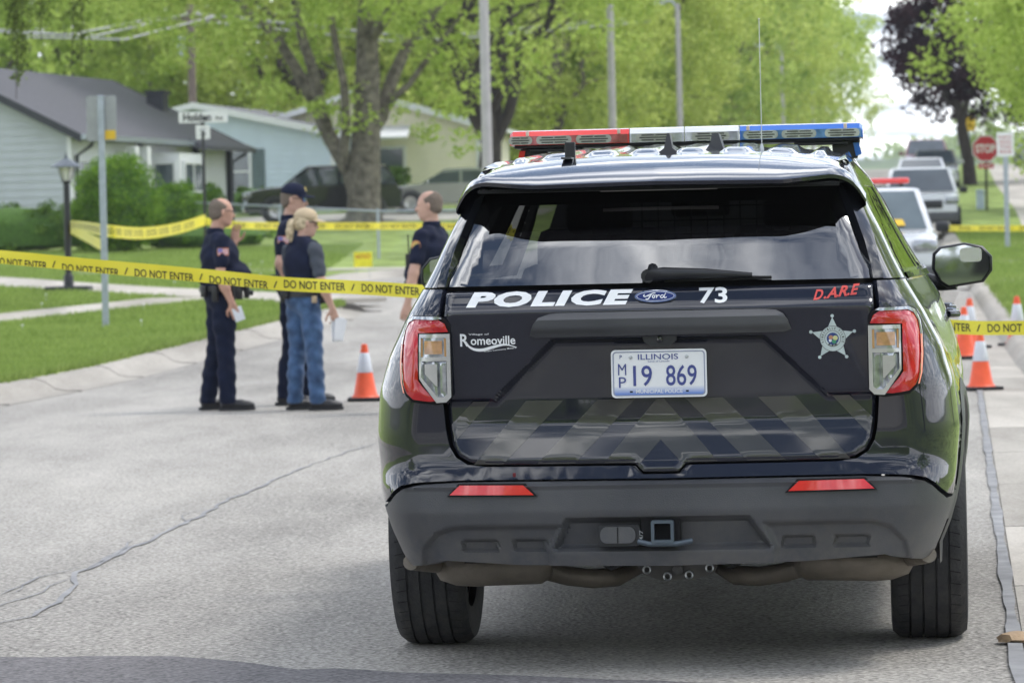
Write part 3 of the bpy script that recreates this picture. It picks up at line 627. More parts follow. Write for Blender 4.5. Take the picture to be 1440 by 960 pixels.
# drooping tree at the upper left corner
def weeping():
    rg = random.Random(3); t = thing('weeping_tree', 'olive-green tree with drooping strands at the upper left corner', 'tree', (-10.9, 58, T(58) + .1)); mb = MB()
    mb.tube([(0, 0, -.2), (0, 0, .2), (.1, 0, 2.2), (.3, 0, 4.5)], [.4, .3, .26, .2], 10, False); cs = []
    for i in range(16):
        a = rg.uniform(0, 6.28); r = rg.uniform(2.5, 4.7); tip = Vector((.3 + r * math.cos(a), r * math.sin(a), rg.uniform(5.0, 6.6))); p = limb(mb, (.3, 0, 3.8), tip, .09, .02, i)
        for j in range(7):
            b = p[rg.randint(3, 7)] + Vector((rg.uniform(-.5, .5), rg.uniform(-.5, .5), 0)); ln = rg.uniform(.8, 2.1)
            mb.tube([b, b - Vector((rg.uniform(-.1, .1), 0, ln))], .008, 4, False); n = int(ln / .16)
            cs += [tuple(b - Vector((rg.uniform(-.05, .05), rg.uniform(-.05, .05), k * .16))) for k in range(n)]
    mb.build('trunk', M['bark_dark'], t, 60); link('crown', leaf_mesh('crown', cs, [.14] * len(cs), 16, .05, M['leaf_w'], 9), t)
weeping()

# ================================================================ HEDGES AND SHRUBS
bush('hedge', 'low clipped hedge along the foot of the grey gable wall', (-12.4, 96), (3.1, .7, .62), M['bush_d'], 150, 60, .05, 2, 'hedge', box=True)
bush('round_bush', 'largest bright green shrub in front of the grey house', (-9.55, 94), (1.05, 1.0, 1.2), M['bush'], 300, 80, .045, 3)
bush('round_bush', 'medium green shrub between the large shrub and the garage', (-8.75, 101.5), (.68, .75, .82), M['bush'], 160, 70, .045, 4)
bush('round_bush', 'narrow green shrub beside the garage door', (-8.5, 108), (.48, .6, .76), M['bush'], 110, 70, .045, 5)
bush('round_bush', 'small dark shrub at the foot of the pale blue house', (-8.4, 127), (.9, .6, .5), M['bush_d'], 60, 60, .06, 6)
bush('clipped_bush', 'dark clipped shrub under the cream house window', (-4.0, 131), (.5, .5, .72), M['bush_d'], 60, 70, .06, 7, box=True)
bush('low_bush', 'spread of low greenery by the fence behind the officers', (-7.6, 96), (1.8, 1.2, .33), M['bush'], 90, 60, .05, 8)
bush('flowering_bush', 'little golden-leaved shrub beside the dark clipped shrub', (-3.55, 126), (.25, .25, .42), leaf_mat('golden_leaves', (.45, .28, .02), (.7, .5, .06)), 30, 60, .05, 9)

# ================================================================ STREET FURNITURE
def pole(label, px, D, h, r, arm=None, side=-1, wood=False):
    X = P3(px, 300, D)[0]; t = thing('light_pole', label, 'light pole', (X, D, T(D) + .1), 0, 'poles along the left side of the street')
    mb = MB(); mb.tube([(0, 0, -.2), (0, 0, h * .5), (0, 0, h)], [r, r * .85, r * .7], 14); mb.build('pole', M['pole'], t, 50)
    mb = MB(); mb.lathe([(r * 1.7, 0), (r * 1.7, .12), (r * 1.1, .2)], 14); mb.build('base', M['galv'], t, 40)
    if arm:
        mb = MB(); mb.tube([(0, 0, h - .25), (side * arm * .4, 0, h + .1), (side * arm, 0, h + .12)], .05, 8); mb.build('arm', M['galv'], t, 50)
        mb = MB(); mb.box((side * (arm + .2), 0, h + .08), (.6, .22, .12), bev=.04); ln = mb.build('lamp_head', M['galv'], t); q = MB(); q.box((side * (arm + .2), 0, h + .0), (.45, .18, .05), bev=.02); q.build('lens', M['white'], ln)
pole('nearest grey light pole, rising out of view beside the big maple', 687, 83.8, 9.6, .125, 2.2)
pole('second grey pole, behind the red end of the light bar', 864, 117, 9.6, .13, 2.2)
pole('third pole, its top just inside the picture', 959, 150, 7.2, .135, .5)
pole('distant lamp post with an arm reaching left, right of the whip antenna', 1104, 215, 6.9, .12, 1.0)
pole('faint farther pole between the two distant lamp posts', 1124, 238, 6.6, .10)
pole('farthest lamp post, small head, left of the sky gap', 1146, 262, 8.1, .13, .3)
t = thing('utility_pole', 'brown wooden utility pole with crossarm behind the grey house', 'utility pole', (P3(272, 200, 140)[0], 140, T(140)))
mb = MB(); mb.tube([(0, 0, -.3), (0, 0, 7.4)], [.17, .13], 10); mb.build('pole', M['wood_pole'], t, 50)
mb = MB(); mb.box((0, 0, 6.9), (2.2, .12, .14), rz=.3); mb.build('crossarm', M['wood_pole'], t)
mb = MB(); mb.lathe([(.02, 5.5), (.20, 5.55), (.20, 6.2), (.05, 6.3)], 12, (-.35, 0, 0)); mb.build('transformer', M['galv'], t, 40)
mb = MB()
for k, (dx, z1, z2) in enumerate(((-1.0, 7.0, 6.3), (0, 7.1, 6.1), (1.0, 7.0, 5.9))):
    mb.tube([(dx, 0, z1), (dx - 3, -4, (z1 + z2) / 2 - .45), (dx - 6.2, -9, z2)], .035, 5)
    mb.tube([(dx, 0, z1), (dx + 8, 5, z1 - .8), (dx + 16, 10, z1)], .03, 5)
mb.build('wire', M['sign_back'], t)

def round_rect(w_, h_, r, n=5):
    pts = []
    for (cx_, cy_, a0) in ((w_ / 2 - r, h_ / 2 - r, 0), (-w_ / 2 + r, h_ / 2 - r, 90), (-w_ / 2 + r, -h_ / 2 + r, 180), (w_ / 2 - r, -h_ / 2 + r, 270)):
        pts += [(cx_ + r * math.cos(rad(a0 + 90 * i / n)), cy_ + r * math.sin(rad(a0 + 90 * i / n))) for i in range(n + 1)]
    return pts
def u_post(mb, h, w_=.05): mb.prism([(-w_ / 2, -.02), (w_ / 2, -.02), (w_ / 2, .012), (w_ / 4, .012), (w_ / 4, -.006), (-w_ / 4, -.006), (-w_ / 4, .012), (-w_ / 2, .012)], -.2, h, 'Z')
# sign seen from the back, left verge
g = G(149, 466, .1); t = thing('road_sign', 'grey metal sign post seen from the back on the left verge', 'sign', (g[0], g[1], g[2]), rad(-3))
mb = MB(); mb.box((0, 0, 1.5), (.085, .05, 3.25), bev=.008); mb.build('post', M['galv'], t)
mb = MB(); mb.prism([(p[0], p[1] + 2.82) for p in round_rect(.40, .60, .03)], .028, .034); mb.build('sign_plate', M['sign_back'], t)
mb = MB(); mb.prism([(p[0] + .11, p[1] + 2.60) for p in round_rect(.15, .12, .01)], .018, .026); mb.build('yellow_sticker', M['yellow'], t)
mb = MB(); [mb.lathe([(.0, -.034), (.012, -.034), (.012, -.026)], 8, (0, 0, zz), 'Y') for zz in (2.65, 3.0)]; mb.build('bolt', M['galv'], t)
# street name sign
t = thing('street_name_sign', 'street name sign reading Holden Ave on a thin black post', 'sign', (P3(288, 300, 60)[0], 60, T(60) + .1), rad(4))
mb = MB(); mb.tube([(0, 0, -.2), (0, 0, 2.72)], .024, 10); mb.build('post', M['black'], t, 40)
mb = MB(); mb.prism([(p[0] + .01, p[1] + 2.93) for p in round_rect(.76, .17, .02)], -.01, .01); nm = mb.build('name_plate', M['sign_white'], t)
fn = lambda dy: (lambda u, v: (u, dy, v))
text_obj('lettering', 'Holden', M['black'], nm, fn(-.013), -.30, .13, 2.868, 2.995, bold=.035); text_obj('lettering', 'Ave', M['ink'], nm, fn(-.013), .19, .31, 2.885, 2.95, bold=.015)
mb = MB(); mb.prism([(p[0], p[1] + 2.70) for p in round_rect(.22, .22, .02)], -.008, .008); np_ = mb.build('small_plate', M['sign_white'], t)
mb = MB(); mb.box((0, 0, 2.83), (.05, .04, .05)); mb.build('bracket', M['black'], t)
text_obj('lettering', 'S', M['sign_back'], np_, fn(-.010), -.05, .05, 2.64, 2.76)
# garden lamp post in its planter
g = G(97, 412, .1); t = thing('lamp_post', 'black garden lamp post with wide conical hat at left', 'lamp post', g)
mb = MB(); mb.tube([(0, 0, 0), (0, 0, 1.93)], .058, 10); mb.lathe([(.09, 0), (.09, .3), (.06, .34)], 12); mb.build('post', M['black'], t, 40)
mb = MB(); mb.lathe([(.05, 1.93), (.075, 1.95), (.075, 1.98)], 12)
for k in range(6):
    a = k * math.pi / 3; mb.tube([(.078 * math.cos(a), .078 * math.sin(a), 1.97), (.145 * math.cos(a), .145 * math.sin(a), 2.22)], .009, 5)
mb.build('lantern_frame', M['black'], t)
mb = MB(); mb.lathe([(.066, 1.975), (.132, 2.22)], 6); mb.build('lantern_glass', mat('frosted_glass', (.72, .72, .68), .25, var=.05), t)
mb = MB(); mb.lathe([(.01, 2.43), (.03, 2.42), (.035, 2.38), (.10, 2.345), (.29, 2.235), (.29, 2.22), (.05, 2.26)], 20); mb.build('hat', mat('slate_hat', (.10, .12, .14), .35, metal=.3), t, 40)
mb = MB(); mb.tube([(0, 0, 2.42), (0, 0, 2.5)], [.015, .004], 8); mb.build('finial', M['black'], t)
pl = thing('planter', 'low dark timber edging box at the foot of the garden lamp', 'planter', (g[0], g[1], g[2]))
for (c, d) in (((0, -.3, .05), (.78, .08, .14)), ((0, .3, .05), (.78, .08, .14)), ((-.35, 0, .05), (.08, .52, .14)), ((.35, 0, .05), (.08, .52, .14))): mb = MB(); mb.box(c, d, bev=.01); mb.build('board', M['trim_dark'], pl)
mb = MB(); mb.box((0, 0, .03), (.62, .52, .1)); mb.build('soil', M['soil'], pl)
# chain link fence
f = thing('chain_link_fence', 'low chain link fence crossing the lawn behind the officers', 'fence')
fp = [G(700, 371), G(533, 372), G(395, 358), G(250, 345), G(203, 335)]; fp = [(p[0], p[1], T(p[1]) + .1) for p in fp]
for p in fp: mb = MB(); mb.tube([p, (p[0], p[1], p[2] + 1.12)], .032, 8); mb.build('fence_post', M['galv'], f, 40)
mb = MB(); mb.tube([(p[0], p[1], p[2] + 1.06) for p in fp], .022, 8); mb.build('top_rail', M['galv'], f, 40)
mb = MB()
for a, b in zip(fp[:-1], fp[1:]):
    a, b = Vector(a), Vector(b); ln = (b - a).length; n = int(ln / .075); hh = 1.04
    for k in range(n):
        for sg in (1, -1):
            pts = [a.lerp(b, min(1, max(0, (k * .075 + sg * q * hh) / ln))) + Vector((0, 0, q * hh)) for q in (0, 1)]
            if 0 <= (k * .075 + sg * hh) / ln <= 1: d = (b - a).normalized() * .0022; mb.quad(pts[0] - d, pts[0] + d, pts[1] + d, pts[1] - d)
tag(mb.build('wire_mesh', M['galv'], f, fix=False), kind='stuff')
# little yellow yard sign
g = G(511, 386, .1); t = thing('yard_sign', 'small yellow and red yard sign stuck in the grass', 'sign', g)
mb = MB(); mb.box((0, 0, .29), (.36, .008, .30), bev=.002); bd = mb.build('board', mat('bright_yellow_board', (.78, .72, .03), .5), t); text_obj('lettering', 'NOTICE', mat('red_print', (.55, .10, .03), .6), bd, fn(-.007), -.14, .14, .31, .39, bold=.02)
mb = MB(); [mb.tube([(s_ * .12, 0, -.1), (s_ * .12, 0, .16)], .005, 5) for s_ in (-1, 1)]; mb.build('wire_stake', M['galv'], t)
# stop sign
g = G(1388, 298, .1); t = thing('stop_sign', 'red octagonal stop sign on the right verge', 'sign', g, rad(-6))
mb = MB(); mb.box((0, .03, 1.0), (.07, .04, 2.5)); mb.build('post', M['black'], t)
def octa(r): return [(r * math.cos(rad(22.5 + 45 * k)), 1.86 + r * math.sin(rad(22.5 + 45 * k))) for k in range(8)]
mb = MB(); mb.prism(octa(.42), -.004, .004); pl_ = mb.build('sign_plate', M['sign_white'], t); mb = MB(); mb.prism(octa(.385), -.010, -.004); mb.build('red_face', M['sign_red'], pl_)
text_obj('lettering', 'STOP', M['sign_white'], pl_, fn(-.013), -.29, .29, 1.73, 1.99, bold=.03)
mb = MB(); mb.prism([(p[0], p[1] + 1.35) for p in round_rect(.45, .15, .02)], -.004, .004); ap = mb.build('all_way_plate', M['sign_red'], t); text_obj('lettering', 'ALL WAY', M['sign_white'], ap, fn(-.007), -.18, .18, 1.31, 1.39, bold=.02)
# parking sign right
g = G(1417, 352, .1); t = thing('parking_sign', 'white parking sign on a galvanised post at the right edge', 'sign', (g[0], g[1], g[2]), rad(-6))
mb = MB(); mb.box((0, .03, 1.15), (.10, .05, 2.6), bev=.01); mb.build('post', M['galv'], t)
mb = MB(); mb.prism([(p[0], p[1] + 2.22) for p in round_rect(.36, .52, .03)], -.004, .004); pl_ = mb.build('sign_plate', M['sign_white'], t)
pr = mat('faded_red_print', (.50, .12, .14), .6)
for k, (s_, z) in enumerate((('NO', 2.36), ('PARKING', 2.26), ('THIS', 2.16), ('SIDE', 2.06))): text_obj('lettering', s_, pr, pl_, fn(-.007), -.13, .13, z - .03, z + .045, bold=.01)
for lb, px, py, D, zc, w_, h_, mt_ in (('small white sign on a thin post left of the stop sign', 1355, 262, 149, 1.75, .42, .55, 'sign_white'), ('small yellow warning sign behind the stop sign', 1365, 250, 165, 2.2, .5, .6, 'yellow')):
    X = P3(px, py, D)[0]; t = thing('road_sign', lb, 'sign', (X, D, T(D) + .1), rad(-6)); mb = MB(); mb.box((0, .03, zc / 2), (.07, .04, zc + .5)); mb.build('post', M['galv'], t)
    mb = MB(); mb.prism([(p[0], p[1] + zc) for p in round_rect(w_, h_, .05)], -.004, .004); mb.build('sign_plate', M[mt_], t)
g = G(1379, 298, .1); t = thing('utility_box', 'pale blue-grey utility box beside the stop sign post', 'utility box', (g[0], g[1], g[2]), rad(-6))
bx = mat('blue_grey_box', (.42, .50, .58), .5); mb = MB(); mb.box((0, 0, .32), (.24, .24, .5), bev=.02); mb.build('body', bx, t); mb = MB(); mb.prism([(-.14, .57), (.14, .57), (.10, .66), (-.10, .66)], -.14, .14); mb.build('lid', bx, t)

# ---------------------------------------------------------------- cones
M['cone'] = mat('cone_orange', (.86, .11, .035), .45, var=.08, scale=12); M['collar'] = mat('reflective_collar', (.66, .68, .74), .35, var=.06); M['rubber'] = mat('black_rubber', (.022, .023, .026), .75, var=.2, scale=14)
def cone(label, X, Y, h, rz=0, tilt=0):
    t = thing('traffic_cone', label, 'traffic cone', (X, Y, T(Y) + .004), rz, 'orange traffic cones closing the street'); k = h / .47
    mb = MB(); mb.box((0, 0, .016 * k), (.29 * k, .29 * k, .028 * k), bev=.008 * k); mb.build('base', M['rubber'], t)
    rr = lambda z: (.105 - .082 * z / .47) * k
    mb = MB(); mb.lathe([(.118 * k, .03 * k), (rr(.05), .055 * k), (rr(.235), .235 * k)], 24); mb.build('body', M['cone'], t, 40)
    mb = MB(); mb.lathe([(rr(.235) + .002, .2345 * k), (rr(.235) + .003, .237 * k), (rr(.395) + .003, .392 * k), (rr(.395), .396 * k)], 24); mb.build('reflective_collar', M['collar'], t, 40)
    mb = MB(); mb.lathe([(rr(.395), .395 * k), (rr(.465), .465 * k), (.012 * k, .47 * k), (.010 * k, .44 * k)], 24); mb.build('tip', M['cone'], t, 40)
g = G(514, 564); cone('lone orange cone standing left of the car near the officers', g[0], g[1], .50)
g = G(1380, 549); cone('nearest orange cone of the group right of the car', g[0], g[1], .50, .2)
g = G(1377, 495); cone('tallest cone behind the nearest one on the right gutter', g[0], g[1] + .8, .56, .5)
g = G(1357, 505); cone('cone half hidden beside the car, left of the tallest cone', g[0], g[1], .55, .1)
g = G(1440, 492); cone('cone cut by the right edge, on the kerb', g[0] + .05, g[1] + .9, .56, .3)

# ---------------------------------------------------------------- barrier tapes
def tape(label, pts, width, text=None, period=.424, phase=0.0, drop=0.0, twist=None, tlen=.335, mt='tape'):
    pts = [Vector(p) for p in pts]
    def cat(t_):   # Catmull-Rom over the given points
        n = len(pts) - 1; x = min(max(t_ * n, 0), n - 1e-6); i = int(x); f_ = x - i; p0, p1, p2, p3 = pts[max(i - 1, 0)], pts[i], pts[i + 1], pts[min(i + 2, n)]
        return .5 * ((2 * p1) + (p2 - p0) * f_ + (2 * p0 - 5 * p1 + 4 * p2 - p3) * f_ ** 2 + (3 * p1 - p0 - 3 * p2 + p3) * f_ ** 3)
    K = 240; P_ = [cat(i / K) for i in range(K + 1)]; acc = [0.0]
    for a, b in zip(P_[:-1], P_[1:]): acc.append(acc[-1] + (b - a).length)
    Ltot = acc[-1]
    def at(u, v, o=0.0):
        u = min(max(u, 0), Ltot); p = Vector((np.interp(u, acc, [q.x for q in P_]), np.interp(u, acc, [q.y for q in P_]), np.interp(u, acc, [q.z for q in P_])))
        th_ = .10 * math.sin(u * 1.9) + .06 * math.sin(u * 5.3) + (twist(u / Ltot) if twist else 0)
        up = Vector((0, math.sin(th_), math.cos(th_))); nn = Vector((0, -math.cos(th_), math.sin(th_)))
        return p + up * v * width + nn * (o + .004 * math.sin(u * 11 + v * 2))
    n = max(20, int(Ltot / .05)); vs = []; rows = 4
    for i in range(n + 1):
        for j in range(rows + 1): vs.append(at(Ltot * i / n, j / rows - .5))
    fs = [(i * (rows + 1) + j, i * (rows + 1) + j + 1, (i + 1) * (rows + 1) + j + 1, (i + 1) * (rows + 1) + j) for i in range(n) for j in range(rows)]
    root = link('barrier_tape', mesh('barrier_tape', vs, fs, M[mt], 60)); tag(root, label, 'barrier tape')
    if text:
        u = phase
        while u < Ltot - tlen:
            if u > 0:
                dr = drop(u) if callable(drop) else drop; V, F = text_fit(text, u, u + tlen, -.29 - dr, .29 - dr, bold=.012)
                bm = bmesh.new(); vv = [bm.verts.new((a, b, 0)) for a, b in V]
                for q in F:
                    try: bm.faces.new([vv[i] for i in q])
                    except ValueError: pass
                if dr: bmesh.ops.bisect_plane(bm, geom=list(bm.verts) + list(bm.edges) + list(bm.faces), plane_co=(0, -.47, 0), plane_no=(0, -1, 0), clear_outer=True)
                bm.verts.index_update(); V2 = [at(q.co.x, q.co.y, .0022) for q in bm.verts]; F2 = [tuple(q.index for q in f_.verts) for f_ in bm.faces]; bm.free()
                if F2: link('lettering', mesh('lettering', V2, F2, M['ink']), root)
                V, F = text_fit('/', u + tlen + .030, u + tlen + .052, -.25 - dr * .5, .25 - dr * .5, bold=.01); link('printed_mark', mesh('printed_mark', [at(a, b, .0022) for a, b in V], F, M['ink']), root)
            u += period
    return root, Ltot
p0 = P3(-260, 340, 22.5); nearp = [p0, P3(-80, 354, 21.6), P3(0, 361, 21.2), P3(145, 375, 21.0), P3(280, 387, 20.9), P3(400, 399, 20.8), P3(500, 404, 20.8), P3(590, 410, 20.7), P3(960, 438, 20.5), P3(1330, 459, 20.3), P3(1440, 461, 20.2), P3(1700, 463, 20.0)]
px_u = lambda a, b, D: (b - a) / FPX * D
tape('nearest yellow DO NOT ENTER tape stretched across the whole street behind the car', nearp, .0745, 'DO NOT ENTER', period=.4185, phase=px_u(-260, 195, 21.2) - 4 * .4185, drop=lambda u: .34 if u < 2.6 else (.0 if u > 3.05 else .22), tlen=.330)
yv = .085
lp = G(97, 412); pp = G(149, 466)
tape('sagging yellow tape from the garden lamp to the street name sign', [P3(92, 316, lp[1] - .1), P3(120, 319, 64), P3(148, 324, pp[1] - .06), P3(200, 328, 55.5), P3(250, 321, 58), P3(289, 309, 59.95)], .17, 'DO NOT ENTER', .9, .1, tlen=.7)
tape('second loop of yellow tape slanting down from the garden lamp to the sign post', [P3(92, 318, lp[1] - .12), P3(115, 330, 66), P3(148, 347, pp[1] + .06)], .17)
tape('far yellow tape running straight behind the officers', [P3(289, 311, 59.98), P3(345, 317, 60.5), P3(470, 318, 62), P3(590, 318, 63), P3(700, 320, 64)], .115, 'DO NOT ENTER', .9, .1, tlen=.7)
g = G(1417, 352)
tape('yellow tape across the right verge tied to the parking sign post', [P3(1316, 321, 84), P3(1370, 321, 84.2), P3(1417, 321, g[1] - .06), P3(1500, 321, 84)], .13, 'DO NOT ENTER', .9, .1, tlen=.7)
# stone in the gutter
t = thing('stone', 'flat tan stone lying in the gutter at the lower right corner', 'stone', (G(1432, 905)[0], G(1432, 905)[1], .008))
mb = MB(); mb.lathe([(.001, .0), (.055, .002), (.068, .012), (.05, .028), (.02, .034), (.001, .035)], 9); mb.v = [(a * (1.1 + .3 * math.sin(i)), b * (1 + .25 * math.cos(i * 2.3)), c) for i, (a, b, c) in enumerate(mb.v)]; mb.build('body', mat('tan_stone', (.42, .30, .19), .9, bump=.5), t, 40)

# distant wooded ridge
def hillz(x, y): return 6 + 22 * math.exp(-((x - 330) / 900) ** 2) * max(0, math.sin(min(1, (y - 1000) / 500) * math.pi / 2)) * (1 + .12 * math.sin(x / 170) + .05 * math.sin(x / 43))
vs = []; nx, ny = 60, 12
for j in range(ny + 1):
    for i in range(nx + 1): x = -900 + 1800 * i / nx; y = 900 + 700 * j / ny; vs.append((x, y, hillz(x, y) - (8 if j == 0 else 0)))
fs = [(j * (nx + 1) + i, j * (nx + 1) + i + 1, (j + 1) * (nx + 1) + i + 1, (j + 1) * (nx + 1) + i) for j in range(ny) for i in range(nx)]
M['wood'] = mat('far_woodland', (.05, .09, .03), 1, var=.5, scale=.05, c2=(.12, .18, .06), coord='Object')
tag(link('hill', mesh('hill', vs, fs, M['wood'], 80)), kind='structure')
rg = random.Random(8); cs = [(x, y, hillz(x, y) + 3) for x, y in ((rg.uniform(150, 480), rg.uniform(960, 1560)) for _ in range(900))]
tag(link('far_woodland', leaf_mesh('far_woodland', cs, [rg.uniform(5, 9) for _ in cs], 40, 2.0, M['leaf_d'], 4)), kind='stuff')
# ================================================================ THE POLICE CAR
def paint(name, c, rough=.16, coat=1.0):
    m = mat(name, c, rough, var=.06, scale=3, coat=coat, spec=.12)
    n = m.node_tree.nodes; l = m.node_tree.links; p = n['Principled BSDF']; t = n.new('ShaderNodeTexCoord'); z = n.new('ShaderNodeTexNoise'); z.inputs['Scale'].default_value = 2.6; z.inputs['Detail'].default_value = 2
    l.new(t.outputs['Object'], z.inputs['Vector']); b = n.new('ShaderNodeBump'); b.inputs['Strength'].default_value = .10; b.inputs['Distance'].default_value = .02; l.new(z.outputs['Fac'], b.inputs['Height']); l.new(b.outputs[0], p.inputs['Coat Normal']); p.inputs['Coat IOR'].default_value = 1.60
    return m
M['car_paint'] = paint('deep_blue_black_paint', (.012, .014, .024))
M['cladding'] = mat('dark_grey_plastic', (.062, .065, .074), .45, var=.12, scale=2.5, c2=(.082, .084, .090), bump=.15, bscale=300)
M['gloss_black'] = mat('gloss_black_trim', (.008, .009, .012), .08, coat=.6)
M['gap'] = mat('shadow_gap_rubber', (.006, .006, .007), .9)
M['tinted'] = glass_mat('tinted_rear_glass', (.17, .18, .18), 0.0, 1.75, .15)
M['clear'] = glass_mat('windscreen_glass', (.80, .86, .84), 0.0)
M['chrome'] = mat('chrome', (.72, .74, .77), .12, metal=1.0, var=.05)
M['lens_red'] = mat('red_lens', (.52, .012, .014), .10, var=.15, scale=20, coat=1.0)
M['lens_red2'] = mat('bright_red_lens', (.74, .03, .03), .12, var=.08, scale=20, coat=1.0)
M['lens_amber'] = mat('amber_lens', (.50, .27, .12), .15, var=.25, scale=40, coat=1.0)
M['lens_clear'] = mat('clear_lens', (.34, .36, .39), .12, var=.45, scale=28, metal=.6, coat=1.0)
M['silver_frame'] = mat('silver_frame', (.50, .50, .49), .22, metal=.5, coat=.8)
M['decal_white'] = mat('white_decal', (.86, .87, .89), .4, var=.02)
M['decal_grey'] = paint('ghost_grey_decal', (.056, .055, .051), .45)
M['decal_red'] = mat('red_decal', (.62, .07, .06), .4)
M['decal_blue'] = mat('blue_decal', (.03, .06, .22), .35)
M['tyre'] = mat('tyre_rubber', (.022, .023, .026), .72, var=.2, scale=25, bump=.3, bscale=90)
M['rust_metal'] = mat('dull_exhaust_metal', (.20, .175, .145), .5, metal=.3, var=.3, scale=6, bump=.4, bscale=30)
M['under'] = mat('underbody_black', (.02, .02, .021), .8, var=.3)
M['interior'] = mat('interior_black', (.012, .012, .014), .85)
M['steel'] = mat('zinc_steel', (.50, .52, .54), .35, metal=.8)
M['blue_grey_steel'] = mat('hitch_steel', (.09, .115, .14), .4, metal=.4, var=.2)
M['box_black'] = mat('satin_black', (.015, .016, .020), .38, var=.15)

def dusty(m, z0, z1, c=(.20, .18, .15), amt=.45, sc=7):
    n, l = m.node_tree.nodes, m.node_tree.links; p = n['Principled BSDF']; src = p.inputs['Base Color'].links[0].from_socket; t = n.new('ShaderNodeTexCoord'); s_ = n.new('ShaderNodeSeparateXYZ'); l.new(t.outputs['Object'], s_.inputs[0])
    r = n.new('ShaderNodeMapRange'); l.new(s_.outputs['Z'], r.inputs[0]); r.inputs['From Min'].default_value = z0; r.inputs['From Max'].default_value = z1; r.inputs['To Min'].default_value = 1; r.inputs['To Max'].default_value = 0
    z = n.new('ShaderNodeTexNoise'); z.inputs['Scale'].default_value = sc; z.inputs['Detail'].default_value = 10; z.inputs['Roughness'].default_value = .75; l.new(t.outputs['Object'], z.inputs['Vector']); z2 = n.new('ShaderNodeMapRange'); l.new(z.outputs['Fac'], z2.inputs[0]); z2.inputs['From Min'].default_value = .42; z2.inputs['From Max'].default_value = .72
    a = n.new('ShaderNodeMath'); a.operation = 'MULTIPLY'; l.new(r.outputs[0], a.inputs[0]); l.new(z2.outputs[0], a.inputs[1]); b = n.new('ShaderNodeMath'); b.operation = 'MULTIPLY'; l.new(a.outputs[0], b.inputs[0]); b.inputs[1].default_value = amt
    x = n.new('ShaderNodeMixRGB'); l.new(b.outputs[0], x.inputs[0]); l.new(src, x.inputs[1]); x.inputs[2].default_value = (*c, 1); l.new(x.outputs[0], p.inputs['Base Color'])
dusty(M['cladding'], .32, .62); dusty(M['tyre'], -.1, .5, amt=.35, sc=20); dusty(M['rust_metal'], -1, 1.2, (.34, .29, .23), .4, 14); dusty(M['car_paint'], .40, .85, (.12, .115, .10), .16, 9)
ip = lambda z, xs, ys: float(np.interp(z, xs, ys))
def sip(z, xs, ys, k=.02):     # interpolation with softened corners
    return (ip(z - k, xs, ys) + 2 * ip(z, xs, ys) + ip(z + k, xs, ys)) / 4
CWz = ([.30, .36, .46, .54, .62, .75, .90, 1.02, 1.14, 1.225, 1.30, 1.40, 1.48, 1.55, 1.60, 1.66, 1.72],
       [.82, .865, .905, .925, .938, .951, .936, .900, .840, .790, .752, .708, .668, .642, .622, .58, .50])
CYz = ([.30, .34, .42, .52, .60, .615, .64, .67, .76, .88, 1.06, 1.157, 1.222, 1.231, 1.40, 1.56, 1.66],
       [.10, .055, .035, .005, .004, .020, .040, .052, .054, .050, .044, .040, .074, .0905, .205, .33, .48])
def W_(z): return sip(z, *CWz)
def Y_(z): return sip(z, *CYz, .008)
def RCX(z): return ip(z, [.3, 1.1, 1.3, 1.6], [.17, .17, .13, .11])
def RCY(z): return ip(z, [.3, 1.1, 1.3, 1.6], [.34, .32, .26, .20])
LEN = 4.98
def side_k(y, z): # plan taper towards the nose and a little belt widening forward
    k = 1.0 + ip(z, [.5, .757, .9, 1.02, 1.16, 1.25, 1.4, 1.5, 1.65], [.05, .05, .062, .07, .10, .10, .085, .09, .04]) * sst((y - .5) / 1.6)
    return k * ip(y, [0, 3.9, 4.4, 4.75, 4.98], [1, 1, .985, .93, .80])
def flare(y, z):
    f_ = 0
    for yc in (1.09, 4.11):
        d = math.hypot(y - yc, z - .38); f_ += .018 * max(0, 1 - abs(d - .47) / .09)
    return f_
def cpos(u, z, off=0.0):
    """body skin: u in -3..3 runs from the nose on one side round the tail to the nose on the other; off is outwards"""
    sg = -1 if u < 0 else 1; a = abs(u); Wd = W_(z); y0 = Y_(z); rx, ry = RCX(z), RCY(z); x1 = Wd - rx; cr = .045
    if a <= 1: x = a * x1; y = y0 + cr * x * x; nx, ny = 2 * cr * x, -1
    elif a <= 2:
        t_ = (a - 1) * math.pi / 2; t0 = math.sin(t_); x = x1 + rx * t0; y = y0 + cr * x1 * x1 + ry * (1 - math.cos(t_)) + 2 * cr * x1 * rx * t0 * (1 - (a - 1)); nx, ny = t0 * ry + .02, -math.cos(t_) * rx
    else:
        yc = y0 + cr * x1 * x1 + ry; y = yc + (a - 2) * (LEN - yc); x = Wd * side_k(y, z) + flare(y, z); nx, ny = 1, 0
    l_ = math.hypot(nx, ny); return (sg * (x + off * nx / l_), y + off * ny / l_, z)
def u_of_x(x, z):
    a = abs(x); x1 = W_(z) - RCX(z)
    v = a / x1 if a <= x1 else 1 + math.asin(min(1, (a - x1) / RCX(z))) * 2 / math.pi
    return v if x >= 0 else -v
def u_of_y(y, z): yc = Y_(z) + .045 * (W_(z) - RCX(z)) ** 2 + RCY(z); return 2 + (y - yc) / (LEN - yc)
def tpos(x, z, off=0.0): return cpos(u_of_x(x, z), z, off)

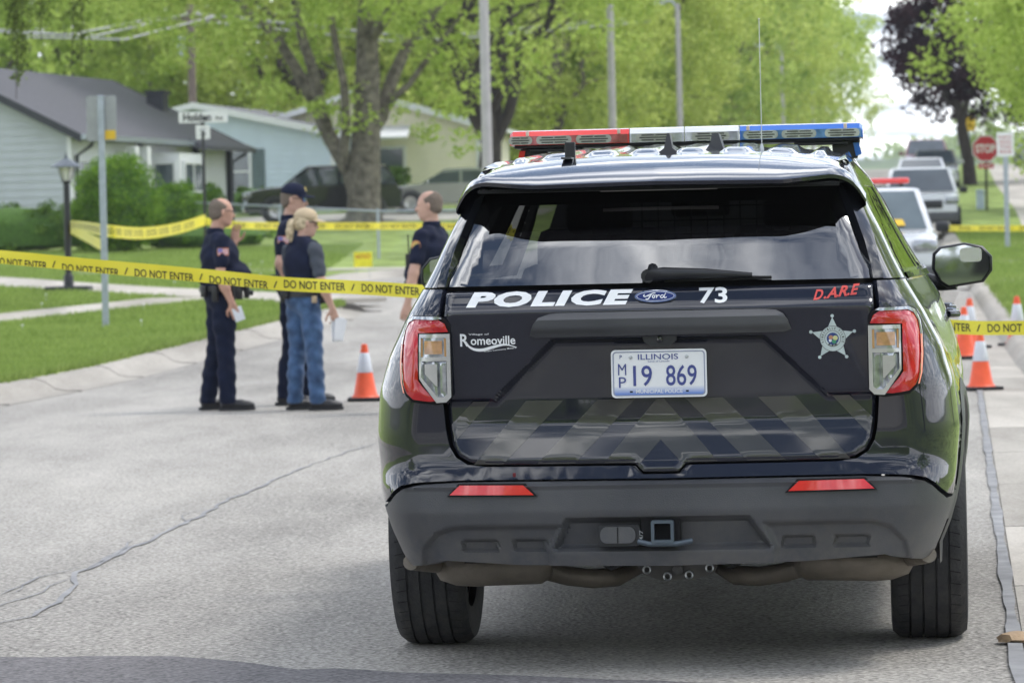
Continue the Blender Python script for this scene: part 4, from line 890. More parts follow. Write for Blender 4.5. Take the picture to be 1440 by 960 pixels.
def sdp(p, poly):
    """signed distance to a polygon (negative inside)"""
    d = 1e9; ins = False; n = len(poly)
    for i in range(n):
        ax, ay = poly[i]; bx, by = poly[(i + 1) % n]; ex, ey = bx - ax, by - ay; wx, wy = p[0] - ax, p[1] - ay
        t_ = max(0, min(1, (wx * ex + wy * ey) / (ex * ex + ey * ey + 1e-12))); d = min(d, math.hypot(wx - ex * t_, wy - ey * t_))
        if (ay > p[1]) != (by > p[1]) and p[0] < ex * (p[1] - ay) / (ey + 1e-12) + ax: ins = not ins
    return -d if ins else d
def sst(x): x = max(0, min(1, x)); return x * x * (3 - 2 * x)
def cdt_panel(outer, holes, gx, gz, cons=()):
    """triangles for a 2D outline with holes and a grid of inner points; gx and gz are lists"""
    def dens(pl, closed=True):
        o_ = []; n = len(pl)
        for i in range(n if closed else n - 1):
            a, b = Vector(pl[i]), Vector(pl[(i + 1) % n]); k = max(1, int((b - a).length / dl)); o_ += [a.lerp(b, j / k) for j in range(k)]
        if not closed: o_.append(Vector(pl[-1]))
        return o_
    dl = max(.012, min(.05, abs(gz[1] - gz[0]) * 1.2)) if len(gz) > 1 else .05
    pts = []; edges = []; loops = [dens(outer)] + [dens(h) for h in holes]
    for lp_ in loops: b = len(pts); k = len(lp_); pts += lp_; edges += [(b + i, b + (i + 1) % k) for i in range(k)]
    for c in cons: q = dens(c, False); b = len(pts); pts += q; edges += [(b + i, b + i + 1) for i in range(len(q) - 1)]
    O2 = [tuple(q) for q in outer]; H2 = [[tuple(q) for q in h] for h in holes]
    grid = []
    for x in gx:
        for z in gz:
            if sdp((x, z), O2) < -.003 and all(sdp((x, z), h) > .003 for h in H2): grid.append(Vector((x, z)))
    v, e_, f, *_ = delaunay_2d_cdt(pts + grid, edges, [], 1, 1e-6)
    v = [tuple(q) for q in v]; f = [tuple(q) for q in f]
    if H2: f = [q for q in f if all(sdp((sum(v[i][0] for i in q) / len(q), sum(v[i][1] for i in q) / len(q)), h) > 0 for h in H2)]
    return v, f
def panel(name, outer, holes, gx, gz, fn, m, parent, thick=.012, cons=(), sm=30, inward=None, flip=False):
    """a skin piece with a returned edge: fn(a, b, off) -> 3D"""
    v, f = cdt_panel(outer, holes, gx, gz, cons); A = [fn(a, b, 0.0) for a, b in v]
    cnt = {}
    for q in f:
        for i in range(len(q)): e_ = (q[i], q[(i + 1) % len(q)]); cnt[e_] = cnt.get(e_, 0) + 1
    bd = [e_ for e_ in cnt if (e_[1], e_[0]) not in cnt]; idx = {}; V = list(A); F = list(f)
    for a, b in bd:
        for k in (a, b):
            if k not in idx: idx[k] = len(V); V.append(fn(v[k][0], v[k][1], -thick))
        F.append((b, a, idx[a], idx[b]))
    me = mesh(name, V, F, m); bm = bmesh.new(); bm.from_mesh(me); bmesh.ops.remove_doubles(bm, verts=bm.verts, dist=1e-6); bmesh.ops.recalc_face_normals(bm, faces=bm.faces)
    c = Vector(fn(v[f[0][0]][0], v[f[0][0]][1], .02)); bm.faces.ensure_lookup_table()
    # point the skin outwards: compare a face normal with the outward direction
    vote = 0; 
    for q in bm.faces[:]:
        pass
    bm.to_mesh(me); bm.free(); smooth(me, sm); me.update()
    s_ = 0
    for k in range(0, min(len(f), 400), 7):
        q = f[k]; p0_, p1_, p2_ = [Vector(A[i]) for i in q[:3]]; nn = (p1_ - p0_).cross(p2_ - p0_); mid = [sum(v[i][j] for i in q) / len(q) for j in (0, 1)]; od = Vector(fn(mid[0], mid[1], .01)) - Vector(fn(mid[0], mid[1], 0)); 
        if len(me.polygons) > k: s_ += 1 if Vector(me.polygons[k].normal).dot(od) > 0 else -1
    if s_ < 0: me.flip_normals()
    return link(name, me, parent)
ar = lambda a, b, n: list(np.linspace(a, b, n))
mir = lambda pl: [(-x, z) for x, z in reversed(pl)]
def solid_patch(name, outline, fn, m, parent, out_=.004, res=.02):
    """a raised flat patch that follows a surface"""
    xs = [p[0] for p in outline]; zs = [p[1] for p in outline]
    return panel(name, outline, [], ar(min(xs), max(xs), max(2, int((max(xs) - min(xs)) / res))), ar(min(zs), max(zs), max(2, int((max(zs) - min(zs)) / res))), lambda a, b, o: fn(a, b, o + out_), m, parent, out_ * .9)

CAR = thing('police_car', 'dark police SUV seen from behind, rear gate lettered POLICE, red and blue light bar', 'police car', (0.452, 12.254, 0), -rad(5.68))
# ---- outlines shared by the panels
GATE = [(-.685, 1.228), (.685, 1.228), (.690, 1.06), (.688, .86), (.683, .79), (.672, .735), (.652, .70), (.615, .676), (.55, .668), (.10, .666), (.08, .664), (.055, .640), (-.055, .640), (-.08, .664), (-.10, .666), (-.55, .668), (-.615, .676), (-.652, .70), (-.672, .735), (-.683, .79), (-.688, .86), (-.690, 1.06)]
def gate_y(x, z):
    """relief of the rear gate, positive = inwards"""
    rec = [(-.335, 1.062), (.335, 1.062), (.53, .874), (.80, .874), (.80, .60), (-.80, .60), (-.80, .874), (-.53, .874)]
    d = sdp((x, z), rec)
    ins = .032 * sst(.5 - d / .022) * ip(z, [.66, .80, 1.06], [.25, .75, 1.15])
    wing = ip(z, [.88, 1.06, 1.157, 1.18], [.012, .0, -.010, 0]) * (1 if abs(x) < 2 else 0)
    edge_ = max(0, -sdp((x, z), GATE)); r_ = .010 * (1 - sst(edge_ / .016))
    return ins + wing * (1 if d > 0 else .3) + r_ - (.022 * max(0, (.80 - z) / .13) if z < .8 else 0)
def gfn(x, z, o=0.0): p = tpos(x, z, o); return (p[0], p[1] + gate_y(x, z), p[2])
GATE_S = [(x * .993, z - (.004 if z > 1.2 else -.0035 if z < .68 else 0)) for x, z in GATE]
cr = [[(-.66, 1.157), (.66, 1.157)], [(-.325, 1.058), (-.525, .877)], [(.325, 1.058), (.525, .877)], [(-.525, .877), (-.68, .877)], [(.525, .877), (.68, .877)]]
gate = panel('rear_gate', GATE_S, [], ar(-.68, .68, 180), ar(.645, 1.222, 84), gfn, M['car_paint'], CAR, .03, cons=cr[:1], sm=40)
# ---- painted body shell
def side_bottom(sg):
    """lower edge of the paint on one side, from tail centre to nose"""
    o_ = [(0, .622)]
    for x, z in ((.40, .624), (.64, .624), (.79, .618), (.835, .610), (.862, .592), (.885, .568), (.905, .548)): o_.append((u_of_x(x, z), z))
    o_ += [(1.92, .540), (u_of_y(.62, .54), .538)]
    for yc in (1.09, 4.11):
        for k in range(0, 13):
            a = math.pi * (1 - k / 12); yy, zz = yc + .435 * math.cos(a), .385 + .435 * math.sin(a)
            if zz > .40: o_.append((u_of_y(yy, zz), zz))
        if yc < 2: o_ += [(u_of_y(1.56, .40), .40), (u_of_y(3.64, .40), .40)]
    o_ += [(u_of_y(4.60, .40), .40), (3.0, .42)]
    return [(sg * u, z) for u, z in o_]
top_front = [(3.0, .98), (u_of_y(4.75, 1.0), 1.06), (u_of_y(4.2, 1.1), 1.15), (u_of_y(3.75, 1.2), 1.225), (u_of_y(2.5, 1.2), 1.232), (u_of_y(1.2, 1.2), 1.232), (2.0, 1.232), (1.5, 1.232), (u_of_x(.695, 1.232), 1.232)]
hole = [(u_of_x(x, z), z) for x, z in ([(.694, 1.229)] + [(x * 1.008, z - (.004 if z < .75 else 0)) for x, z in GATE[2:12]])]
rt_half = side_bottom(1) + top_front + hole
lf_half = [(-u, z) for u, z in reversed(rt_half)]
bc = [(u_of_x(.10, .662), .662), (u_of_x(.082, .659), .659), (u_of_x(.058, .635), .635), (-u_of_x(.058, .635), .635), (-u_of_x(.082, .659), .659), (-u_of_x(.10, .662), .662)]
body_outline = rt_half + bc + lf_half[:-1]
gxs = ar(-3, -2, 46) + ar(-1.97, -1.03, 20) + ar(-1, 1, 42) + ar(1.03, 1.97, 20) + ar(2, 3, 46)
def bfn(u, z, o=0.0):
    p = cpos(u, z, o); a = abs(u); y = p[1]
    # bodyside: shoulder line and a hollow door surface
    if a > 2: k = -.012 * sst(1 - abs(z - .80) / .16) * sst((y - 1.7) / .3) ; return (p[0] + (k if u > 0 else -k), y, z)
    lip = .010 * sst(1 - abs(z - .645) / .014) if a < 1.0 else 0    # step over the bumper
    return (p[0], y - lip, z)
body = panel('body', body_outline, [], gxs, ar(.40, 1.23, 36), bfn, M['car_paint'], CAR, .02, sm=30)
# dark inner shell that closes the shut lines
ins = MB(); vs = []; us = ar(-2.2, 2.2, 45)
for z in (.62, .70, .85, 1.0, 1.12, 1.20, 1.243): vs += [(cpos(u, z, -.055)) for u in us]
n = len(us); ins.add([(x, y + (.035 if abs(x) < .72 else 0), z) for x, y, z in vs], [(i * n + j, i * n + j + 1, (i + 1) * n + j + 1, (i + 1) * n + j) for i in range(6) for j in range(n - 1)]); ins.build('inner_shell', M['gap'], CAR, 40, fix=False)
# ---- lower bumper cladding with its moulded recesses
cl_top = [(0, .615)] + [(u_of_x(x, z - .007), z - .007) for x, z in ((.40, .624), (.64, .624), (.785, .616), (.828, .606), (.855, .588), (.878, .563), (.900, .541))] + [(1.92, .533), (u_of_y(.64, .53), .532)]
cl_bot = [(u_of_y(.60, .45), .44), (1.86, .38), (u_of_x(.87, .352), .352), (u_of_x(.82, .338), .338), (u_of_x(.76, .352), .352), (u_of_x(.70, .366), .366), (u_of_x(.45, .348), .348), (0, .342)]
half = cl_top + cl_bot
clad = half[:-1] + [(0, .342)] + [(-u, z) for u, z in reversed(half[1:-1])]
REC_C = [(-.300, .492), (.275, .492), (.335, .400), (-.340, .400)]
REC_L = [(-.36, .395), (-.325, .472), (-.66, .472), (-.72, .455), (-.765, .405), (-.785, .30), (-.36, .30)]
REC_R = [(-x, z) for x, z in REC_L]
def clad_fn(u, z, o=0.0):
    p = cpos(u, z, o); x = p[0]
    d = .045 * sst(.5 - sdp((x, z), REC_C) / .024) + .022 * sst(.5 - sdp((x, z), REC_L) / .022) + .022 * sst(.5 - sdp((x, z), REC_R) / .022)
    for (a, b) in ((-.64, -.53), (-.475, -.375), (.38, .48), (.545, .65)):
        d += .020 * sst(.5 - sdp((x, z), [(a, .396), (b, .396), (b, .428), (a, .428)]) / .009)
    d -= .010 * sst(1 - abs(z - .604) / .010) * (1 if abs(u) < 1.4 else 0) 
    return (x, p[1] + d, z)
bump = panel('bumper', clad, [], ar(-2.03, 2.03, 300), ar(.345, .61, 48), clad_fn, M['cladding'], CAR, .05, sm=34)
for sg in (1, -1):
    pl = [(.402, .577), (.436, .608), (.64, .610), (.672, .580)]; pl = pl if sg > 0 else mir(pl)
    rim = [(.392, .572), (.430, .613), (.645, .615), (.682, .575)]; rim = rim if sg > 0 else mir(rim)
    solid_patch('reflector_rim', rim, lambda a, b, o: clad_fn(u_of_x(a, b), b, o), M['gap'], bump, .013); solid_patch('reflector', pl, lambda a, b, o: clad_fn(u_of_x(a, b), b, o), M['lens_red2'], CAR, .016)
    # side cladding along the sill and the wheel arches
    mb = MB(); mb.add([cpos(sg * u_of_y(y_, z_), z_, .006) for z_ in (.30, .40) for y_ in ar(1.56, 3.64, 12)], [(i, i + 1, 12 + i + 1, 12 + i) for i in range(11)]); mb.build('sill', M['cladding'], CAR, 40)
    for yc, nm in ((1.09, 0), (4.11, 0)):
        mb = MB(); K = 24; v = []
        for k in range(K + 1):
            a = math.pi * (1.06 - 1.12 * k / K)
            for rr_, oo in ((.500, .001), (.47, .005), (.44, .006), (.425, -.01), (.43, -.20)):
                yy, zz = yc + rr_ * math.cos(a), max(.25, .385 + rr_ * math.sin(a)); p = cpos(sg * max(2.0, u_of_y(yy, max(zz, .36))), max(zz, .36), oo); v.append((p[0], yy, zz))
        mb.add(v, [(i * 5 + j, i * 5 + j + 1, (i + 1) * 5 + j + 1, (i + 1) * 5 + j) for i in range(K) for j in range(4)]); mb.build('wheel_arch', M['cladding'], CAR, 40)
# ---- rear window, its black surround, pillars
GL = [(-.675, 1.240), (.675, 1.240), (.670, 1.28), (.650, 1.36), (.622, 1.44), (.598, 1.50), (.57, 1.548), (-.57, 1.548), (-.598, 1.50), (-.622, 1.44), (-.650, 1.36), (-.670, 1.28)]
rear_glass = panel('rear_window', GL, [], ar(-.67, .67, 40), ar(1.245, 1.545, 12), lambda a, b, o: tpos(a, b, o - .004), M['tinted'], CAR, .004)
# ceramic band around the glass, inside
inn = [(x * .93, 1.262 if z < 1.25 else z * .985 + .012 if z > 1.5 else z) for x, z in GL]
panel('glass_border', GL, [[(-.625, 1.262), (.625, 1.262), (.60, 1.36), (.565, 1.45), (.52, 1.497), (-.52, 1.497), (-.565, 1.45), (-.60, 1.36)]], ar(-.66, .66, 30), ar(1.245, 1.545, 12), lambda a, b, o: tpos(a, b, o - .012), M['interior'], rear_glass, .003)
UP = lambda x, z: (u_of_x(x, z), z)
def ztop(y): return ip(y, [.3, .9, 1.8, 3.0, 3.5], [1.615, 1.64, 1.66, 1.655, 1.60])
for sg in (1, -1):
    # gloss black aero fin between glass and pillar
    fin = [(.680, 1.240), (.712, 1.240), (.698, 1.30), (.682, 1.38), (.656, 1.45), (.634, 1.51), (.620, 1.535), (.590, 1.548), (.604, 1.50), (.626, 1.44), (.654, 1.36), (.674, 1.28)]
    fin = fin if sg > 0 else mir(fin)
    panel('side_fin', fin, [], ar(-.71, .71, 60), ar(1.245, 1.545, 14), lambda a, b, o: (lambda p: (p[0], p[1] - .03 * sst((b - 1.24) / .1), p[2]))(tpos(a, b, o + .006)), M['gloss_black'], CAR, .03)
    # D pillar and roof side in body colour, with the side windows cut out
    out1 = [UP(.716, 1.238), (1.75, 1.238), (2.0, 1.238), (u_of_y(1.2, 1.24), 1.238), (u_of_y(2.5, 1.24), 1.238), (u_of_y(3.95, 1.24), 1.238), (u_of_y(3.55, 1.45), 1.45), (u_of_y(3.2, 1.6), 1.62), (u_of_y(1.8, 1.6), 1.665), (u_of_y(.9, 1.6), 1.645), (2.0, 1.618), (u_of_x(.606, 1.600), 1.600), UP(.626, 1.545), UP(.638, 1.51), UP(.660, 1.45), UP(.686, 1.38), UP(.702, 1.30)]
    w1 = [(u_of_y(.62, 1.26), 1.262), (u_of_y(1.55, 1.26), 1.262), (u_of_y(1.52, 1.5), 1.545), (u_of_y(.95, 1.5), 1.545), (u_of_y(.72, 1.5), 1.46)]
    w2 = [(u_of_y(1.63, 1.26), 1.262), (u_of_y(2.48, 1.26), 1.262), (u_of_y(2.46, 1.5), 1.565), (u_of_y(1.60, 1.5), 1.555)]
    w3 = [(u_of_y(2.58, 1.26), 1.262), (u_of_y(3.62, 1.26), 1.262), (u_of_y(3.25, 1.5), 1.55), (u_of_y(2.56, 1.5), 1.57)]
    S_ = (lambda pl: pl) if sg > 0 else (lambda pl: [(-a, b) for a, b in reversed(pl)])
    upf = lambda a, b, o: cpos(a, b, o)
    panel('pillar', S_(out1), [S_(w1), S_(w2), S_(w3)], [sg * q for q in ar(.95, 2.0, 34) + ar(2.02, 3.0, 40)], ar(1.245, 1.655, 20), upf, M['car_paint'], CAR, .03)
    for w_i in (w1, w2, w3): panel('side_window', S_(w_i), [], [sg * q for q in ar(1.9, 3.0, 40)], ar(1.27, 1.56, 8), lambda a, b, o: cpos(a, b, o - .003), M['tinted'], CAR, .004)
    mb = MB(); K = 30; v = []
    for k in range(K + 1):
        y_ = .50 + 3.2 * k / K
        for (dz, oo) in ((.0, .004), (.0, .012), (.02, .012), (.02, .004)): v.append(cpos(sg * u_of_y(y_, 1.236), 1.232 + dz, oo))
    mb.add(v, [(i * 4 + j, i * 4 + (j + 1) % 4, (i + 1) * 4 + (j + 1) % 4, (i + 1) * 4 + j) for i in range(K) for j in range(4)]); mb.build('belt_moulding', M['gloss_black'], CAR)
# door shut lines on the sides
for sg in (1, -1):
    for yy in (1.60, 2.58, 3.72):
        mb = MB(); v = []
        for z in ar(.45, 1.22, 14):
            yq = yy + (.0 if yy > 2 else -.25 * sst((.85 - z) / .4) * -1)
            for dy in (-.0035, .0035): v.append(bfn(sg * u_of_y(yq + dy, z), z, .0015))
        mb.add(v, [(2 * i, 2 * i + 1, 2 * i + 3, 2 * i + 2) for i in range(13)]); mb.build('door_seam', M['gap'], CAR)
    for yy in (2.0, 3.0):
        mb = MB(); p = cpos(sg * u_of_y(yy, 1.08), 1.08, .02); q = cpos(sg * u_of_y(yy + .2, 1.08), 1.085, .02); mb.tube([(p[0] - sg * .02, p[1] - .01, p[2]), (p[0] + sg * .012, p[1] + .02, p[2]), (q[0] + sg * .012, q[1] - .02, q[2]), (q[0] - sg * .02, q[1] + .01, q[2])], .014, 8); mb.build('door_handle', M['car_paint'], CAR, 60)
# ---- roof with lengthwise ribs
ry = ([.42, .60, .9, 1.8, 2.8, 3.25, 3.5], [1.648, 1.655, 1.672, 1.706, 1.710, 1.690, 1.655])
def roof_w(y): return ip(y, [.42, 3.5], [.575, .565])
def rib(x, y):
    if y < .62 or y > 3.3: e_ = 0
    e_ = sst((y - .74 - .10 * abs(x)) / .10) * sst((3.3 - y) / .2)
    k = x / .152; ph = k - math.floor(k); return .015 * e_ * sst((.5 - abs(ph - .5)) / .2 - .55) * (1 if abs(x) < .53 else 0)
def rfn(x, y, o=0.0): a = abs(x) / roof_w(y); z = ip(y, *ry) - .030 * a ** 2.6; return (x, y, z + rib(x, y) + o)
panel('roof', [(-.575, .606), (.575, .606), (.57, 3.3), (.56, 3.48), (-.56, 3.48), (-.57, 3.3)], [], ar(-.57, .57, 96), ar(.62, 3.45, 70), rfn, M['car_paint'], CAR, .02, sm=50)
for sg in (1, -1):
    mb = MB(); v = []; ys_ = ar(.62, 3.4, 30)
    for y_ in ys_:
        a = rfn(sg * .570, y_); zp_ = ip(y_, [.62, .9, 1.8, 3.2, 3.5], [1.618, 1.645, 1.665, 1.62, 1.52]); b = cpos(sg * max(1.9, u_of_y(y_, zp_)), zp_)
        v += [(a[0], y_, a[2] - .004), ((a[0] + b[0]) / 2 + sg * .012, y_, (a[2] + b[2]) / 2 + .008), (b[0] + sg * .002, y_, b[2])]
    mb.add(v, [(i * 3 + j, i * 3 + j + 1, (i + 1) * 3 + j + 1, (i + 1) * 3 + j) for i in range(len(ys_) - 1) for j in range(2)]); mb.build('roof_rail', M['car_paint'], CAR, 60)
# ---- spoiler: section swept across the car
mb = MB(); sx = ar(-.665, .665, 71); v = []
for x in sx:
    a = abs(x); zt = ip(a, [0, .40, .46, .56, .60, .635, .665], [1.558, 1.553, 1.558, 1.568, 1.560, 1.535, 1.485]); yt = ip(a, [0, .41, .47, .59, .665], [.12, .135, .150, .20, .30])
    zr_ = rfn(min(x, .565) if x > 0 else max(x, -.565), .60)[2] if a <= .565 else ip(a, [.565, .60, .64, .665], [1.624, 1.606, 1.560, 1.495]); yr_ = ip(a, [0, .565, .665], [.605, .605, .64])
    v += [(x, yr_, zr_ + .001), (x, yr_ - .05, zr_ - .001), (x, yt + (yr_ - yt) * .55, zt + (zr_ - zt) * .72), (x, yt + .05, zt + .026), (x, yt, zt + .006), (x, yt + .003, zt - .006), (x, yt + .06, zt - .014), (x, yt + .25, zt - .006)]
mb.add(v, [(i * 8 + j, i * 8 + j + 1, (i + 1) * 8 + j + 1, (i + 1) * 8 + j) for i in range(len(sx) - 1) for j in range(7)]); mb.build('spoiler', M['car_paint'], CAR, 40)
mb = MB(); mb.box((0, .255, 1.541), (.38, .012, .012), bev=.003); mb.build('high_brake_light', mat('smoked_lens', (.22, .20, .20), .2, coat=1), CAR)
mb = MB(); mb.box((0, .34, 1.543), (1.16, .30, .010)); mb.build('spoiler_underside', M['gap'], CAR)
# ---- bonnet, windscreen, nose
def hood(x, y): return (x, y, ip(y, [3.85, 4.4, 4.8, 4.98], [1.205, 1.14, 1.06, .97]) - .05 * (abs(x) / .9) ** 3 + .01 * sst(1 - abs(abs(x) - .55) / .12))
mb = MB(); xs = ar(-1, 1, 25); ys_ = ar(3.8, 4.98, 14); v = []
for y_ in ys_:
    for k in xs: x = k * .93 * side_k(y_, 1.1); v.append(hood(x, y_))
mb.add(v, [(i * 25 + j, i * 25 + j + 1, (i + 1) * 25 + j + 1, (i + 1) * 25 + j) for i in range(13) for j in range(24)]); mb.build('bonnet', M['car_paint'], CAR, 50)
mb = MB(); mb.box((0, 4.95, .70), (1.50, .06, .52), bev=.02); gr = mb.build('front_fascia', M['cladding'], CAR)
for z in ar(.62, .88, 6): q = MB(); q.box((0, 4.985, z), (1.0, .02, .018)); q.build('grille_bar', M['gloss_black'], gr)
for sg in (1, -1): q = MB(); q.box((sg * .68, 4.93, .87), (.26, .12, .14), bev=.03); q.build('headlight', M['lens_clear'], CAR)
mb = MB(); v = []
for t_ in ar(0, 1, 8):
    for k in ar(-1, 1, 13): wd = .76 + (.57 - .76) * t_; v.append((k * wd, 3.92 - .47 * t_ - .06 * k * k, 1.205 + (1.645 - 1.205) * t_ - .02 * k * k * t_))
mb.add(v, [(i * 13 + j, i * 13 + j + 1, (i + 1) * 13 + j + 1, (i + 1) * 13 + j) for i in range(7) for j in range(12)]); mb.build('windscreen', M['clear'], CAR, 60)
# ---- cabin: floor, seats, cage
mb = MB(); mb.box((0, 2.2, .72), (1.5, 3.4, .05)); mb.box((0, 3.65, 1.08), (1.45, .4, .24), bev=.04); mb.build('cabin_floor', M['interior'], CAR)
mb = MB(); v = []
for y_ in ar(.5, 3.4, 10):
    for x in ar(-.62, .62, 7): v.append((x, y_, rfn(x * .9, y_)[2] - .055))
mb.add(v, [(i * 7 + j, i * 7 + j + 1, (i + 1) * 7 + j + 1, (i + 1) * 7 + j) for i in range(9) for j in range(6)]); mb.build('headliner', mat('headliner', (.10, .10, .10), .9), CAR)
for x in (-.38, .38):
    mb = MB(); mb.box((x, 2.75, 1.12), (.50, .14, .62), bev=.05, rx=rad(-8)); st = mb.build('seat', M['interior'], CAR, 60); q = MB(); q.box((x, 2.70, 1.47), (.26, .10, .14), bev=.04); q.build('headrest', M['interior'], st, 60)
mb = MB(); mb.box((0, 1.75, 1.02), (1.2, .14, .55), bev=.05, rx=rad(-8)); mb.build('rear_seat', M['interior'], CAR, 60)
mb = MB(); mb.box((-.02, 3.33, 1.50), (.24, .04, .07), bev=.02); mb.build('interior_mirror', M['interior'], CAR)
cg = MB(); 
for x in ar(-.27, .40, 13): cg.tube([(x, .95, 1.30), (x, .98, 1.535)], .0028, 5)
for z in ar(1.30, 1.535, 6): cg.tube([(-.30, .95 + (z - 1.3) * .12, z), (.43, .95 + (z - 1.3) * .12, z)], .0028, 5)
cg.build('cage_mesh', M['interior'], CAR)
# ---- wiper
mb = MB(); wf = lambda x, z, o: tpos(x, z, o)
mb.tube([wf(-.015, 1.290, .02), wf(-.02, 1.262, .035), wf(.02, 1.268, .040), wf(.15, 1.266, .038), wf(.30, 1.258, .022)], [.016, .026, .022, .017, .008], 8); mb.tube([wf(-.03, 1.262, .0), wf(-.03, 1.262, .045)], .022, 12); mb.build('wiper_arm', M['box_black'], CAR, 50)
mb = MB(); mb.tube([wf(.02, 1.246, .008), wf(.19, 1.250, .010), wf(.362, 1.249, .008)], [.006, .009, .005], 6); mb.build('wiper_blade', M['gap'], CAR, 50)
# ---- handle trim and camera
HT = [(-.408, 1.080), (-.395, 1.115), (-.378, 1.137), (-.345, 1.148), (-.32, 1.151), (.34, 1.151), (.375, 1.148), (.398, 1.135), (.412, 1.115), (.422, 1.085), (.40, 1.078), (-.39, 1.074)]
def htf(x, z, o): p = gfn(x, z, 0); return (p[0], p[1] - .012 - o - .028 * sst((1.152 - z) / .022) + .020 * sst((1.105 - z) / .03), p[2])
ht = panel('handle_trim', HT, [], ar(-.40, .42, 60), ar(1.076, 1.15, 12), htf, M['cladding'], CAR, .035, sm=40)
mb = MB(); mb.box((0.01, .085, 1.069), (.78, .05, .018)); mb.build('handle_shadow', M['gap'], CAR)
CM = [(-.052, 1.078), (.062, 1.078), (.056, 1.055), (.035, 1.040), (-.025, 1.040), (-.046, 1.055)]
panel('camera_pod', CM, [], ar(-.05, .06, 10), ar(1.042, 1.076, 5), lambda a, b, o: (a, .045 + o * -1, b), M['box_black'], CAR, .05)
mb = MB(); mb.lathe([(.0, -.004), (.009, -.003), (.011, .002), (.011, .02)], 16, (.005, .042, 1.060), 'Y'); mb.build('camera_lens', M['gloss_black'], CAR, 40)
mb = MB(); mb.lathe([(.0, -.001), (.0075, -.001), (.0075, .012)], 14, (.388, .030, 1.128), 'Y'); mb.build('lock_button', M['cladding'], CAR, 40)
# ---- tail lights
def light(sg):
    S2 = (lambda pl: pl) if sg > 0 else mir
    hs = [(.664, 1.118), (.676, 1.136), (.700, 1.148), (.800, 1.151), (.832, 1.140), (.852, 1.112), (.862, 1.060), (.862, .985), (.852, .930), (.832, .895), (.800, .874), (.712, .864), (.676, .872), (.662, .892)]
    sq_ = lambda a: (abs(a) if abs(a) < .76 else .76 + (abs(a) - .76) * .78) * (1 if a > 0 else -1)
    lf = lambda k: (lambda a, b, o: (lambda p: (p[0], p[1] - k - o - .012 * sst((.86 - abs(a)) / .03), p[2]))(tpos(sq_(a), b, 0)))
    h_ = panel('tail_light', S2(hs), [], [sg * q for q in ar(.66, .862, 24)], ar(.866, 1.15, 28), lf(.000), M['gap'], CAR, .03)
    rl = [(.670, 1.098), (.681, 1.124), (.704, 1.138), (.798, 1.141), (.825, 1.131), (.843, 1.106), (.852, 1.058), (.852, .986), (.843, .934), (.825, .903), (.797, .884), (.735, .876), (.716, .878), (.775, .945), (.775, 1.095), (.672, 1.098)]
    r_ = panel('red_lens', S2(rl), [], [sg * q for q in ar(.67, .852, 30)], ar(.878, 1.14, 34), lambda a, b, o: lf(.012)(a, b, o + .006 * sst((-sdp((abs(a), b), rl)) / .02)), M['lens_red'], h_, .012, sm=50)
    rim2 = [(.688, 1.141), (.700, 1.147), (.800, 1.149), (.830, 1.138), (.849, 1.108), (.858, 1.058), (.858, 1.0), (.850, 1.0), (.850, 1.058), (.841, 1.104), (.823, 1.129), (.797, 1.139), (.704, 1.137)]
    panel('clear_edge', S2(rim2), [], [sg * .7], ar(1.0, 1.149, 10), lf(.020), M['lens_clear'], h_, .008)
    fr_o = [(.664, 1.092), (.768, 1.092), (.768, .950), (.712, .872), (.680, .874), (.664, .890)]
    fr_a = [(.676, 1.080), (.760, 1.080), (.760, 1.018), (.676, 1.018)]; fr_b = [(.676, 1.006), (.760, 1.006), (.760, .955), (.708, .890), (.688, .890), (.676, .900)]
    panel('silver_frame', S2(fr_o), [S2(fr_a), S2(fr_b)], [sg * q for q in ar(.66, .772, 10)], ar(.875, 1.09, 14), lf(.020), M['silver_frame'], h_, .014)
    a_ = panel('amber_segment', S2(fr_a), [], [sg * q for q in ar(.68, .76, 10)], ar(1.02, 1.08, 8), lf(.014), M['lens_clear'], h_, .004)
    bx = [(.690, 1.070), (.748, 1.070), (.748, 1.028), (.690, 1.028)]; panel('amber_bulb', S2(bx), [], [sg * .7], [1.04, 1.05], lf(.018), M['lens_amber'], h_, .006)
    for q0 in ((.676, .683), (.754, .760)): panel('amber_bar', S2([(q0[0], 1.078), (q0[1], 1.078), (q0[1], 1.020), (q0[0], 1.020)]), [], [sg * .7], [1.04, 1.05], lf(.017), mat('amber_strip', (.50, .26, .08), .2, coat=1), h_, .004)
    panel('reverse_segment', S2(fr_b), [], [sg * q for q in ar(.68, .76, 10)], ar(.89, 1.0, 12), lambda a, b, o: lf(.014)(a, b, o + .004 * math.sin(a * 420)), M['lens_clear'], h_, .004)
    panel('reverse_bulb', S2([(.708, .996), (.748, .996), (.748, .965), (.712, .925), (.708, .925)]), [], [sg * .7], [.95, .96], lf(.018), M['silver_frame'], h_, .006)
    so = [(.848, 1.06), (.856, 1.06), (.858, 1.0), (.852, .94), (.840, .905), (.834, .905), (.846, .94), (.850, 1.0)]
    panel('side_marker', S2(so), [], [sg * .7], ar(.91, 1.05, 8), lf(.024), mat('orange_marker', (.8, .16, .03), .2, coat=1), h_, .006)
light(1); light(-1)
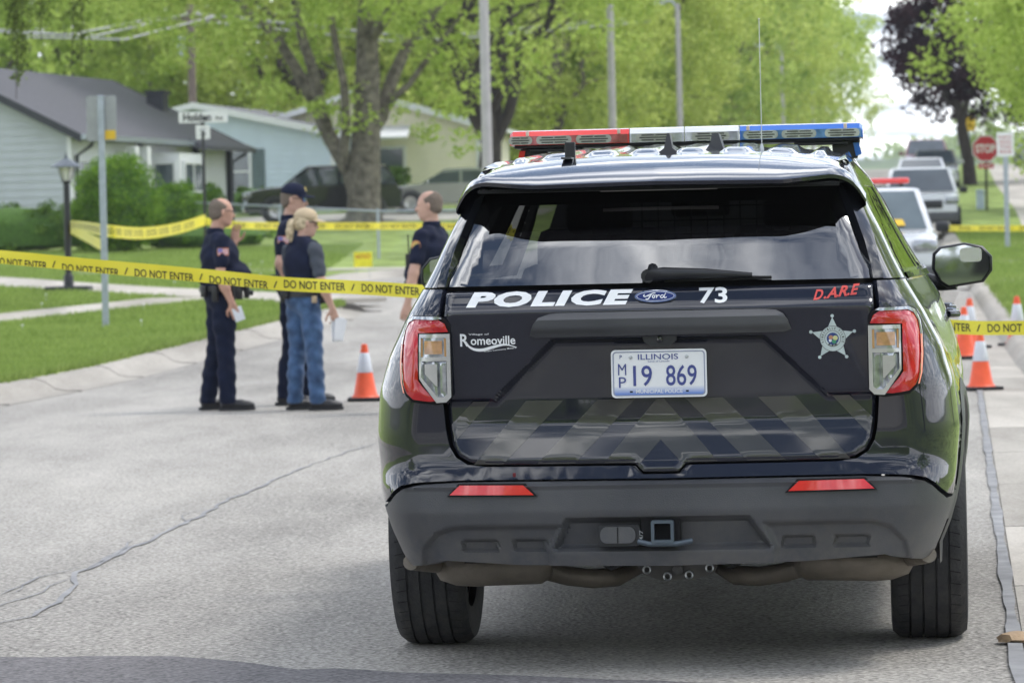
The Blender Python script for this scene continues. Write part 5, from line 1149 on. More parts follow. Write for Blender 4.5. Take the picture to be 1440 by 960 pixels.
# ---- decals on the gate
dk = lambda k=.0015: (lambda a, b: gfn(a, b, k))
def fine(name, txt, m, x0, x1, z0, z1, k=.0015, parent=gate, tilt=0, **kw):
    cx_, cz_ = (x0 + x1) / 2, (z0 + z1) / 2; c_, s_ = math.cos(tilt), math.sin(tilt)
    kw['conform'] = True
    return text_obj(name, txt, m, parent, lambda a, b: gfn(cx_ + (a - cx_) * c_ - (b - cz_) * s_, cz_ + (a - cx_) * s_ + (b - cz_) * c_, k), x0, x1, z0, z1, **kw)
fine('police_lettering', 'POLICE', M['decal_white'], -.613, -.078, 1.173, 1.222, bold=.055, shear=.22, spacing=1.12, conform=True)
fine('number_lettering', '73', M['decal_white'], .132, .222, 1.172, 1.222, bold=.022)
for k, ch in enumerate('D.A.R.E'): 
    x0 = .492 + [0, .034, .040, .072, .078, .108, .116][k]; w_ = .008 if ch == '.' else .034
    fine('dare_lettering', ch, M['decal_red'], x0, x0 + w_, 1.176 + k * .0022, 1.184 + k * .0022 if ch == '.' else 1.208 + k * .0025, bold=.03, shear=.45, tilt=.08)
def ribbon2(name, pts, wd, m, k=.002, parent=gate):
    """painted stroke on the gate: pts (x, z), widths"""
    v = []; n = len(pts); wd = wd if isinstance(wd, (list, tuple)) else [wd] * n
    for i, p in enumerate(pts):
        a, b = Vector(pts[max(i - 1, 0)]), Vector(pts[min(i + 1, n - 1)]); d = (b - a).normalized(); nn = Vector((-d.y, d.x)) * wd[i] / 2; v += [gfn(p[0] + nn.x, p[1] + nn.y, k), gfn(p[0] - nn.x, p[1] - nn.y, k)]
    return link(name, mesh(name, v, [(2 * i, 2 * i + 1, 2 * i + 3, 2 * i + 2) for i in range(n - 1)], m), parent)
def curve2(pts, n=8):
    out2 = []
    for i in range(len(pts) - 1):
        p0, p1, p2, p3 = [Vector(pts[min(max(j, 0), len(pts) - 1)]) for j in (i - 1, i, i + 1, i + 2)]
        for k in range(n): f_ = k / n; out2.append(tuple(.5 * ((2 * p1) + (p2 - p0) * f_ + (2 * p0 - 5 * p1 + 4 * p2 - p3) * f_ ** 2 + (3 * p1 - p0 - 3 * p2 + p3) * f_ ** 3)))
    return out2 + [tuple(pts[-1])]
# town wordmark
wm = MB()
fine('town_lettering', 'R', M['decal_white'], -.634, -.606, 1.050, 1.090, bold=.02)
fine('town_lettering', 'omeoville', M['decal_white'], -.600, -.456, 1.054, 1.082, bold=.016)
fine('small_lettering', 'Village of', M['decal_white'], -.606, -.540, 1.084, 1.091, bold=.004)
fine('small_lettering', 'Where Community Matters', M['decal_white'], -.560, -.455, 1.034, 1.041, tilt=.10, bold=.002)
pts = curve2([(-.616, 1.066), (-.606, 1.050), (-.588, 1.040), (-.562, 1.038), (-.530, 1.046), (-.500, 1.053), (-.478, 1.052), (-.452, 1.044)]); ribbon2('swoosh', pts, [.003 + .0065 * math.sin(math.pi * min(1, (i + .5) / len(pts) * 1.1)) ** 1 for i in range(len(pts))], M['decal_white'])
# oval maker badge
cxo, czo = -.006, 1.198
def oval(name, a, b, m, k, th=.003):
    v = [gfn(cxo, czo, k)] + [gfn(cxo + a * math.cos(6.2832 * i / 40), czo + b * math.sin(6.2832 * i / 40), k) for i in range(40)]; v2 = [gfn(cxo + a * math.cos(6.2832 * i / 40), czo + b * math.sin(6.2832 * i / 40), k - th) for i in range(40)]
    return link(name, mesh(name, v + v2, [(0, 1 + i, 1 + (i + 1) % 40) for i in range(40)] + [(1 + i, 41 + i, 41 + (i + 1) % 40, 1 + (i + 1) % 40) for i in range(40)], m), CAR)
ob = oval('oval_badge', .066, .0195, M['chrome'], .006, .006); o1 = oval('badge_field', .0635, .0175, M['decal_blue'], .0066, .001); o2 = oval('badge_ring', .060, .0150, M['decal_white'], .0070, .001); o3 = oval('badge_centre', .0585, .0138, mat('badge_blue', (.02, .035, .16), .15, coat=1), .0074, .001)
for q in (o1, o2, o3): q.parent = ob
K_ = .0084
for st, wd in (([(-.034, .006), (-.038, .002), (-.032, -.001), (-.022, .004), (-.008, .009), (.000, .0095)], .0028), ([(-.012, .008), (-.018, -.002), (-.024, -.009), (-.031, -.0085)], .0035), ([(-.026, .000), (-.014, .002)], .002), ([(-.006, -.006), (-.010, -.002), (-.007, .003), (-.002, .001), (-.003, -.004), (-.007, -.006)], .0028), ([(.000, .003), (.004, .002), (.003, -.006), (.006, .001), (.011, .003), (.013, .001)], .0028), ([(.026, .002), (.020, .003), (.016, -.002), (.020, -.006), (.026, -.002), (.033, .010), (.028, .000), (.029, -.006), (.036, -.003)], .0028)):
    ribbon2('script_stroke', curve2([(cxo + a, czo + b) for a, b in st], 5), wd, M['decal_white'], K_, ob)
# chevrons
def clipg(poly):
    """clip to the gate by shrinking x at the rounded corner"""
    o_ = []
    for x, z in poly:
        lim = ip(z, [.672, .70, .735, .79, .88], [.600, .640, .660, .671, .676]); o_.append((max(-lim, min(lim, x)), max(.672, min(.878, z))))
    return o_
zt, zb, dx = .872, .672, .195
for (b0, b1) in ((-.815, -.73), (-.625, -.505), (-.395, -.275)):
    for sg in (1, -1):
        pl = [(b0, zb), (b1, zb), (b1 + dx, zt), (b0 + dx, zt)]; pl = [(q[0], q[1]) for q in pl]
        if b0 < -.8: pl = [(-.676, .80), (-.60, .872), (-.545, .872), (-.676, .745)]
        pl = [p for p in clipg(pl)]; pl = pl if sg < 0 else mir(pl); gx_ = ar(min(p[0] for p in pl), max(p[0] for p in pl), 14)
        panel('chevron', pl, [], gx_, ar(zb, zt, 14), lambda a, b, o: gfn(a, b, .0012 + o), M['decal_grey'], gate, .001)
pl = [(-.17, zb), (-.055, zb), (-.003, .745), (.003, .745), (.055, zb), (.17, zb), (.0, zt)]
pl = [(-.18, zb), (-.065, zb), (0, .742), (.065, zb), (.18, zb), (.012, zt), (-.012, zt)]
panel('chevron', pl, [], ar(-.17, .17, 20), ar(zb, zt, 14), lambda a, b, o: gfn(a, b, .0012 + o), M['decal_grey'], gate, .001)
# star badge
sc_ = (.552, 1.052); star = []
for k in range(10):
    a = rad(90 + 36 * k); r_ = .068 if k % 2 == 0 else .032; star.append((sc_[0] + r_ * math.cos(a), sc_[1] + r_ * math.sin(a)))
M['badge_silver'] = mat('pale_silver_print', (.52, .60, .60), .4, var=.10, scale=30)
sb = solid_patch('star_badge', star, lambda a, b, o: gfn(a, b, o), M['badge_silver'], gate, .0022, .01)
def disc(name, c, r, m, k, par, n=28):
    v = [gfn(c[0], c[1], k)] + [gfn(c[0] + r * math.cos(6.2832 * i / n), c[1] + r * math.sin(6.2832 * i / n), k) for i in range(n)]; return link(name, mesh(name, v, [(0, 1 + i, 1 + (i + 1) % n) for i in range(n)], m), par)
for k in range(5): a = rad(90 + 72 * k); disc('star_tip', (sc_[0] + .072 * math.cos(a), sc_[1] + .072 * math.sin(a)), .0055, M['badge_silver'], .0026, sb, 12)
# (pieces of the badge are laid on it, all sub-parts of the gate's badge)
for r_, m_, k in ((.041, 'cladding', .0028), (.0395, 'badge_silver', .0031), (.026, 'cladding', .0034), (.0245, 'badge_silver', .0037), (.019, 'decal_blue', .0040)): disc('star_ring', sc_, r_, M[m_], k, sb)
for dx_, dz_, r_, c_ in ((-.006, .004, .007, (.50, .25, .15)), (.008, .002, .008, (.62, .62, .30)), (.004, -.009, .007, (.06, .30, .16)), (-.008, -.006, .005, (.75, .78, .85))): disc('seal_spot', (sc_[0] + dx_, sc_[1] + dz_), r_, mat('seal_colour', c_, .5), .0043, sb, 10)
def ring_text(txt, r_, a0, a1, h_, inward=False):
    n = len(txt)
    for i, ch in enumerate(txt):
        if ch == ' ': continue
        a = rad(a0 + (a1 - a0) * (i + .5) / n); P_, F_ = text_fit(ch, -.0018, .0018, -h_ / 2, h_ / 2, bold=.02); sgn = -1 if inward else 1
        V_ = []
        for (p, q) in P_: rr_ = r_ + sgn * q; aa = a - sgn * p / r_; V_.append(gfn(sc_[0] + rr_ * math.cos(aa), sc_[1] + rr_ * math.sin(aa), .0046))
        link('ring_lettering', mesh('ring_lettering', V_, F_, M['ink']), sb)
ring_text('ROMEOVILLE POLICE', .0330, 205, -25, .0075); ring_text('ILLINOIS', .0215, 230, 310, .0050, True)
for o in list(sb.children): pass
# ---- number plate
pt = thing('x', None, None); bpy.data.objects.remove(pt)
PY, PZ = .050, .953
mb = MB(); mb.prism([(p[0], p[1] + PZ) for p in round_rect(.304, .152, .014)], PY, PY + .003); plate = mb.build('number_plate', M['decal_white'], CAR)
M['plate_ink'] = mat('plate_blue_ink', (.06, .08, .28), .5); M['plate_edge'] = mat('plate_grey_edge', (.30, .33, .45), .4)
def ring2(name, w_, h_, r_, t_, y_, m): 
    a, b = round_rect(w_, h_, r_), round_rect(w_ - 2 * t_, h_ - 2 * t_, r_ * .8); k = len(a); v = [(p[0], y_, p[1] + PZ) for p in a] + [(p[0], y_, p[1] + PZ) for p in b]
    return link(name, mesh(name, v, [(i, (i + 1) % k, k + (i + 1) % k, k + i) for i in range(k)], m), plate)
ring2('embossed_border', .293, .141, .011, .0035, PY - .0012, M['plate_edge'])
def plate_grad():
    m, n_, l_, p_ = node_mat('plate_lower_band'); t_ = n_.new('ShaderNodeTexCoord'); s_ = n_.new('ShaderNodeSeparateXYZ'); l_.new(t_.outputs['Object'], s_.inputs[0]); r_ = n_.new('ShaderNodeMapRange'); l_.new(s_.outputs['Z'], r_.inputs[0])
    r_.inputs['From Min'].default_value = PZ - .066; r_.inputs['From Max'].default_value = PZ - .040; mx_ = n_.new('ShaderNodeMixRGB'); l_.new(r_.outputs[0], mx_.inputs[0]); mx_.inputs[1].default_value = (.10, .22, .62, 1); mx_.inputs[2].default_value = (.84, .85, .88, 1); l_.new(mx_.outputs[0], p_.inputs['Base Color']); p_.inputs['Roughness'].default_value = .45; return m
mb = MB(); mb.quad((-.143, PY - .0006, PZ - .067), (.143, PY - .0006, PZ - .067), (.143, PY - .0006, PZ - .040), (-.143, PY - .0006, PZ - .040)); mb.build('lower_band', plate_grad(), plate)
pf = lambda a, b: (a, PY - .0018, PZ + b)
for s_, a, b, c, d, k in (('ILLINOIS', -.066, .062, .044, .062, .006), ('Land of Lincoln', -.034, .034, .036, .042, 0), ('M', -.130, -.104, -.004, .032, .0), ('P', -.128, -.105, -.044, -.010, .0), ('19', -.082, -.022, -.040, .026, .008), ('869', .022, .120, -.040, .026, .008), ('P', -.124, -.117, .048, .060, .01)):
    text_obj('plate_lettering', s_, M['plate_ink'], plate, pf, a, b, c, d, bold=k)
text_obj('plate_lettering', 'MUNICIPAL POLICE', M['decal_white'], plate, pf, -.074, .074, -.0625, -.050, bold=.012)
for a in (-.089, .089): mb = MB(); mb.lathe([(.0, -.004), (.006, -.003), (.006, .001)], 12, (a, PY, PZ + .052), 'Y'); mb.build('plate_bolt', M['steel'], plate, 40)
for a in (-.089, .089): mb = MB(); mb.box((a, PY - .001, PZ - .057), (.009, .001, .005)); mb.build('plate_slot', M['gap'], plate)
# ---- tow hitch, socket
mb = MB(); o_ = round_rect(.072, .072, .008); i_ = round_rect(.052, .052, .004); k = len(o_); v = []
for y_ in (-.012, .12): v += [(p[0] + .003, y_, p[1] + .455) for p in o_] + [(p[0] + .003, y_, p[1] + .455) for p in i_]
f_ = []
for i in range(k): j = (i + 1) % k; f_ += [(i, j, k + j, k + i), (i, j, 2 * k + j, 2 * k + i), (k + i, k + j, 3 * k + j, 3 * k + i)]
mb.add(v, f_); hb = mb.build('tow_hitch', M['blue_grey_steel'], CAR, 40); mb = MB(); mb.box((.003, .11, .455), (.055, .004, .055)); mb.build('hitch_socket', M['gap'], hb)
mb = MB(); mb.tube([(-.075, .012, .424), (-.04, .0, .416), (.05, .0, .416), (.096, .01, .424)], .009, 8); mb.build('chain_bar', M['blue_grey_steel'], hb, 50)
mb = MB(); mb.box((-.005, .04, .455), (.13, .03, .10), bev=.01); mb.build('hitch_surround', M['gap'], hb)
mb = MB(); mb.prism([(p[0] - .137, p[1] + .443) for p in round_rect(.134, .068, .012)], .018, .04); sk = mb.build('trailer_socket', M['box_black'], CAR); mb = MB(); mb.prism([(p[0] - .140, p[1] + .445) for p in round_rect(.112, .052, .022)], .008, .02); mb.build('socket_cap', M['cladding'], sk, 40); mb = MB(); mb.box((-.140, .007, .445), (.003, .003, .05)); mb.build('cap_ridge', M['gap'], sk)
text_obj('lettering', '4/7', M['sign_back'], sk, lambda a, b: (-.066 - b, .015, .443 + a), -.016, .016, -.006, .006, bold=.01)
mb = MB(); mb.box((0, -.0, .652), (.0001, .0001, .0001)); 
mb = MB(); mb.prism([(-.048, .641), (.050, .641), (.062, .662), (-.060, .662)], .045, .07); mb.build('gate_pull', M['gap'], CAR)
mb = MB(); mb.box((-.466, .022, .640), (.010, .004, .013), bev=.002); mb.build('red_sticker', mat('dim_red_sticker', (.16, .01, .015), .5), CAR)
# ---- underside
mb = MB(); mb.box((0, 2.2, .36), (1.35, 3.6, .06)); mb.box((0, .55, .46), (1.5, .8, .06)); mb.box((0, 1.09, .36), (1.30, .18, .10), bev=.03); mb.box((0, .30, .40), (1.2, .07, .07)); mb.build('underbody', M['under'], CAR)
mb = MB(); mb.prism([(-.13, .31), (.15, .31), (.135, .270), (.08, .250), (-.04, .246), (-.10, .268)], .60, .95); df = mb.build('differential', mat('cast_grey', (.11, .105, .10), .6, var=.3), CAR, 40)
for x, z in ((-.088, .285), (-.020, .262), (.052, .266), (.120, .288)):
    q = MB(); q.lathe([(.009, .006), (.009, -.006), (.0145, -.008), (.0145, .012)], 14, (x, .585, z), 'Y'); q.build('bolt', M['steel'], df, 30)
q = MB(); q.lathe([(.0, -.004), (.008, -.004), (.018, .0), (.018, .02)], 14, (.014, .585, .283), 'Y'); q.build('centre_plug', M['cladding'], df, 30)
for sg in (1, -1):
    mb = MB(); pr_ = []
    for (x, r_) in ((.40, .020), (.41, .045), (.44, .062), (.62, .066), (.66, .068), (.72, .064), (.775, .045), (.79, .02)): pr_.append((r_, sg * x))
    mb.lathe(pr_, 20, (0, .58, .305), 'X'); mb.v = [(x, (y - .58) * 1.6 + .58, z) for x, y, z in mb.v]; mf = mb.build('muffler', M['rust_metal'], CAR, 50)
    mb = MB(); mb.tube([(sg * .78, .52, .315), (sg * .82, .42, .33), (sg * .84, .30, .345)], .026, 12); mb.build('tailpipe', M['rust_metal'], mf, 50)
    mb = MB(); mb.tube([(sg * .43, .62, .285), (sg * .36, .66, .262), (sg * .28, .70, .248), (sg * .20, .74, .250), (sg * .13, .9, .28), (sg * .12, 2.4, .30)], .033, 12); mb.build('exhaust_pipe', M['rust_metal'], CAR, 50)
    mb = MB(); mb.box((sg * .52, 1.0, .275), (.26, .18, .05), bev=.02); mb.box((sg * .67, 1.0, .27), (.05, .06, .10), bev=.01); mb.tube([(sg * .60, 1.1, .30), (sg * .70, 1.09, .36)], .04, 8); mb.tube([(sg * .14, .5, .325), (sg * .20, .5, .30), (sg * .24, .5, .325)], .010, 6); mb.build('suspension_arm', M['under'], CAR, 40)
# ---- wheels
def wheel(x, y, sg):
    R_ = .385; hw = .132; w_ = thing('w', None, None); bpy.data.objects.remove(w_)
    prof = [(.26, -hw * .86), (.33, -hw * .98), (.362, -hw * .95), (.378, -hw * .80)]
    gr_ = [-.066, -.022, .022, .066]; xs_ = []
    for g_ in gr_: xs_ += [(R_, g_ - .0045), (R_ - .008, g_ - .0035), (R_ - .008, g_ + .0035), (R_, g_ + .0045)]
    prof += [(R_ - .002, -hw * .70)] + xs_ + [(R_ - .002, hw * .70), (.378, hw * .80), (.362, hw * .95), (.33, hw * .98), (.26, hw * .86)]
    mb = MB(); mb.lathe(prof, 72, (x, y, R_), 'X'); t_ = mb.build('tyre', M['tyre'], CAR, 25)
    # shoulder sipes
    mb = MB()
    for k in range(54):
        a = 6.2832 * k / 54
        for s2 in (-1, 1):
            for (xa, xb) in ((.070, .104),): 
                c_, s_ = math.cos(a), math.sin(a); rr_ = R_ + .0008; da = .006; v = []
                for (xx, aa, r2) in ((xa, a - da, rr_), (xb, a - da + .02, rr_ - .002), (xb, a + da * .2 + .02, rr_ - .002), (xa, a + da * .2, rr_)): v.append((x + s2 * xx, y + r2 * math.cos(aa), R_ + r2 * math.sin(aa)))
                mb.add(v, [(0, 1, 2, 3)])
    tag(mb.build('tread_cuts', M['gap'], t_, fix=False), kind='stuff')
    mb = MB(); mb.lathe([(.0, sg * .05), (.08, sg * .055), (.12, sg * .03), (.245, sg * .04), (.262, sg * .10), (.262, -sg * .09), (.24, -sg * .09)], 40, (x, y, R_), 'X'); rm = mb.build('rim', M['box_black'], CAR, 30)
    for k in range(5): q = MB(); a = 6.2832 * k / 5; q.box((x + sg * .05, y + .15 * math.cos(a), R_ + .15 * math.sin(a)), (.03, .20, .05), rx=a, bev=.008); q.build('spoke', M['box_black'], rm)
for sg in (1, -1):
    wheel(sg * .843, 1.09, sg); wheel(sg * .855, 4.11, sg)
# ---- mirrors
for sg in (1, -1):
    oc = [(0, 0), (.03, -.055), (.06, -.075), (.20, -.055), (.235, -.01), (.235, .045), (.20, .085), (.13, .10), (.03, .085), (.005, .06)]
    oc = [(sg * (.895 + a), 1.235 + b) for a, b in oc]; cx_ = sum(p[0] for p in oc) / len(oc); cz_ = sum(p[1] for p in oc) / len(oc); mb = MB(); v = []; k = len(oc)
    for (y_, s_) in ((3.08, .93), (3.085, 1.0), (3.12, 1.02), (3.19, .90), (3.23, .55)): v += [(cx_ + (p[0] - cx_) * s_, y_, cz_ + (p[1] - cz_) * s_) for p in oc]
    f_ = [(i * k + j, i * k + (j + 1) % k, (i + 1) * k + (j + 1) % k, (i + 1) * k + j) for i in range(4) for j in range(k)] + [tuple(range(4 * k, 5 * k))]
    mb.add(v, f_); mr = mb.build('wing_mirror', M['box_black'], CAR, 50)
    mgl = mat('mirror_glass', (.50, .54, .58), .02, metal=1.0, var=.01); q = MB(); q.add([(cx_ + (p[0] - cx_) * .90, 3.076 + .01 * (p[0] - cx_) * sg, cz_ + (p[1] - cz_) * .90) for p in oc], [tuple(range(k))]); q.build('mirror_glass', mgl, mr)
    q = MB(); q.prism([(cx_ + sg * .04 + a, cz_ + .035 + b) for a, b in round_rect(.085, .055, .015)], 3.066, 3.070); q.build('blind_spot_glass', M['chrome'], mr)
    q = MB(); q.tube([(sg * .99, 3.16, 1.18), (sg * .93, 3.17, 1.175), (sg * .86, 3.2, 1.19)], [.03, .028, .035], 10); q.build('mirror_arm', M['box_black'], mr, 50)
# ---- roof equipment
sf = MB(); v = []
for (y_, hw_, z_) in ((.74, .002, 1.672), (.80, .030, 1.680), (.95, .040, 1.690), (1.02, .034, 1.69)): pass
mb = MB(); mb.prism([(-.036, 1.650), (.036, 1.650), (.036, 1.668), (.014, 1.684), (.004, 1.735), (-.004, 1.735), (-.014, 1.684), (-.036, 1.668)], .80, .90); mb.v = [(x + 0.0, y + (z - 1.65) * .6, z) for x, y, z in mb.v]; mb.build('shark_fin', M['box_black'], CAR, 30)
mb = MB(); mb.prism([(.10, 1.690), (.158, 1.690), (.152, 1.705), (.140, 1.748), (.118, 1.748), (.106, 1.705)], 1.5, 1.7); mb.build('second_fin', M['cladding'], CAR, 30)
mb = MB(); mb.box((-.318, .66, 1.672), (.034, .03, .072), bev=.003); bb = mb.build('antenna_block', M['box_black'], CAR); q = MB(); q.box((-.318, .55, 1.652), (.034, .12, .006)); q.build('cable_foot', M['cladding'], bb)
mb = MB(); mb.lathe([(.020, 1.665), (.020, 1.670), (.008, 1.676), (.006, 1.69), (.003, 1.70)], 14, (.303, 1.2, 0)); wa = mb.build('whip_base', M['steel'], CAR, 40); q = MB(); q.tube([(.303, 1.2, 1.70), (.303, 1.2, 2.128)], .0016, 6); q.lathe([(.0005, 2.126), (.003, 2.13), (.0005, 2.134)], 8, (.303, 1.2, 0)); q.build('whip', M['steel'], wa, 40)
# ---- light bar
LBAR = thing('light_bar', None, None); bpy.data.objects.remove(LBAR)
LY = 2.30
M['bar_red'] = mat('red_bar_lens', (.80, .045, .04), .10, var=.05, coat=1.0); M['bar_blue'] = mat('blue_bar_lens', (.03, .16, .62), .10, var=.05, coat=1.0); M['bar_white'] = mat('clear_bar_lens', (.78, .80, .84), .10, var=.05, coat=1.0)
M['bar_red_low'] = mat('red_lit_reflector', (.55, .16, .17), .15, var=.4, scale=30, metal=.5, coat=1.0); M['bar_blue_low'] = mat('blue_lit_reflector', (.16, .34, .70), .15, var=.4, scale=30, metal=.5, coat=1.0); M['bar_low'] = mat('clear_lit_reflector', (.62, .64, .70), .15, var=.3, scale=30, metal=.6, coat=1.0)
mb = MB(); mb.box((-.02, LY + .15, 1.735), (1.30, .26, .012), bev=.004); base = mb.build('light_bar_base', M['box_black'], CAR)
for (a, b, up, lo_) in ((-.683, -.232, 'bar_red', 'bar_red_low'), (-.229, -.026, 'bar_white', 'bar_low'), (-.022, .180, 'bar_white', 'bar_low'), (.184, .643, 'bar_blue', 'bar_blue_low')):
    sgm = MB(); zb_ = 1.741
    prof = [(0, 0), (-.004, .034), (.010, .052), (.03, .056), (.27, .056), (.29, .05), (.30, .03), (.298, 0)]
    for i in range(len(prof)): pass
    n_ = 5; v = []
    for x, ins_ in ((a, .010), (a + .012, 0), (b - .012, 0), (b, .010)):
        if up == 'bar_white' or (a > 0 and x < .2) or (a < 0 and x > -.24): ins_ = 0
        v += [(x, LY + (p[0] if p[0] > .15 else p[0] + ins_), zb_ + p[1] - (ins_ if p[1] > .02 else 0)) for p in prof]
    k = len(prof); f_ = [(i * k + j, i * k + (j + 1) % k, (i + 1) * k + (j + 1) % k, (i + 1) * k + j) for i in range(3) for j in range(k)] + [tuple(range(k)), tuple(range(3 * k, 4 * k))]
    sgm.add(v, f_); lens = sgm.build('lens_section', M[up], CAR, 30)
    lowp = MB(); lowp.quad((a + .006, LY - .004, zb_ + .002), (b - .006, LY - .004, zb_ + .002), (b - .006, LY - .0065, zb_ + .034), (a + .006, LY - .0065, zb_ + .034)); lowp.build('reflector_face', M[lo_], lens)
    mods = {-.683: ((-.642, .078), (-.515, .122), (-.365, .122)), -.229: ((-.135, .130),), -.022: ((.075, .130),), .184: ((.262, .118), (.405, .118), (.566, .118))}[a]
    for (cx_, w_) in mods:
        q = MB(); q.prism([(p[0] + cx_, p[1] + zb_ + .018) for p in round_rect(w_ + .012, .031, .0150)], LY - .0105, LY - .0062); bz = q.build('led_module', M['silver_frame'] if up != 'bar_blue' else M['bar_low'], lens, 40)
    for (cx_, w_) in mods:
        for r_ in (-1, 0, 1):
            q = MB(); ww = w_ * (.92 if r_ == 0 else .78); 
            for s2 in ((-1, 1) if r_ else (0,)): q.box((cx_ + s2 * ww * .26, LY - .0115, zb_ + .018 + r_ * .0092), (ww * (.46 if r_ else .96), .002, .0042))
            q.build('led_row', M['box_black'], lens)
    for cx_ in ({-.683: (-.615, -.27), .184: (.215, .578)}.get(a, ())): q = MB(); q.box((cx_, LY - .006, zb_ + .044), (.012, .006, .018), bev=.002); q.build('clip', mat('amber_clip', (.75, .62, .50), .3), lens)
for sg, x in ((-1, -.60), (1, .575)):
    mb = MB(); mb.prism([(x - .045, 1.665), (x + .045, 1.665), (x + .055, 1.728), (x - .05, 1.728)], LY + .08, LY + .2); ft = mb.build('bar_foot', M['box_black'], CAR)
    mb = MB(); mb.box((x - sg * .09, LY + .06, 1.722), (.20, .06, .012), bev=.003); mb.build('foot_bracket', M['box_black'], ft)
    mb = MB(); mb.prism([(x + sg * .040, 1.672), (x + sg * .062, 1.680), (x + sg * .052, 1.722), (x + sg * .03, 1.722)], LY + .06, LY + .10); mb.build('side_lamp', M['bar_red' if sg < 0 else 'bar_blue'], CAR)
# ================================================================ PEOPLE
def surface_nets(F, h, org):
    S3 = F < 0; sh = F.shape
    c = np.zeros((sh[0] - 1, sh[1] - 1, sh[2] - 1), int)
    for a in (0, 1):
        for b in (0, 1):
            for d in (0, 1): c += S3[a:sh[0] - 1 + a, b:sh[1] - 1 + b, d:sh[2] - 1 + d]
    act = (c > 0) & (c < 8); idx = -np.ones(c.shape, int); I = np.argwhere(act); idx[act] = np.arange(len(I))
    acc = np.zeros((len(I), 3)); cnt = np.zeros(len(I))
    for ax in range(3):
        o_ = [k for k in range(3) if k != ax]
        for a in (0, 1):
            for b in (0, 1):
                p = I.copy(); p[:, o_[0]] += a; p[:, o_[1]] += b; q = p.copy(); q[:, ax] += 1
                f0 = F[p[:, 0], p[:, 1], p[:, 2]]; f1 = F[q[:, 0], q[:, 1], q[:, 2]]; m_ = (f0 < 0) != (f1 < 0); t_ = np.where(m_, f0 / (f0 - f1 + 1e-12), 0)
                pt = (p - I).astype(float); pt[:, ax] += t_; acc += pt * m_[:, None]; cnt += m_
    V = (I + acc / np.maximum(cnt, 1)[:, None]) * h + org; Q = []
    for ax in range(3):
        o1, o2 = (ax + 1) % 3, (ax + 2) % 3; sl0 = [slice(1, -1)] * 3; sl1 = [slice(1, -1)] * 3; sl0[ax] = slice(0, -1); sl1[ax] = slice(1, None)
        A, B = S3[tuple(sl0)], S3[tuple(sl1)]; E_ = np.argwhere(A != B); off = np.array([1, 1, 1]); off[ax] = 0; E_ = E_ + off; s0 = S3[E_[:, 0], E_[:, 1], E_[:, 2]]
        def g_(d1, d2): p = E_.copy(); p[:, o1] -= d1; p[:, o2] -= d2; return idx[p[:, 0], p[:, 1], p[:, 2]]
        q = np.stack([g_(0, 0), g_(1, 0), g_(1, 1), g_(0, 1)], 1); q[~s0] = q[~s0][:, ::-1]; Q.append(q[(q >= 0).all(1)])
    return V, np.concatenate(Q)
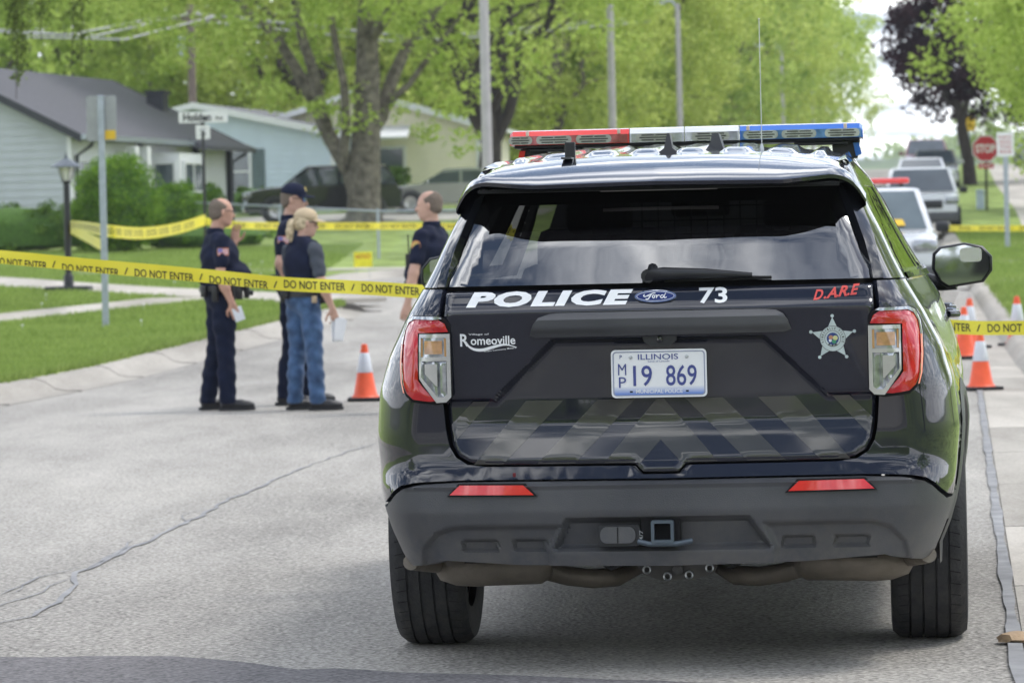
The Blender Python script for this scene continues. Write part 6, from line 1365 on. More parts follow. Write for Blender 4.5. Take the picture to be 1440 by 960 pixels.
def sdf_mesh(name, prims, h, m, k=.02, cuts=(), wr=0.0, wf=18.0, extra=None):
    """one continuous skin around tapered capsules ('c') and ellipsoids ('e'); cuts are (point, normal) planes whose outer side is dropped"""
    pts = []
    for q in prims:
        if q[0] == 'c': pts += [np.array(q[1]) - q[2], np.array(q[1]) + q[2], np.array(q[3]) - q[4], np.array(q[3]) + q[4]]
        else: r_ = max(q[2]); pts += [np.array(q[1]) - r_, np.array(q[1]) + r_]
    lo = np.min(pts, 0) - 3 * h - k; hi = np.max(pts, 0) + 3 * h + k; n = np.ceil((hi - lo) / h).astype(int) + 1; F = np.full(n, 1.0)
    ax = [lo[i] + h * np.arange(n[i]) for i in range(3)]
    for q in prims:
        kk = q[5] if q[0] == 'c' and len(q) > 5 else q[4] if q[0] == 'e' and len(q) > 4 else k
        if q[0] == 'c': a, ra, b, rb = np.array(q[1], float), q[2], np.array(q[3], float), q[4]; mn = np.minimum(a - ra, b - rb); mx_ = np.maximum(a + ra, b + rb)
        else: c0 = np.array(q[1], float); r_ = max(q[2]); mn, mx_ = c0 - r_, c0 + r_
        mg = kk * 1.5 + 3 * h; s_ = [slice(max(0, int((mn[i] - mg - lo[i]) / h)), min(n[i], int((mx_[i] + mg - lo[i]) / h) + 2)) for i in range(3)]
        X, Y, Z = np.meshgrid(ax[0][s_[0]], ax[1][s_[1]], ax[2][s_[2]], indexing='ij'); P = np.stack([X, Y, Z], -1)
        if q[0] == 'c':
            d = b - a; L2 = max(d @ d, 1e-9); t_ = np.clip(((P - a) @ d) / L2, 0, 1); D = np.linalg.norm(P - a - t_[..., None] * d, axis=-1) - (ra + (rb - ra) * t_)
        else:
            R_ = np.array(q[2], float); M3 = np.array(q[3]) if q[3] is not None else np.eye(3); L3 = (P - c0) @ M3; k0 = np.linalg.norm(L3 / R_, axis=-1); k1 = np.linalg.norm(L3 / (R_ * R_), axis=-1) + 1e-9; D = k0 * (k0 - 1) / k1
        O_ = F[s_[0], s_[1], s_[2]]
        if kk > 0: hh = np.clip(.5 + .5 * (O_ - D) / kk, 0, 1); F[s_[0], s_[1], s_[2]] = O_ * (1 - hh) + D * hh - kk * hh * (1 - hh)
        else: F[s_[0], s_[1], s_[2]] = np.minimum(O_, D)
    X, Y, Z = np.meshgrid(*ax, indexing='ij')
    if wr: F = F + wr * (np.sin(Z * wf * 3.1 + 3 * np.sin(X * 11) + 4 * np.sin(Y * 9 + 1)) * .6 + np.sin(X * wf * 1.7 + Z * 14 + 2 * np.sin(Y * 15)) * .4) * (np.abs(F) < .1)
    for p, nn in cuts: F = np.maximum(F, (X - p[0]) * nn[0] + (Y - p[1]) * nn[1] + (Z - p[2]) * nn[2])
    F[0], F[-1], F[:, 0], F[:, -1], F[:, :, 0], F[:, :, -1] = 1, 1, 1, 1, 1, 1
    V, Q = surface_nets(F, h, lo); me = bpy.data.meshes.new(name); me.from_pydata(V.tolist(), [], Q.tolist()); me.update(); me.materials.append(m); me.polygons.foreach_set('use_smooth', [True] * len(me.polygons)); return me
def vadd(a, b, s=1.0): return tuple(a[i] + b[i] * s for i in range(3))
def hand(wr_, d, nrm, curl=.5, sc=1.0, thumb=1, spread=.12):
    """palm, five jointed fingers; d points along the fingers, nrm out of the palm, thumb side = cross(d, nrm) * thumb"""
    d = Vector(d).normalized(); nrm = (Vector(nrm) - d * Vector(nrm).dot(d)).normalized(); s_ = d.cross(nrm).normalized() * thumb; w0 = Vector(wr_); o_ = []
    for k in (-1.4, -.5, .5, 1.35): b = w0 + s_ * (k * .019 * sc) ; o_.append(('c', tuple(w0 + s_ * k * .010 * sc), .017 * sc, tuple(w0 + d * .085 * sc + s_ * k * .021 * sc), .0135 * sc, .012))
    for k, ln in ((-1.4, .062), (-.5, .080), (.45, .086), (1.35, .078)):
        p = w0 + d * .088 * sc + s_ * k * .021 * sc; a = 0; dd = (d + s_ * k * spread * .5).normalized()
        for j, f_ in enumerate((.44, .31, .25)):
            a += curl * (.75 + .3 * j) + .03 * k; q = p + (dd * math.cos(a) + nrm * math.sin(a)) * ln * f_ * sc; r_ = (.0092, .0085, .0078)[j] * sc; o_.append(('c', tuple(p), r_, tuple(q), r_ * .93, .003)); p = q
    p = w0 + d * .025 * sc + s_ * .030 * sc; q = p + (d * .6 + s_ * .75 + nrm * .35).normalized() * .042 * sc; r2 = q + (d * .85 + s_ * .25 + nrm * (.3 + curl * .5)).normalized() * .034 * sc; r3 = r2 + (d * .85 - s_ * .05 + nrm * (.35 + curl * .6)).normalized() * .026 * sc
    return o_ + [('c', tuple(p), .015 * sc, tuple(q), .0115 * sc, .010), ('c', tuple(q), .0110 * sc, tuple(r2), .0098 * sc, .003), ('c', tuple(r2), .0098 * sc, tuple(r3), .0085 * sc, .003)]
def yaw(a, b=0.0):
    c_, s_ = math.cos(a), math.sin(a); R1 = np.array([[c_, -s_, 0], [s_, c_, 0], [0, 0, 1]]); c_, s_ = math.cos(b), math.sin(b); return R1 @ np.array([[c_, 0, s_], [0, 1, 0], [-s_, 0, c_]])
def head(c, a=0.0, pitch=0.0, jaw=1.0):
    """facing +X turned by a; c is the skull centre"""
    R_ = yaw(a, pitch); P = lambda x, y, z: tuple(np.array(c) + R_ @ np.array((x, y, z)))
    o_ = [('e', P(-.012, 0, .025), (.098, .077, .092), R_), ('e', P(.020, 0, -.035), (.070, .060 * jaw, .085), R_), ('e', P(.045, 0, -.085), (.038, .036 * jaw, .028), R_), ('c', P(-.015, .045, -.060), .026, P(.050, .018, -.095), .020), ('c', P(-.015, -.045, -.060), .026, P(.050, -.018, -.095), .020)]
    o_ += [('c', P(.083, 0, .008), .008, P(.106, 0, -.030), .0125, .010), ('c', P(.094, .010, -.034), .008, P(.094, -.010, -.034), .008, .008), ('c', P(.082, .020, .020), .009, P(.080, .040, .018), .008, .010), ('c', P(.082, -.020, .020), .009, P(.080, -.040, .018), .008, .010)]
    o_ += [('c', P(.088, .016, -.058), .006, P(.088, -.016, -.058), .006, .006), ('c', P(.085, .014, -.067), .007, P(.085, -.014, -.067), .007, .006)]
    for s_ in (1, -1): o_ += [('e', P(-.008, s_ * .080, -.008), (.018, .008, .032), R_, .006), ('c', P(-.010, s_ * .084, .012), .006, P(-.016, s_ * .086, -.010), .006, .004)]
    return o_, P, R_
M['skin'] = mat('skin', (.55, .34, .265), .55, var=.10, scale=9, spec=.35); M['skin_red'] = mat('ruddy_skin', (.52, .30, .225), .55, var=.12, scale=9, spec=.35)
M['navy'] = mat('navy_uniform', (.009, .013, .034), .85, var=.25, scale=7, bump=.3, bscale=60, spec=.2); M['navy_t'] = mat('navy_trousers', (.007, .011, .030), .85, var=.25, scale=7, bump=.3, bscale=60, spec=.2)
M['denim'] = mat('blue_denim', (.024, .062, .15), .85, var=.3, scale=9, c2=(.052, .11, .225), bump=.4, bscale=70, sheen=.15); M['grey_tee'] = mat('charcoal_t_shirt', (.055, .065, .085), .9, var=.15, scale=9, bump=.3, bscale=60)
M['boot'] = mat('black_leather', (.014, .014, .017), .38, var=.2, bump=.2); M['belt'] = mat('black_duty_leather', (.012, .012, .014), .45, var=.2); M['hair_grey'] = mat('cropped_grey_hair', (.16, .125, .10), .85, var=.25, scale=60, bump=.6, bscale=120)
M['hair_blond'] = mat('blond_hair', (.42, .32, .19), .6, var=.3, scale=30, c2=(.62, .51, .34), bump=.8, bscale=50); M['cap_tan'] = mat('tan_cap', (.52, .41, .27), .8, var=.1); M['flag_r'] = mat('flag_red', (.60, .16, .14), .7); M['flag_w'] = mat('flag_white', (.82, .80, .84), .7); M['flag_b'] = mat('flag_blue', (.20, .20, .50), .7)
M['patch_b'] = mat('patch_border', (.62, .30, .12), .7); M['patch_c'] = mat('patch_centre', (.62, .48, .14), .7); M['paper'] = mat('paper', (.74, .76, .80), .7, var=.04); M['shade_lens'] = mat('blue_mirror_lens', (.02, .10, .55), .08, metal=.6, coat=1)
def chest(z0, lean=0, belly=0.0, w_=1.0):
    """torso prims: pelvis to shoulders"""
    L_ = lambda z: lean * (z - .95)
    return [('e', (L_(1.0) - .01, 0, 1.00), (.125, .170 * w_, .13), None), ('e', (L_(1.15) + belly * .6, 0, 1.13), (.125 + belly, .165 * w_, .15), None), ('e', (L_(1.30) + belly * .15, 0, 1.30), (.130 + belly * .3, .185 * w_, .17), None), ('c', (L_(1.44) - .01, .12 * w_, 1.43), .075, (L_(1.44) - .01, -.12 * w_, 1.43), .075), ('c', (L_(1.5) - .01, 0, 1.44), .085, (L_(1.52), 0, 1.50), .066)]
def flag(par, c, R_, w_=.088, h_=.056):
    P = lambda u, v, o: tuple(np.array(c) + R_ @ np.array((u, o, v))); k = .0
    def q(name, a, b, z0, z1, o, m): mb = MB(); mb.add([P(a, z0, o), P(b, z0, o), P(b, z1, o), P(a, z1, o)] + [P(a, z0, o + .004), P(b, z0, o + .004), P(b, z1, o + .004), P(a, z1, o + .004)], [(0, 1, 2, 3), (0, 1, 5, 4), (1, 2, 6, 5), (2, 3, 7, 6), (3, 0, 4, 7)]); return mb.build(name, M[m], par, fix=False)
    q('flag_patch', -w_ / 2 - .004, w_ / 2 + .004, -h_ / 2 - .004, h_ / 2 + .004, -.0045, 'patch_b'); q('flag_field', -w_ / 2, w_ / 2, -h_ / 2, h_ / 2, -.0055, 'flag_w')
    for i in range(0, 7, 2): q('flag_stripe', -w_ / 2, w_ / 2, h_ / 2 - (i + 1) * h_ / 7, h_ / 2 - i * h_ / 7, -.0065, 'flag_r')
    q('flag_canton', -w_ / 2, -w_ / 2 + .038, -.003, h_ / 2, -.0075, 'flag_b')
def person(label, x, y, rz, H=1.80, tone='skin', shirt='navy', trous='navy_t', belly=0.0, w_=1.0, lean=0.0, armR=None, armL=None, feet=None, look=0.0, pitch=0.0, hc=(.02, 0, 1.665), hair='hair_grey', cap=None, sleeve=.62, vest=None, seed=0, gear=True, jaw=1.0, legw=1.0, hairline=.02, wr=.006, bald=False):
    """standing figure, built 1.80 m tall facing +X and scaled; arms are (shoulder, elbow, wrist, finger direction, palm normal, curl)"""
    t = thing('person', label, 'person', (x, y, T(y) + .004), rz); t.scale = (H / 1.8,) * 3
    hd, P, R_ = head(hc, look, pitch, jaw); tor = chest(0, lean, belly, w_); sk = [(q[0], q[1], *([q[2] * .86, q[3], q[4] * .86] if q[0] == 'c' else [tuple(v * .90 for v in q[2]), q[3]])) for q in tor]
    nk = (lean * .55 - .01, 0, 1.50); sk += [('c', nk, .060, tuple(np.array(hc) + np.array((-.018, 0, -.06))), .056)] + hd
    for (S_, E_, Wr, D_, N_, cu, th_) in (armR, armL):
        m1 = vadd(S_, E_, 1); sk += [('c', S_, .050, E_, .040), ('c', E_, .041, tuple(.6 * E_[i] + .4 * Wr[i] for i in range(3)), .042), ('c', tuple(.6 * E_[i] + .4 * Wr[i] for i in range(3)), .040, Wr, .026)] + hand(Wr, D_, N_, cu, 1.0, th_)
    hipz = .92; lg = []; bt = []; skl = []
    for (hx, kx, fx, sg, kz, tx) in feet:   # hip, knee, ankle (x, y), toe direction
        h3, k3, a3 = (hx[0], hx[1], hipz), (kx[0], kx[1], .50 + kz), (fx[0], fx[1], .085); skl += [('c', h3, .070, k3, .05), ('c', k3, .05, a3, .038)]
        lg += [('c', (hx[0], hx[1], hipz + .04), .100 * legw, (.5 * hx[0] + .5 * kx[0], .5 * hx[1] + .5 * kx[1], .72), .088 * legw), ('c', (.5 * hx[0] + .5 * kx[0], .5 * hx[1] + .5 * kx[1], .72), .088 * legw, k3, .072 * legw), ('c', k3, .072 * legw, (.5 * k3[0] + .5 * a3[0] - .008, .5 * k3[1] + .5 * a3[1], .31), .072 * legw), ('c', (.5 * k3[0] + .5 * a3[0] - .008, .5 * k3[1] + .5 * a3[1], .31), .070 * legw, (a3[0] - .005, a3[1], .085), .067 * legw)]
        c_, s_ = math.cos(tx), math.sin(tx); F3 = lambda a, b, z, fx=fx, c_=c_, s_=s_: (fx[0] + a * c_ - b * s_, fx[1] + a * s_ + b * c_, z)
        bt.append((a3, F3, tx)); skl += [('c', a3, .035, F3(.10, 0, .04), .03)]
    link('body', sdf_mesh('body', sk + skl, .0075 if H > 0 else .01, M[tone], .022), t)
    # trousers, boots, shirt
    link('trousers', sdf_mesh('trousers', lg + [('e', (lean * .05 - .01, 0, .965), (.128, .172 * w_, .115), None)], .011, M[trous], .03, [((0, 0, 1.045), (0, 0, 1)), ((0, 0, .055), (0, 0, -1))], wr), t)
    for a3, F3, tx in bt:
        Rf = yaw(tx); b_ = sdf_mesh('boot', [('c', (a3[0] - .005, a3[1], .15), .050, (a3[0] - .005, a3[1], .07), .048), ('c', F3(-.03, 0, .052), .044, F3(.10, 0, .050), .042), ('e', F3(.135, .004, .042), (.085, .050, .040), Rf)], .008, M['boot'], .025, [((0, 0, .022), (0, 0, -1))]); bo = link('boot', b_, t)
        mb = MB(); mb.prism([(F3(a, b, 0)[0], F3(a, b, 0)[1]) for a, b in ((-.085, -.025), (-.06, -.044), (.05, -.042), (.14, -.050), (.205, -.030), (.225, 0), (.205, .036), (.14, .054), (.05, .046), (-.06, .044), (-.085, .025))], 0, .026, 'Z'); mb.build('sole', M['rubber'], bo, 40)
    sh = [(q[0], q[1], *([q[2] * 1.04, q[3], q[4] * 1.04] if q[0] == 'c' else [tuple(v * 1.07 for v in q[2]), q[3]])) for q in tor]; slv = []
    for (S_, E_, Wr, D_, N_, cu, th_) in (armR, armL):
        e2 = tuple(S_[i] + (E_[i] - S_[i]) * sleeve for i in range(3)); slv.append((S_, e2)); sh += [('c', S_, .066, e2, .062)]
    cut = [((0, 0, 1.015), (0, 0, -1)), ((0, 0, 1.545), (0, 0, 1))]
    link('shirt', sdf_mesh('shirt', sh, .010, M[shirt], .028, cut, wr * .8), t)
    col = MB(); col.lathe([(.066, 1.485), (.075, 1.50), (.072, 1.535), (.063, 1.545), (.060, 1.52)], 20, (nk[0], 0, 0)); col.build('collar', M[vest or shirt], t, 50)
    if vest: link('vest', sdf_mesh('vest', [(q[0], q[1], *([q[2] * 1.16, q[3], q[4] * 1.16] if q[0] == 'c' else [tuple(v * 1.20 for v in q[2]), q[3]])) for q in tor[1:4]] + [('c', (-.03, .07, 1.49), .05, (-.03, -.07, 1.49), .05)], .011, M[vest], .03, [((0, 0, 1.03), (0, 0, -1)), ((0, .175 * w_, 1.40), (0, 1, .12)), ((0, -.175 * w_, 1.40), (0, -1, .12))], .002), t)
    bl = MB(); k = 28; v = []
    for z_, r_ in ((1.005, 1.09), (1.005, 1.15), (1.055, 1.15), (1.055, 1.09)):
        for i in range(k): a = 6.2832 * i / k; v.append((lean * .06 - .006 + (.128 + belly * .5) * r_ * math.cos(a) + belly * .3, .172 * w_ * r_ * math.sin(a), z_))
    bl.add(v, [(j * k + i, j * k + (i + 1) % k, ((j + 1) % 4) * k + (i + 1) % k, ((j + 1) % 4) * k + i) for j in range(4) for i in range(k)]); belt = bl.build('duty_belt', M['belt'], t, 50)
    if gear:
        for (a, dz, d_, nm, m_) in gear:
            cx_, cy_ = (.128 + belly * .5) * 1.25 * math.cos(rad(a)) + belly * .3, .172 * w_ * 1.22 * math.sin(rad(a)); q = MB(); q.box((cx_, cy_, 1.03 + dz), d_, rz=rad(a), bev=.012); q.build(nm, M[m_], belt, 50)
    if hair:
        hp = [('e', P(-.018, 0, .032), (.101, .081, .092), R_), ('e', P(-.045, 0, -.02), (.068, .078, .062), R_)]; fz = P(.055, 0, .02); nn = R_ @ np.array((1.0, 0, -.55)); nn /= np.linalg.norm(nn); nb = R_ @ np.array((.35, 0, -1.0)); nb /= np.linalg.norm(nb)
        link('hair', sdf_mesh('hair', hp, .006, M[hair], .02, [(P(hairline + .02, 0, .02), nn), (P(-.03, 0, -.055), nb)] + ([(P(-.02, 0, .085), tuple(R_ @ np.array((.55, 0, .83))))] if bald else [])), t)
    return t, P, R_, slv
def shades(t, P, m='black', lens=None):
    mb = MB()
    for s_ in (1, -1): mb.tube([P(.088, s_ * .018, .010), P(.083, s_ * .052, .012), P(.05, s_ * .079, .014), P(-.01, s_ * .084, .010)], .0035, 6)
    mb.tube([P(.096, .014, .012), P(.098, 0, .015), P(.096, -.014, .012)], .003, 6); g_ = mb.build('glasses', M[m], t, 50)
    if lens:
        for s_ in (1, -1): q = MB(); q.add([P(.097, s_ * .008, .020), P(.088, s_ * .056, .020), P(.084, s_ * .060, .002), P(.090, s_ * .045, -.016), P(.097, s_ * .014, -.012)], [(0, 1, 2, 3, 4)]); q.add([P(.093, s_ * .008, .020), P(.084, s_ * .056, .020), P(.080, s_ * .060, .002), P(.086, s_ * .045, -.016), P(.093, s_ * .014, -.012)], [(0, 4, 3, 2, 1)]); q.build('lens', M[lens], g_)
def cap_on(t, P, R_, m, badge=False):
    cr_ = sdf_mesh('cap', [('e', P(-.012, 0, .052), (.108, .088, .085), R_), ('e', P(.0, 0, .07), (.085, .07, .062), R_)], .007, M[m], .02, [(P(0, 0, .040), tuple(R_ @ np.array((-.12, 0, -1.0))))]); c_ = link('cap', cr_, t)
    mb = MB(); v = []; K = 12
    for z_ in (0, -.006):
        for i in range(K + 1):
            a = -1.25 + 2.5 * i / K; v.append(P(.088 * math.cos(a), .080 * math.sin(a), .046 + z_)); v.append(P(.085 * math.cos(a) + .085 * math.cos(a * .9) , .078 * math.sin(a), .036 + z_ - .012 * abs(math.sin(a))))
    n2 = 2 * (K + 1); f_ = [(2 * i, 2 * i + 1, 2 * i + 3, 2 * i + 2) for i in range(K)] + [(n2 + 2 * i, n2 + 2 * i + 2, n2 + 2 * i + 3, n2 + 2 * i + 1) for i in range(K)] + [(2 * i + 1, n2 + 2 * i + 1, n2 + 2 * i + 3, 2 * i + 3) for i in range(K)]
    mb.add(v, f_); mb.build('cap_brim', M[m], c_, 60)
    if badge: q = MB(); q.add([P(.094, -.018, .075), P(.094, .018, .075), P(.082, .016, .108), P(.082, -.016, .108)], [(0, 1, 2, 3)]); q.build('cap_badge', M['patch_c'], c_)
def px_of(px, py, D): q = P3(px, py, D); return q.x
# officer at the left, seen from his right and a little from behind
D1 = 32.5; g = G(322, 577)
ft = [((0.0, -.095), (.02, -.105), (.03, -.12), 1, 0, -.15), ((0.0, .095), (-.03, .10), (-.10, .12), 1, 0, .2)]
GR = [(-35, -.03, (.05, .035, .11), 'pouch', 'belt'), (-75, -.02, (.055, .06, .12), 'radio', 'belt'), (-120, -.04, (.05, .05, .14), 'pouch', 'belt'), (-150, -.02, (.045, .06, .10), 'pouch', 'belt'), (40, -.03, (.06, .045, .14), 'pouch', 'belt')]
t, P, R_, sl = person('balding officer in navy uniform raising his left hand and holding paper in his right', g[0] - .05, g[1], rad(14), 1.80, 'skin_red', belly=.085, w_=1.18, lean=-.04, legw=1.05,
    armR=((-.01, -.215, 1.425), (-.045, -.265, 1.14), (.055, -.255, .90), (.35, .05, -1), (.2, 1, 0), .55, -1), armL=((.02, .215, 1.42), (.12, .27, 1.17), (.155, .15, 1.41), (.12, -.05, 1), (.3, -1, 0), .22, 1), feet=ft, look=rad(4), pitch=.06, hc=(.03, 0, 1.675), gear=GR, hairline=-.012, bald=True)
shades(t, P, 'belt'); flag(t, (-.02, -.288, 1.34), yaw(rad(4)))
mb = MB(); mb.box((.105, -.262, .815), (.085, .014, .12), ry=rad(-18), bev=.003); mb.build('held_paper', M['paper'], t)
mb = MB(); mb.tube([(.20, -.10, 1.0), (.26, -.12, .985)], [.028, .022], 10); mb.build('torch', M['belt'], t, 50)
# tall officer in a cap and blue mirrored glasses, behind the woman
g2 = G(408, 571); ft2 = [((0, -.09), (.0, -.10), (-.06, -.11), 1, 0, -.1), ((0, .09), (.03, .10), (.10, .12), 1, 0, .2)]
t, P, R_, sl = person('tall officer in black cap and blue mirrored glasses standing behind the woman', g2[0] + .03, g2[1] + .2, rad(-4), 1.92, 'skin', w_=1.05, lean=0,
    armR=((-.01, -.21, 1.425), (-.06, -.27, 1.15), (.05, -.24, .95), (.5, .1, -1), (.2, 1, 0), .5, -1), armL=((-.01, .21, 1.425), (.0, .27, 1.15), (.14, .20, 1.02), (.8, -.3, -.3), (0, -1, -.3), .5, 1), feet=ft2, look=rad(-6), pitch=.07, hc=(.035, 0, 1.665), gear=GR, hairline=-.02)
shades(t, P, 'belt', 'shade_lens'); cap_on(t, P, R_, 'navy', True); flag(t, (-.025, -.286, 1.34), yaw(rad(0)))
# woman with a blond ponytail
g3 = G(432, 577); ft3 = [((0.0, -.095), (.02, -.125), (.03, -.15), 1, 0, -.55), ((0.0, .095), (.0, .11), (-.02, .13), 1, 0, -.25)]
t, P, R_, sl = person('woman with blond ponytail and tan cap in navy vest, charcoal T-shirt and blue jeans', g3[0] - .01, g3[1], rad(38), 1.70, 'skin', 'grey_tee', 'denim', w_=1.0, lean=.04, legw=1.02, vest='navy',
    armR=((.0, -.205, 1.415), (-.005, -.285, 1.14), (.09, -.31, .90), (.3, 0, -1), (0, 1, 0), .55, -1), armL=((.0, .205, 1.415), (.04, .27, 1.15), (.16, .22, .98), (.8, -.2, -.5), (0, -1, 0), .5, 1), feet=ft3, look=rad(-22), pitch=.10, hc=(.05, 0, 1.655), hair='hair_blond', gear=[(-60, -.02, (.06, .05, .14), 'holster', 'belt'), (-100, -.05, (.02, .05, .06), 'badge_holder', 'cap_tan'), (130, -.02, (.05, .05, .11), 'pouch', 'belt'), (170, 0, (.04, .06, .08), 'pouch', 'belt')], sleeve=.72, wr=.007)
shades(t, P, 'belt', 'boot'); cap_on(t, P, R_, 'cap_tan')
link('ponytail', sdf_mesh('ponytail', [('c', P(-.10, 0, .02), .022, P(-.135, 0, -.01), .034), ('c', P(-.135, 0, -.01), .036, P(-.145, 0, -.09), .034), ('c', P(-.145, 0, -.09), .034, P(-.125, .004, -.165), .016), ('c', P(-.14, .01, -.08), .02, P(-.165, .01, -.15), .010)], .006, M['hair_blond'], .015, wr=.002, wf=40), t)
pp_ = MB()
for i, (dx_, a) in enumerate(((0, .10), (.02, .28), (-.02, -.05))): pp_.box((.155 + dx_, -.315 + .006 * i, .715 - .005 * i), (.10, .003, .20), ry=a)
pp_.build('held_papers', M['paper'], t); mb = MB(); mb.box((.12, -.29, .84), (.045, .03, .09), bev=.01, ry=.3); mb.build('radio', M['belt'], t)
# officer at the right, facing left, partly behind the car
g4 = (P3(608, 300, 31.6).x, 31.6); ft4 = [((0, -.09), (.0, -.10), (-.04, -.11), 1, 0, -.1), ((0, .09), (.02, .10), (.06, .12), 1, 0, .2)]
t, P, R_, sl = person('officer with shaved head and round shoulder patch, facing left beside the car mirror', g4[0] + .0, g4[1], rad(164), 1.81, 'skin', w_=1.2, lean=.03, belly=.06,
    armR=((.0, -.21, 1.42), (-.02, -.27, 1.14), (.12, -.2, .95), (.6, .2, -1), (.2, 1, 0), .5, -1), armL=((.03, .225, 1.42), (.08, .29, 1.13), (.14, .28, .88), (.25, 0, -1), (.2, -1, 0), .5, 1), feet=ft4, look=rad(8), pitch=.04, hc=(.03, 0, 1.67), gear=GR, hairline=-.005, jaw=1.08, bald=True)
R4 = yaw(rad(180)); mb = MB(); mb.prism(round_rect(.078, .088, .036), 0, .004); mb.v = [tuple(np.array((.052, .298, 1.345)) + yaw(rad(176)) @ np.array((a, b - .004, c))) for a, b, c in mb.v]; pc = mb.build('shoulder_patch', M['patch_b'], t)
mb = MB(); mb.prism(round_rect(.05, .056, .024), 0, .004); mb.v = [tuple(np.array((.052, .298, 1.347)) + yaw(rad(176)) @ np.array((a, b - .0065, c))) for a, b, c in mb.v]; mb.build('patch_centre', M['patch_c'], pc)
mb = MB(); mb.box((.17, .12, 1.22), (.05, .05, .13), bev=.01); mb.tube([(.17, .12, 1.28), (.175, .12, 1.44)], .006, 6); mb.build('shoulder_radio', M['belt'], t)
# ================================================================ OTHER VEHICLES
M['cw'] = mat('white_car_paint', (.70, .72, .74), .2, coat=1, var=.03); M['cr'] = mat('dark_red_car_paint', (.16, .018, .025), .2, coat=1, var=.05); M['cs'] = mat('silver_green_car_paint', (.34, .36, .33), .25, metal=.4, coat=1, var=.04)
M['cb'] = mat('black_car_paint', (.014, .016, .022), .15, coat=1, var=.05); M['cg'] = mat('pale_grey_car_paint', (.45, .50, .54), .2, coat=1, var=.03); M['cglass'] = mat('dark_car_glass', (.05, .065, .075), .06, coat=1, var=.2, scale=2); M['cglass_l'] = mat('sky_lit_windscreen', (.10, .13, .14), .05, coat=1, var=.2, scale=2)
PROF = {'suv': dict(L=4.8, W=1.92, belt=1.08, roof=1.72, low=.32, hood=1.05, a=(1.10, 1.90), b=(.15, .45), top=(1.9, 4.35), rear=.95),
        'sedan': dict(L=4.75, W=1.82, belt=.93, roof=1.44, low=.24, hood=.88, a=(1.25, 2.05), b=(.75, 1.2), top=(2.05, 3.6), rear=.96),
        'hatch': dict(L=4.3, W=1.78, belt=.98, roof=1.52, low=.24, hood=.92, a=(1.0, 1.85), b=(.12, .40), top=(1.85, 3.85), rear=.94)}
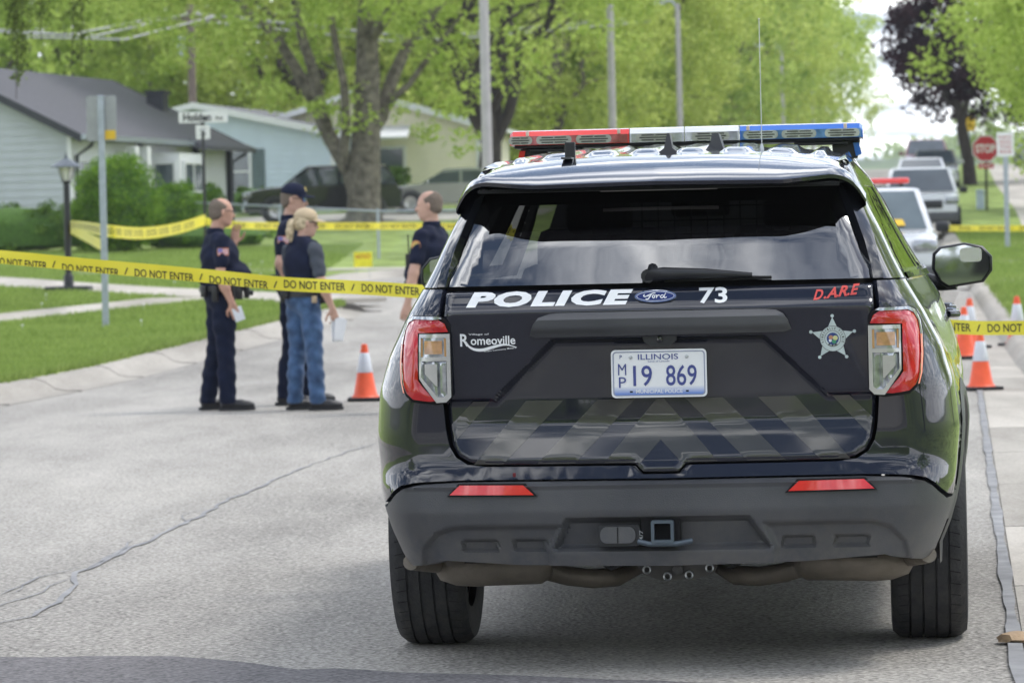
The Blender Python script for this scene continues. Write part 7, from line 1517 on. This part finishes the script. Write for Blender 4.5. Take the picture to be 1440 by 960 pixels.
def vehicle(label, kind, paintm, x, y, rz, cat='car', group=None, bar=False, plastic=False, glass='cglass', dz=.0):
    """nose towards local -Y, tail +Y, centre at the origin"""
    q = PROF[kind]; Lh, Wh = q['L'] / 2, q['W'] / 2; t = thing('parked_car', label, cat, (x, y, T(y) + dz), rz, group); t.rotation_euler[0] = 0
    yn, yt_ = -Lh, Lh; bt, rf, lo = q['belt'], q['roof'], q['low']
    A0, A1 = yn + q['a'][0], yn + q['a'][1]; B0, B1 = yt_ - q['b'][0], yt_ - q['b'][1]
    lower = [(yn + .06, lo + .05), (yn, lo + .22), (yn + .02, q['hood'] - .22), (yn + .12, q['hood'] - .08), (yn + .5, q['hood'] + .0), (A0, bt + .02), (B0, bt + .03), (yt_ - .08, bt - .03), (yt_, bt - .25), (yt_ - .01, lo + .25), (yt_ - .08, lo + .06)]
    # body as a stack of stations across the width
    mb = MB(); st = [(-1, .90), (-.97, .97), (-.86, 1.0), (0, 1.0), (.86, 1.0), (.97, .97), (1, .90)]; n = len(lower); cz_ = (lo + bt) / 2
    for k, (u, s_) in enumerate(st):
        for (yy, zz) in lower:
            tp = 1 - .10 * max(0, (abs(yy) - Lh * .72) / (Lh * .28)) ** 2; mb.v.append((u * Wh * tp * (1 - .035 * abs((zz - cz_) / (bt - lo)) * 2), yy * (1 - .012 * abs(u) ** 4 * 2), cz_ + (zz - cz_) * s_ if abs(u) > .9 else zz))
    for k in range(6): mb.f += [(k * n + i, k * n + (i + 1) % n, (k + 1) * n + (i + 1) % n, (k + 1) * n + i) for i in range(n)]
    mb.f += [tuple(range(n)), tuple(range(6 * n, 7 * n))]; body_ = mb.build('body', M[paintm], t, 40)
    # greenhouse
    tw, bw = .76, .93; G8 = []
    mb = MB()
    for (yy, zz, ww) in ((A0, bt, bw), (A1, rf - .03, tw), (B1, rf - .04, tw), (B0, bt, bw)): G8 += [(-Wh * ww, yy, zz), (Wh * ww, yy, zz)]
    mid = (A1 + B1) / 2; v = G8 + [(-Wh * tw, mid, rf), (Wh * tw, mid, rf), (-Wh * tw * .7, A1 + .08, rf - .0), (Wh * tw * .7, A1 + .08, rf - .0), (-Wh * tw * .7, B1 - .08, rf - .01), (Wh * tw * .7, B1 - .08, rf - .01)]
    mb.add(v, [(0, 1, 3, 2), (4, 5, 7, 6), (0, 2, 8, 4, 6), (1, 7, 5, 9, 3), (2, 3, 11, 10), (3, 9, 11), (2, 10, 8), (10, 11, 9, 8), (8, 9, 13, 12), (12, 13, 5, 4), (9, 5, 13), (8, 12, 4)]); mb.build('cabin', M[paintm], t, 30)
    def gl(name, P_, m=glass, o=.012):
        a, b, c, d = [Vector(p) for p in P_]; nn = (b - a).cross(d - a).normalized(); ce = (a + b + c + d) / 4; nn = nn if nn.dot(ce - Vector((0, mid, (bt + rf) / 2))) > 0 else -nn; w_ = [ce + (p - ce) * .90 + nn * o for p in (a, b, c, d)]; g_ = MB(); g_.quad(*w_); return g_.build(name, M[m], t)
    gl('windscreen', [v[0], v[1], v[3], v[2]], 'cglass_l' if glass == 'cglass' and bar else glass); gl('rear_window', [v[4], v[5], v[7], v[6]])
    for sg in (-1, 1):
        sx = lambda yy, zz: (sg * Wh * (bw + (tw - bw) * (zz - bt) / (rf - .03 - bt)), yy, zz)
        e_ = [A0 + .10, mid - .25, mid + .72, B0 - .06]
        for k in range(3):
            ya, yb = e_[k] + .04, e_[k + 1] - .04; f0 = lambda yy: min(1, max(0, (yy - A0) / (A1 - A0))); f1 = lambda yy: min(1, max(0, (B0 - yy) / (B0 - B1 + 1e-6)))
            zt_ = lambda yy: bt + (rf - .10 - bt) * min(f0(yy + .02), f1(yy - .02), 1); g_ = MB(); za, zb2 = max(bt + .05, zt_(ya)), max(bt + .05, zt_(yb)); ymid = (ya + yb) / 2; zm = max(bt + .05, zt_(ymid))
            g_.add([tuple(np.array(sx(yy, zz)) + np.array((sg * .014, 0, 0))) for yy, zz in ((ya, bt + .04), (yb, bt + .04), (yb, zb2), (ymid, zm), (ya, za))], [(0, 1, 2, 3, 4)]); g_.build('side_window', M[glass], t)
        m2 = MB(); m2.box((sg * (Wh + .07), A0 + .25, bt + .06), (.20, .09, .15), bev=.04); m2.build('wing_mirror', M['box_black'] if plastic else M[paintm], t, 50)
        for (nm, yy, zz, d_, mt_) in (('headlight', yn + .10, q['hood'] - .17, (.34, .20, .17), 'lens_clear'), ('tail_light', yt_ - .06, bt - .20, (.24, .14, .26), 'lens_red2')):
            m2 = MB(); m2.box((sg * (Wh - .24), yy, zz), d_, bev=.04, rz=sg * .16 * (1 if yy < 0 else -1)); m2.build(nm, M[mt_], t, 50)
        for yy in (yn + .92, yt_ - .95):
            R_ = .34 if kind != 'suv' else .37; m2 = MB(); m2.lathe([(.22, -.11), (R_ - .03, -.115), (R_, -.08), (R_, .08), (R_ - .03, .115), (.22, .11)], 28, (sg * (Wh - .12), yy, R_), 'X'); ty = m2.build('tyre', M['tyre'], t, 30)
            m2 = MB(); m2.lathe([(.0, sg * .09), (.05, sg * .09), (.08, sg * .05), (.20, sg * .07), (.225, sg * .10), (.225, -sg * .1)], 20, (sg * (Wh - .12), yy, R_), 'X'); rm = m2.build('rim', M['silver_frame'], t, 30)
            m2 = MB(); K = 16; vv = []
            for k in range(K + 1):
                a = math.pi * (1.1 - 1.2 * k / K)
                for rr_, xo in ((R_ + .02, .0), (R_ + .08, .012)): vv.append((sg * (Wh * 1.0 + xo - .018), yy + rr_ * math.cos(a), R_ + rr_ * math.sin(a)))
            m2.add(vv, [(2 * k, 2 * k + 1, 2 * k + 3, 2 * k + 2) for k in range(K)]); m2.build('wheel_arch', M['cladding'], t)
    m2 = MB(); m2.box((0, yn + .02, q['hood'] - .26), (q['W'] * .52, .08, .20), bev=.03); m2.build('grille', M['box_black'], t, 40)
    for (yy, nm) in ((yn + .04, 'front_bumper'), (yt_ - .04, 'rear_bumper')): m2 = MB(); m2.box((0, yy, lo + .16), (q['W'] * .92, .16, .24), bev=.05); m2.build(nm, M['cladding' if plastic else paintm], t, 40)
    m2 = MB(); m2.box((0, yt_ + .012, (bt + lo) / 2 + .08), (.31, .012, .15)); m2.build('number_plate', M['decal_white'], t)
    if bar:
        b1 = MB(); b1.box((0, mid - .4, rf + .02), (1.0, .22, .02)); b1.build('bar_foot', M['box_black'], t)
        for (a, b, mt_) in ((-.62, -.04, 'bar_blue'), (.04, .62, 'bar_red'), (-.04, .04, 'bar_white')): b1 = MB(); b1.box(((a + b) / 2, mid - .4, rf + .11), (b - a - .004, .30, .085), bev=.03); b1.build('light_bar_section', M[mt_], t, 40)
        for sg in (-1, 1): b1 = MB(); b1.tube([(sg * .5, mid - .4, rf - .02), (sg * .5, mid - .4, rf + .07)], .03, 8); b1.build('bar_bracket', M['box_black'], t)
        b1 = MB(); b1.quad((.10, A0 + .10, bt + .06), (.50, A0 + .10, bt + .06), (.46, A0 + .22, bt + .15), (.14, A0 + .22, bt + .15)); 
        b1.v = [(x_, y_ - .04, z_ + .03) for x_, y_, z_ in b1.v]; b1.build('yellow_card', M['yellow'], t)
    return t
road_rz = -math.atan(.098)
def vx(px, D): return P3(px, 300, D).x
vehicle('white police SUV facing the camera, red and blue light bar on its roof', 'suv', 'cw', vx(1240, 54.5), 56.6, road_rz + .03, 'police car', bar=True, plastic=True)
vehicle('white SUV with dark rear bumper parked behind the white police car', 'suv', 'cw', vx(1314, 93), 96.0, road_rz, plastic=True, group='cars parked along the right kerb')
vehicle('small white car parked beyond the white SUV', 'hatch', 'cw', vx(1306, 125), 127.0, road_rz + math.pi * 0, group='cars parked along the right kerb')
vehicle('dark red SUV, farthest of the cars along the right kerb', 'suv', 'cr', vx(1312, 158), 160.0, road_rz, group='cars parked along the right kerb')
bs = vehicle('black SUV parked sideways in front of the pale blue house', 'suv', 'cb', -5.75, 118.3, rad(-84), group='cars in the driveways', dz=.12)
for o in bs.children:
    if o.name.startswith('tail_light'): o.data.materials[0] = M['cladding']
vehicle('silver hatchback between the small white car and the dark red SUV', 'hatch', 'cs', vx(1316, 143), 143, road_rz, group='cars parked along the right kerb')
vehicle('silver-green sedan parked in front of the cream house', 'sedan', 'cs', -1.75, 125.5, rad(-92), group='cars in the driveways', dz=.12)
vehicle('blue car glimpsed at the right edge beyond the sidewalk', 'sedan', 'cg', 25.2, 183, rad(10), dz=.12)
sheet_ = tag(sheet('driveway', [(-12, 114.5), (-1.2, 117.5), (1.0, 121), (1.5, 128), (-3, 128.5), (-12, 122)], .145, M['path'], 2, 1.5), kind='structure')
# ---------------------------------------------------------------- air: light haze
M['haze'] = bpy.data.materials.new('haze'); M['haze'].use_nodes = True; n_ = M['haze'].node_tree.nodes; n_.remove(n_['Principled BSDF']); pv = n_.new('ShaderNodeVolumePrincipled'); pv.inputs['Color'].default_value = (.88, .93, 1, 1); pv.inputs['Density'].default_value = .00026; pv.inputs['Anisotropy'].default_value = .2; M['haze'].node_tree.links.new(pv.outputs[0], n_['Material Output'].inputs['Volume'])
HAZE = True
if HAZE: mb = MB(); mb.box((0, 750, 35), (2400, 2000, 74)); tag(mb.build('haze', M['haze']), kind='stuff')
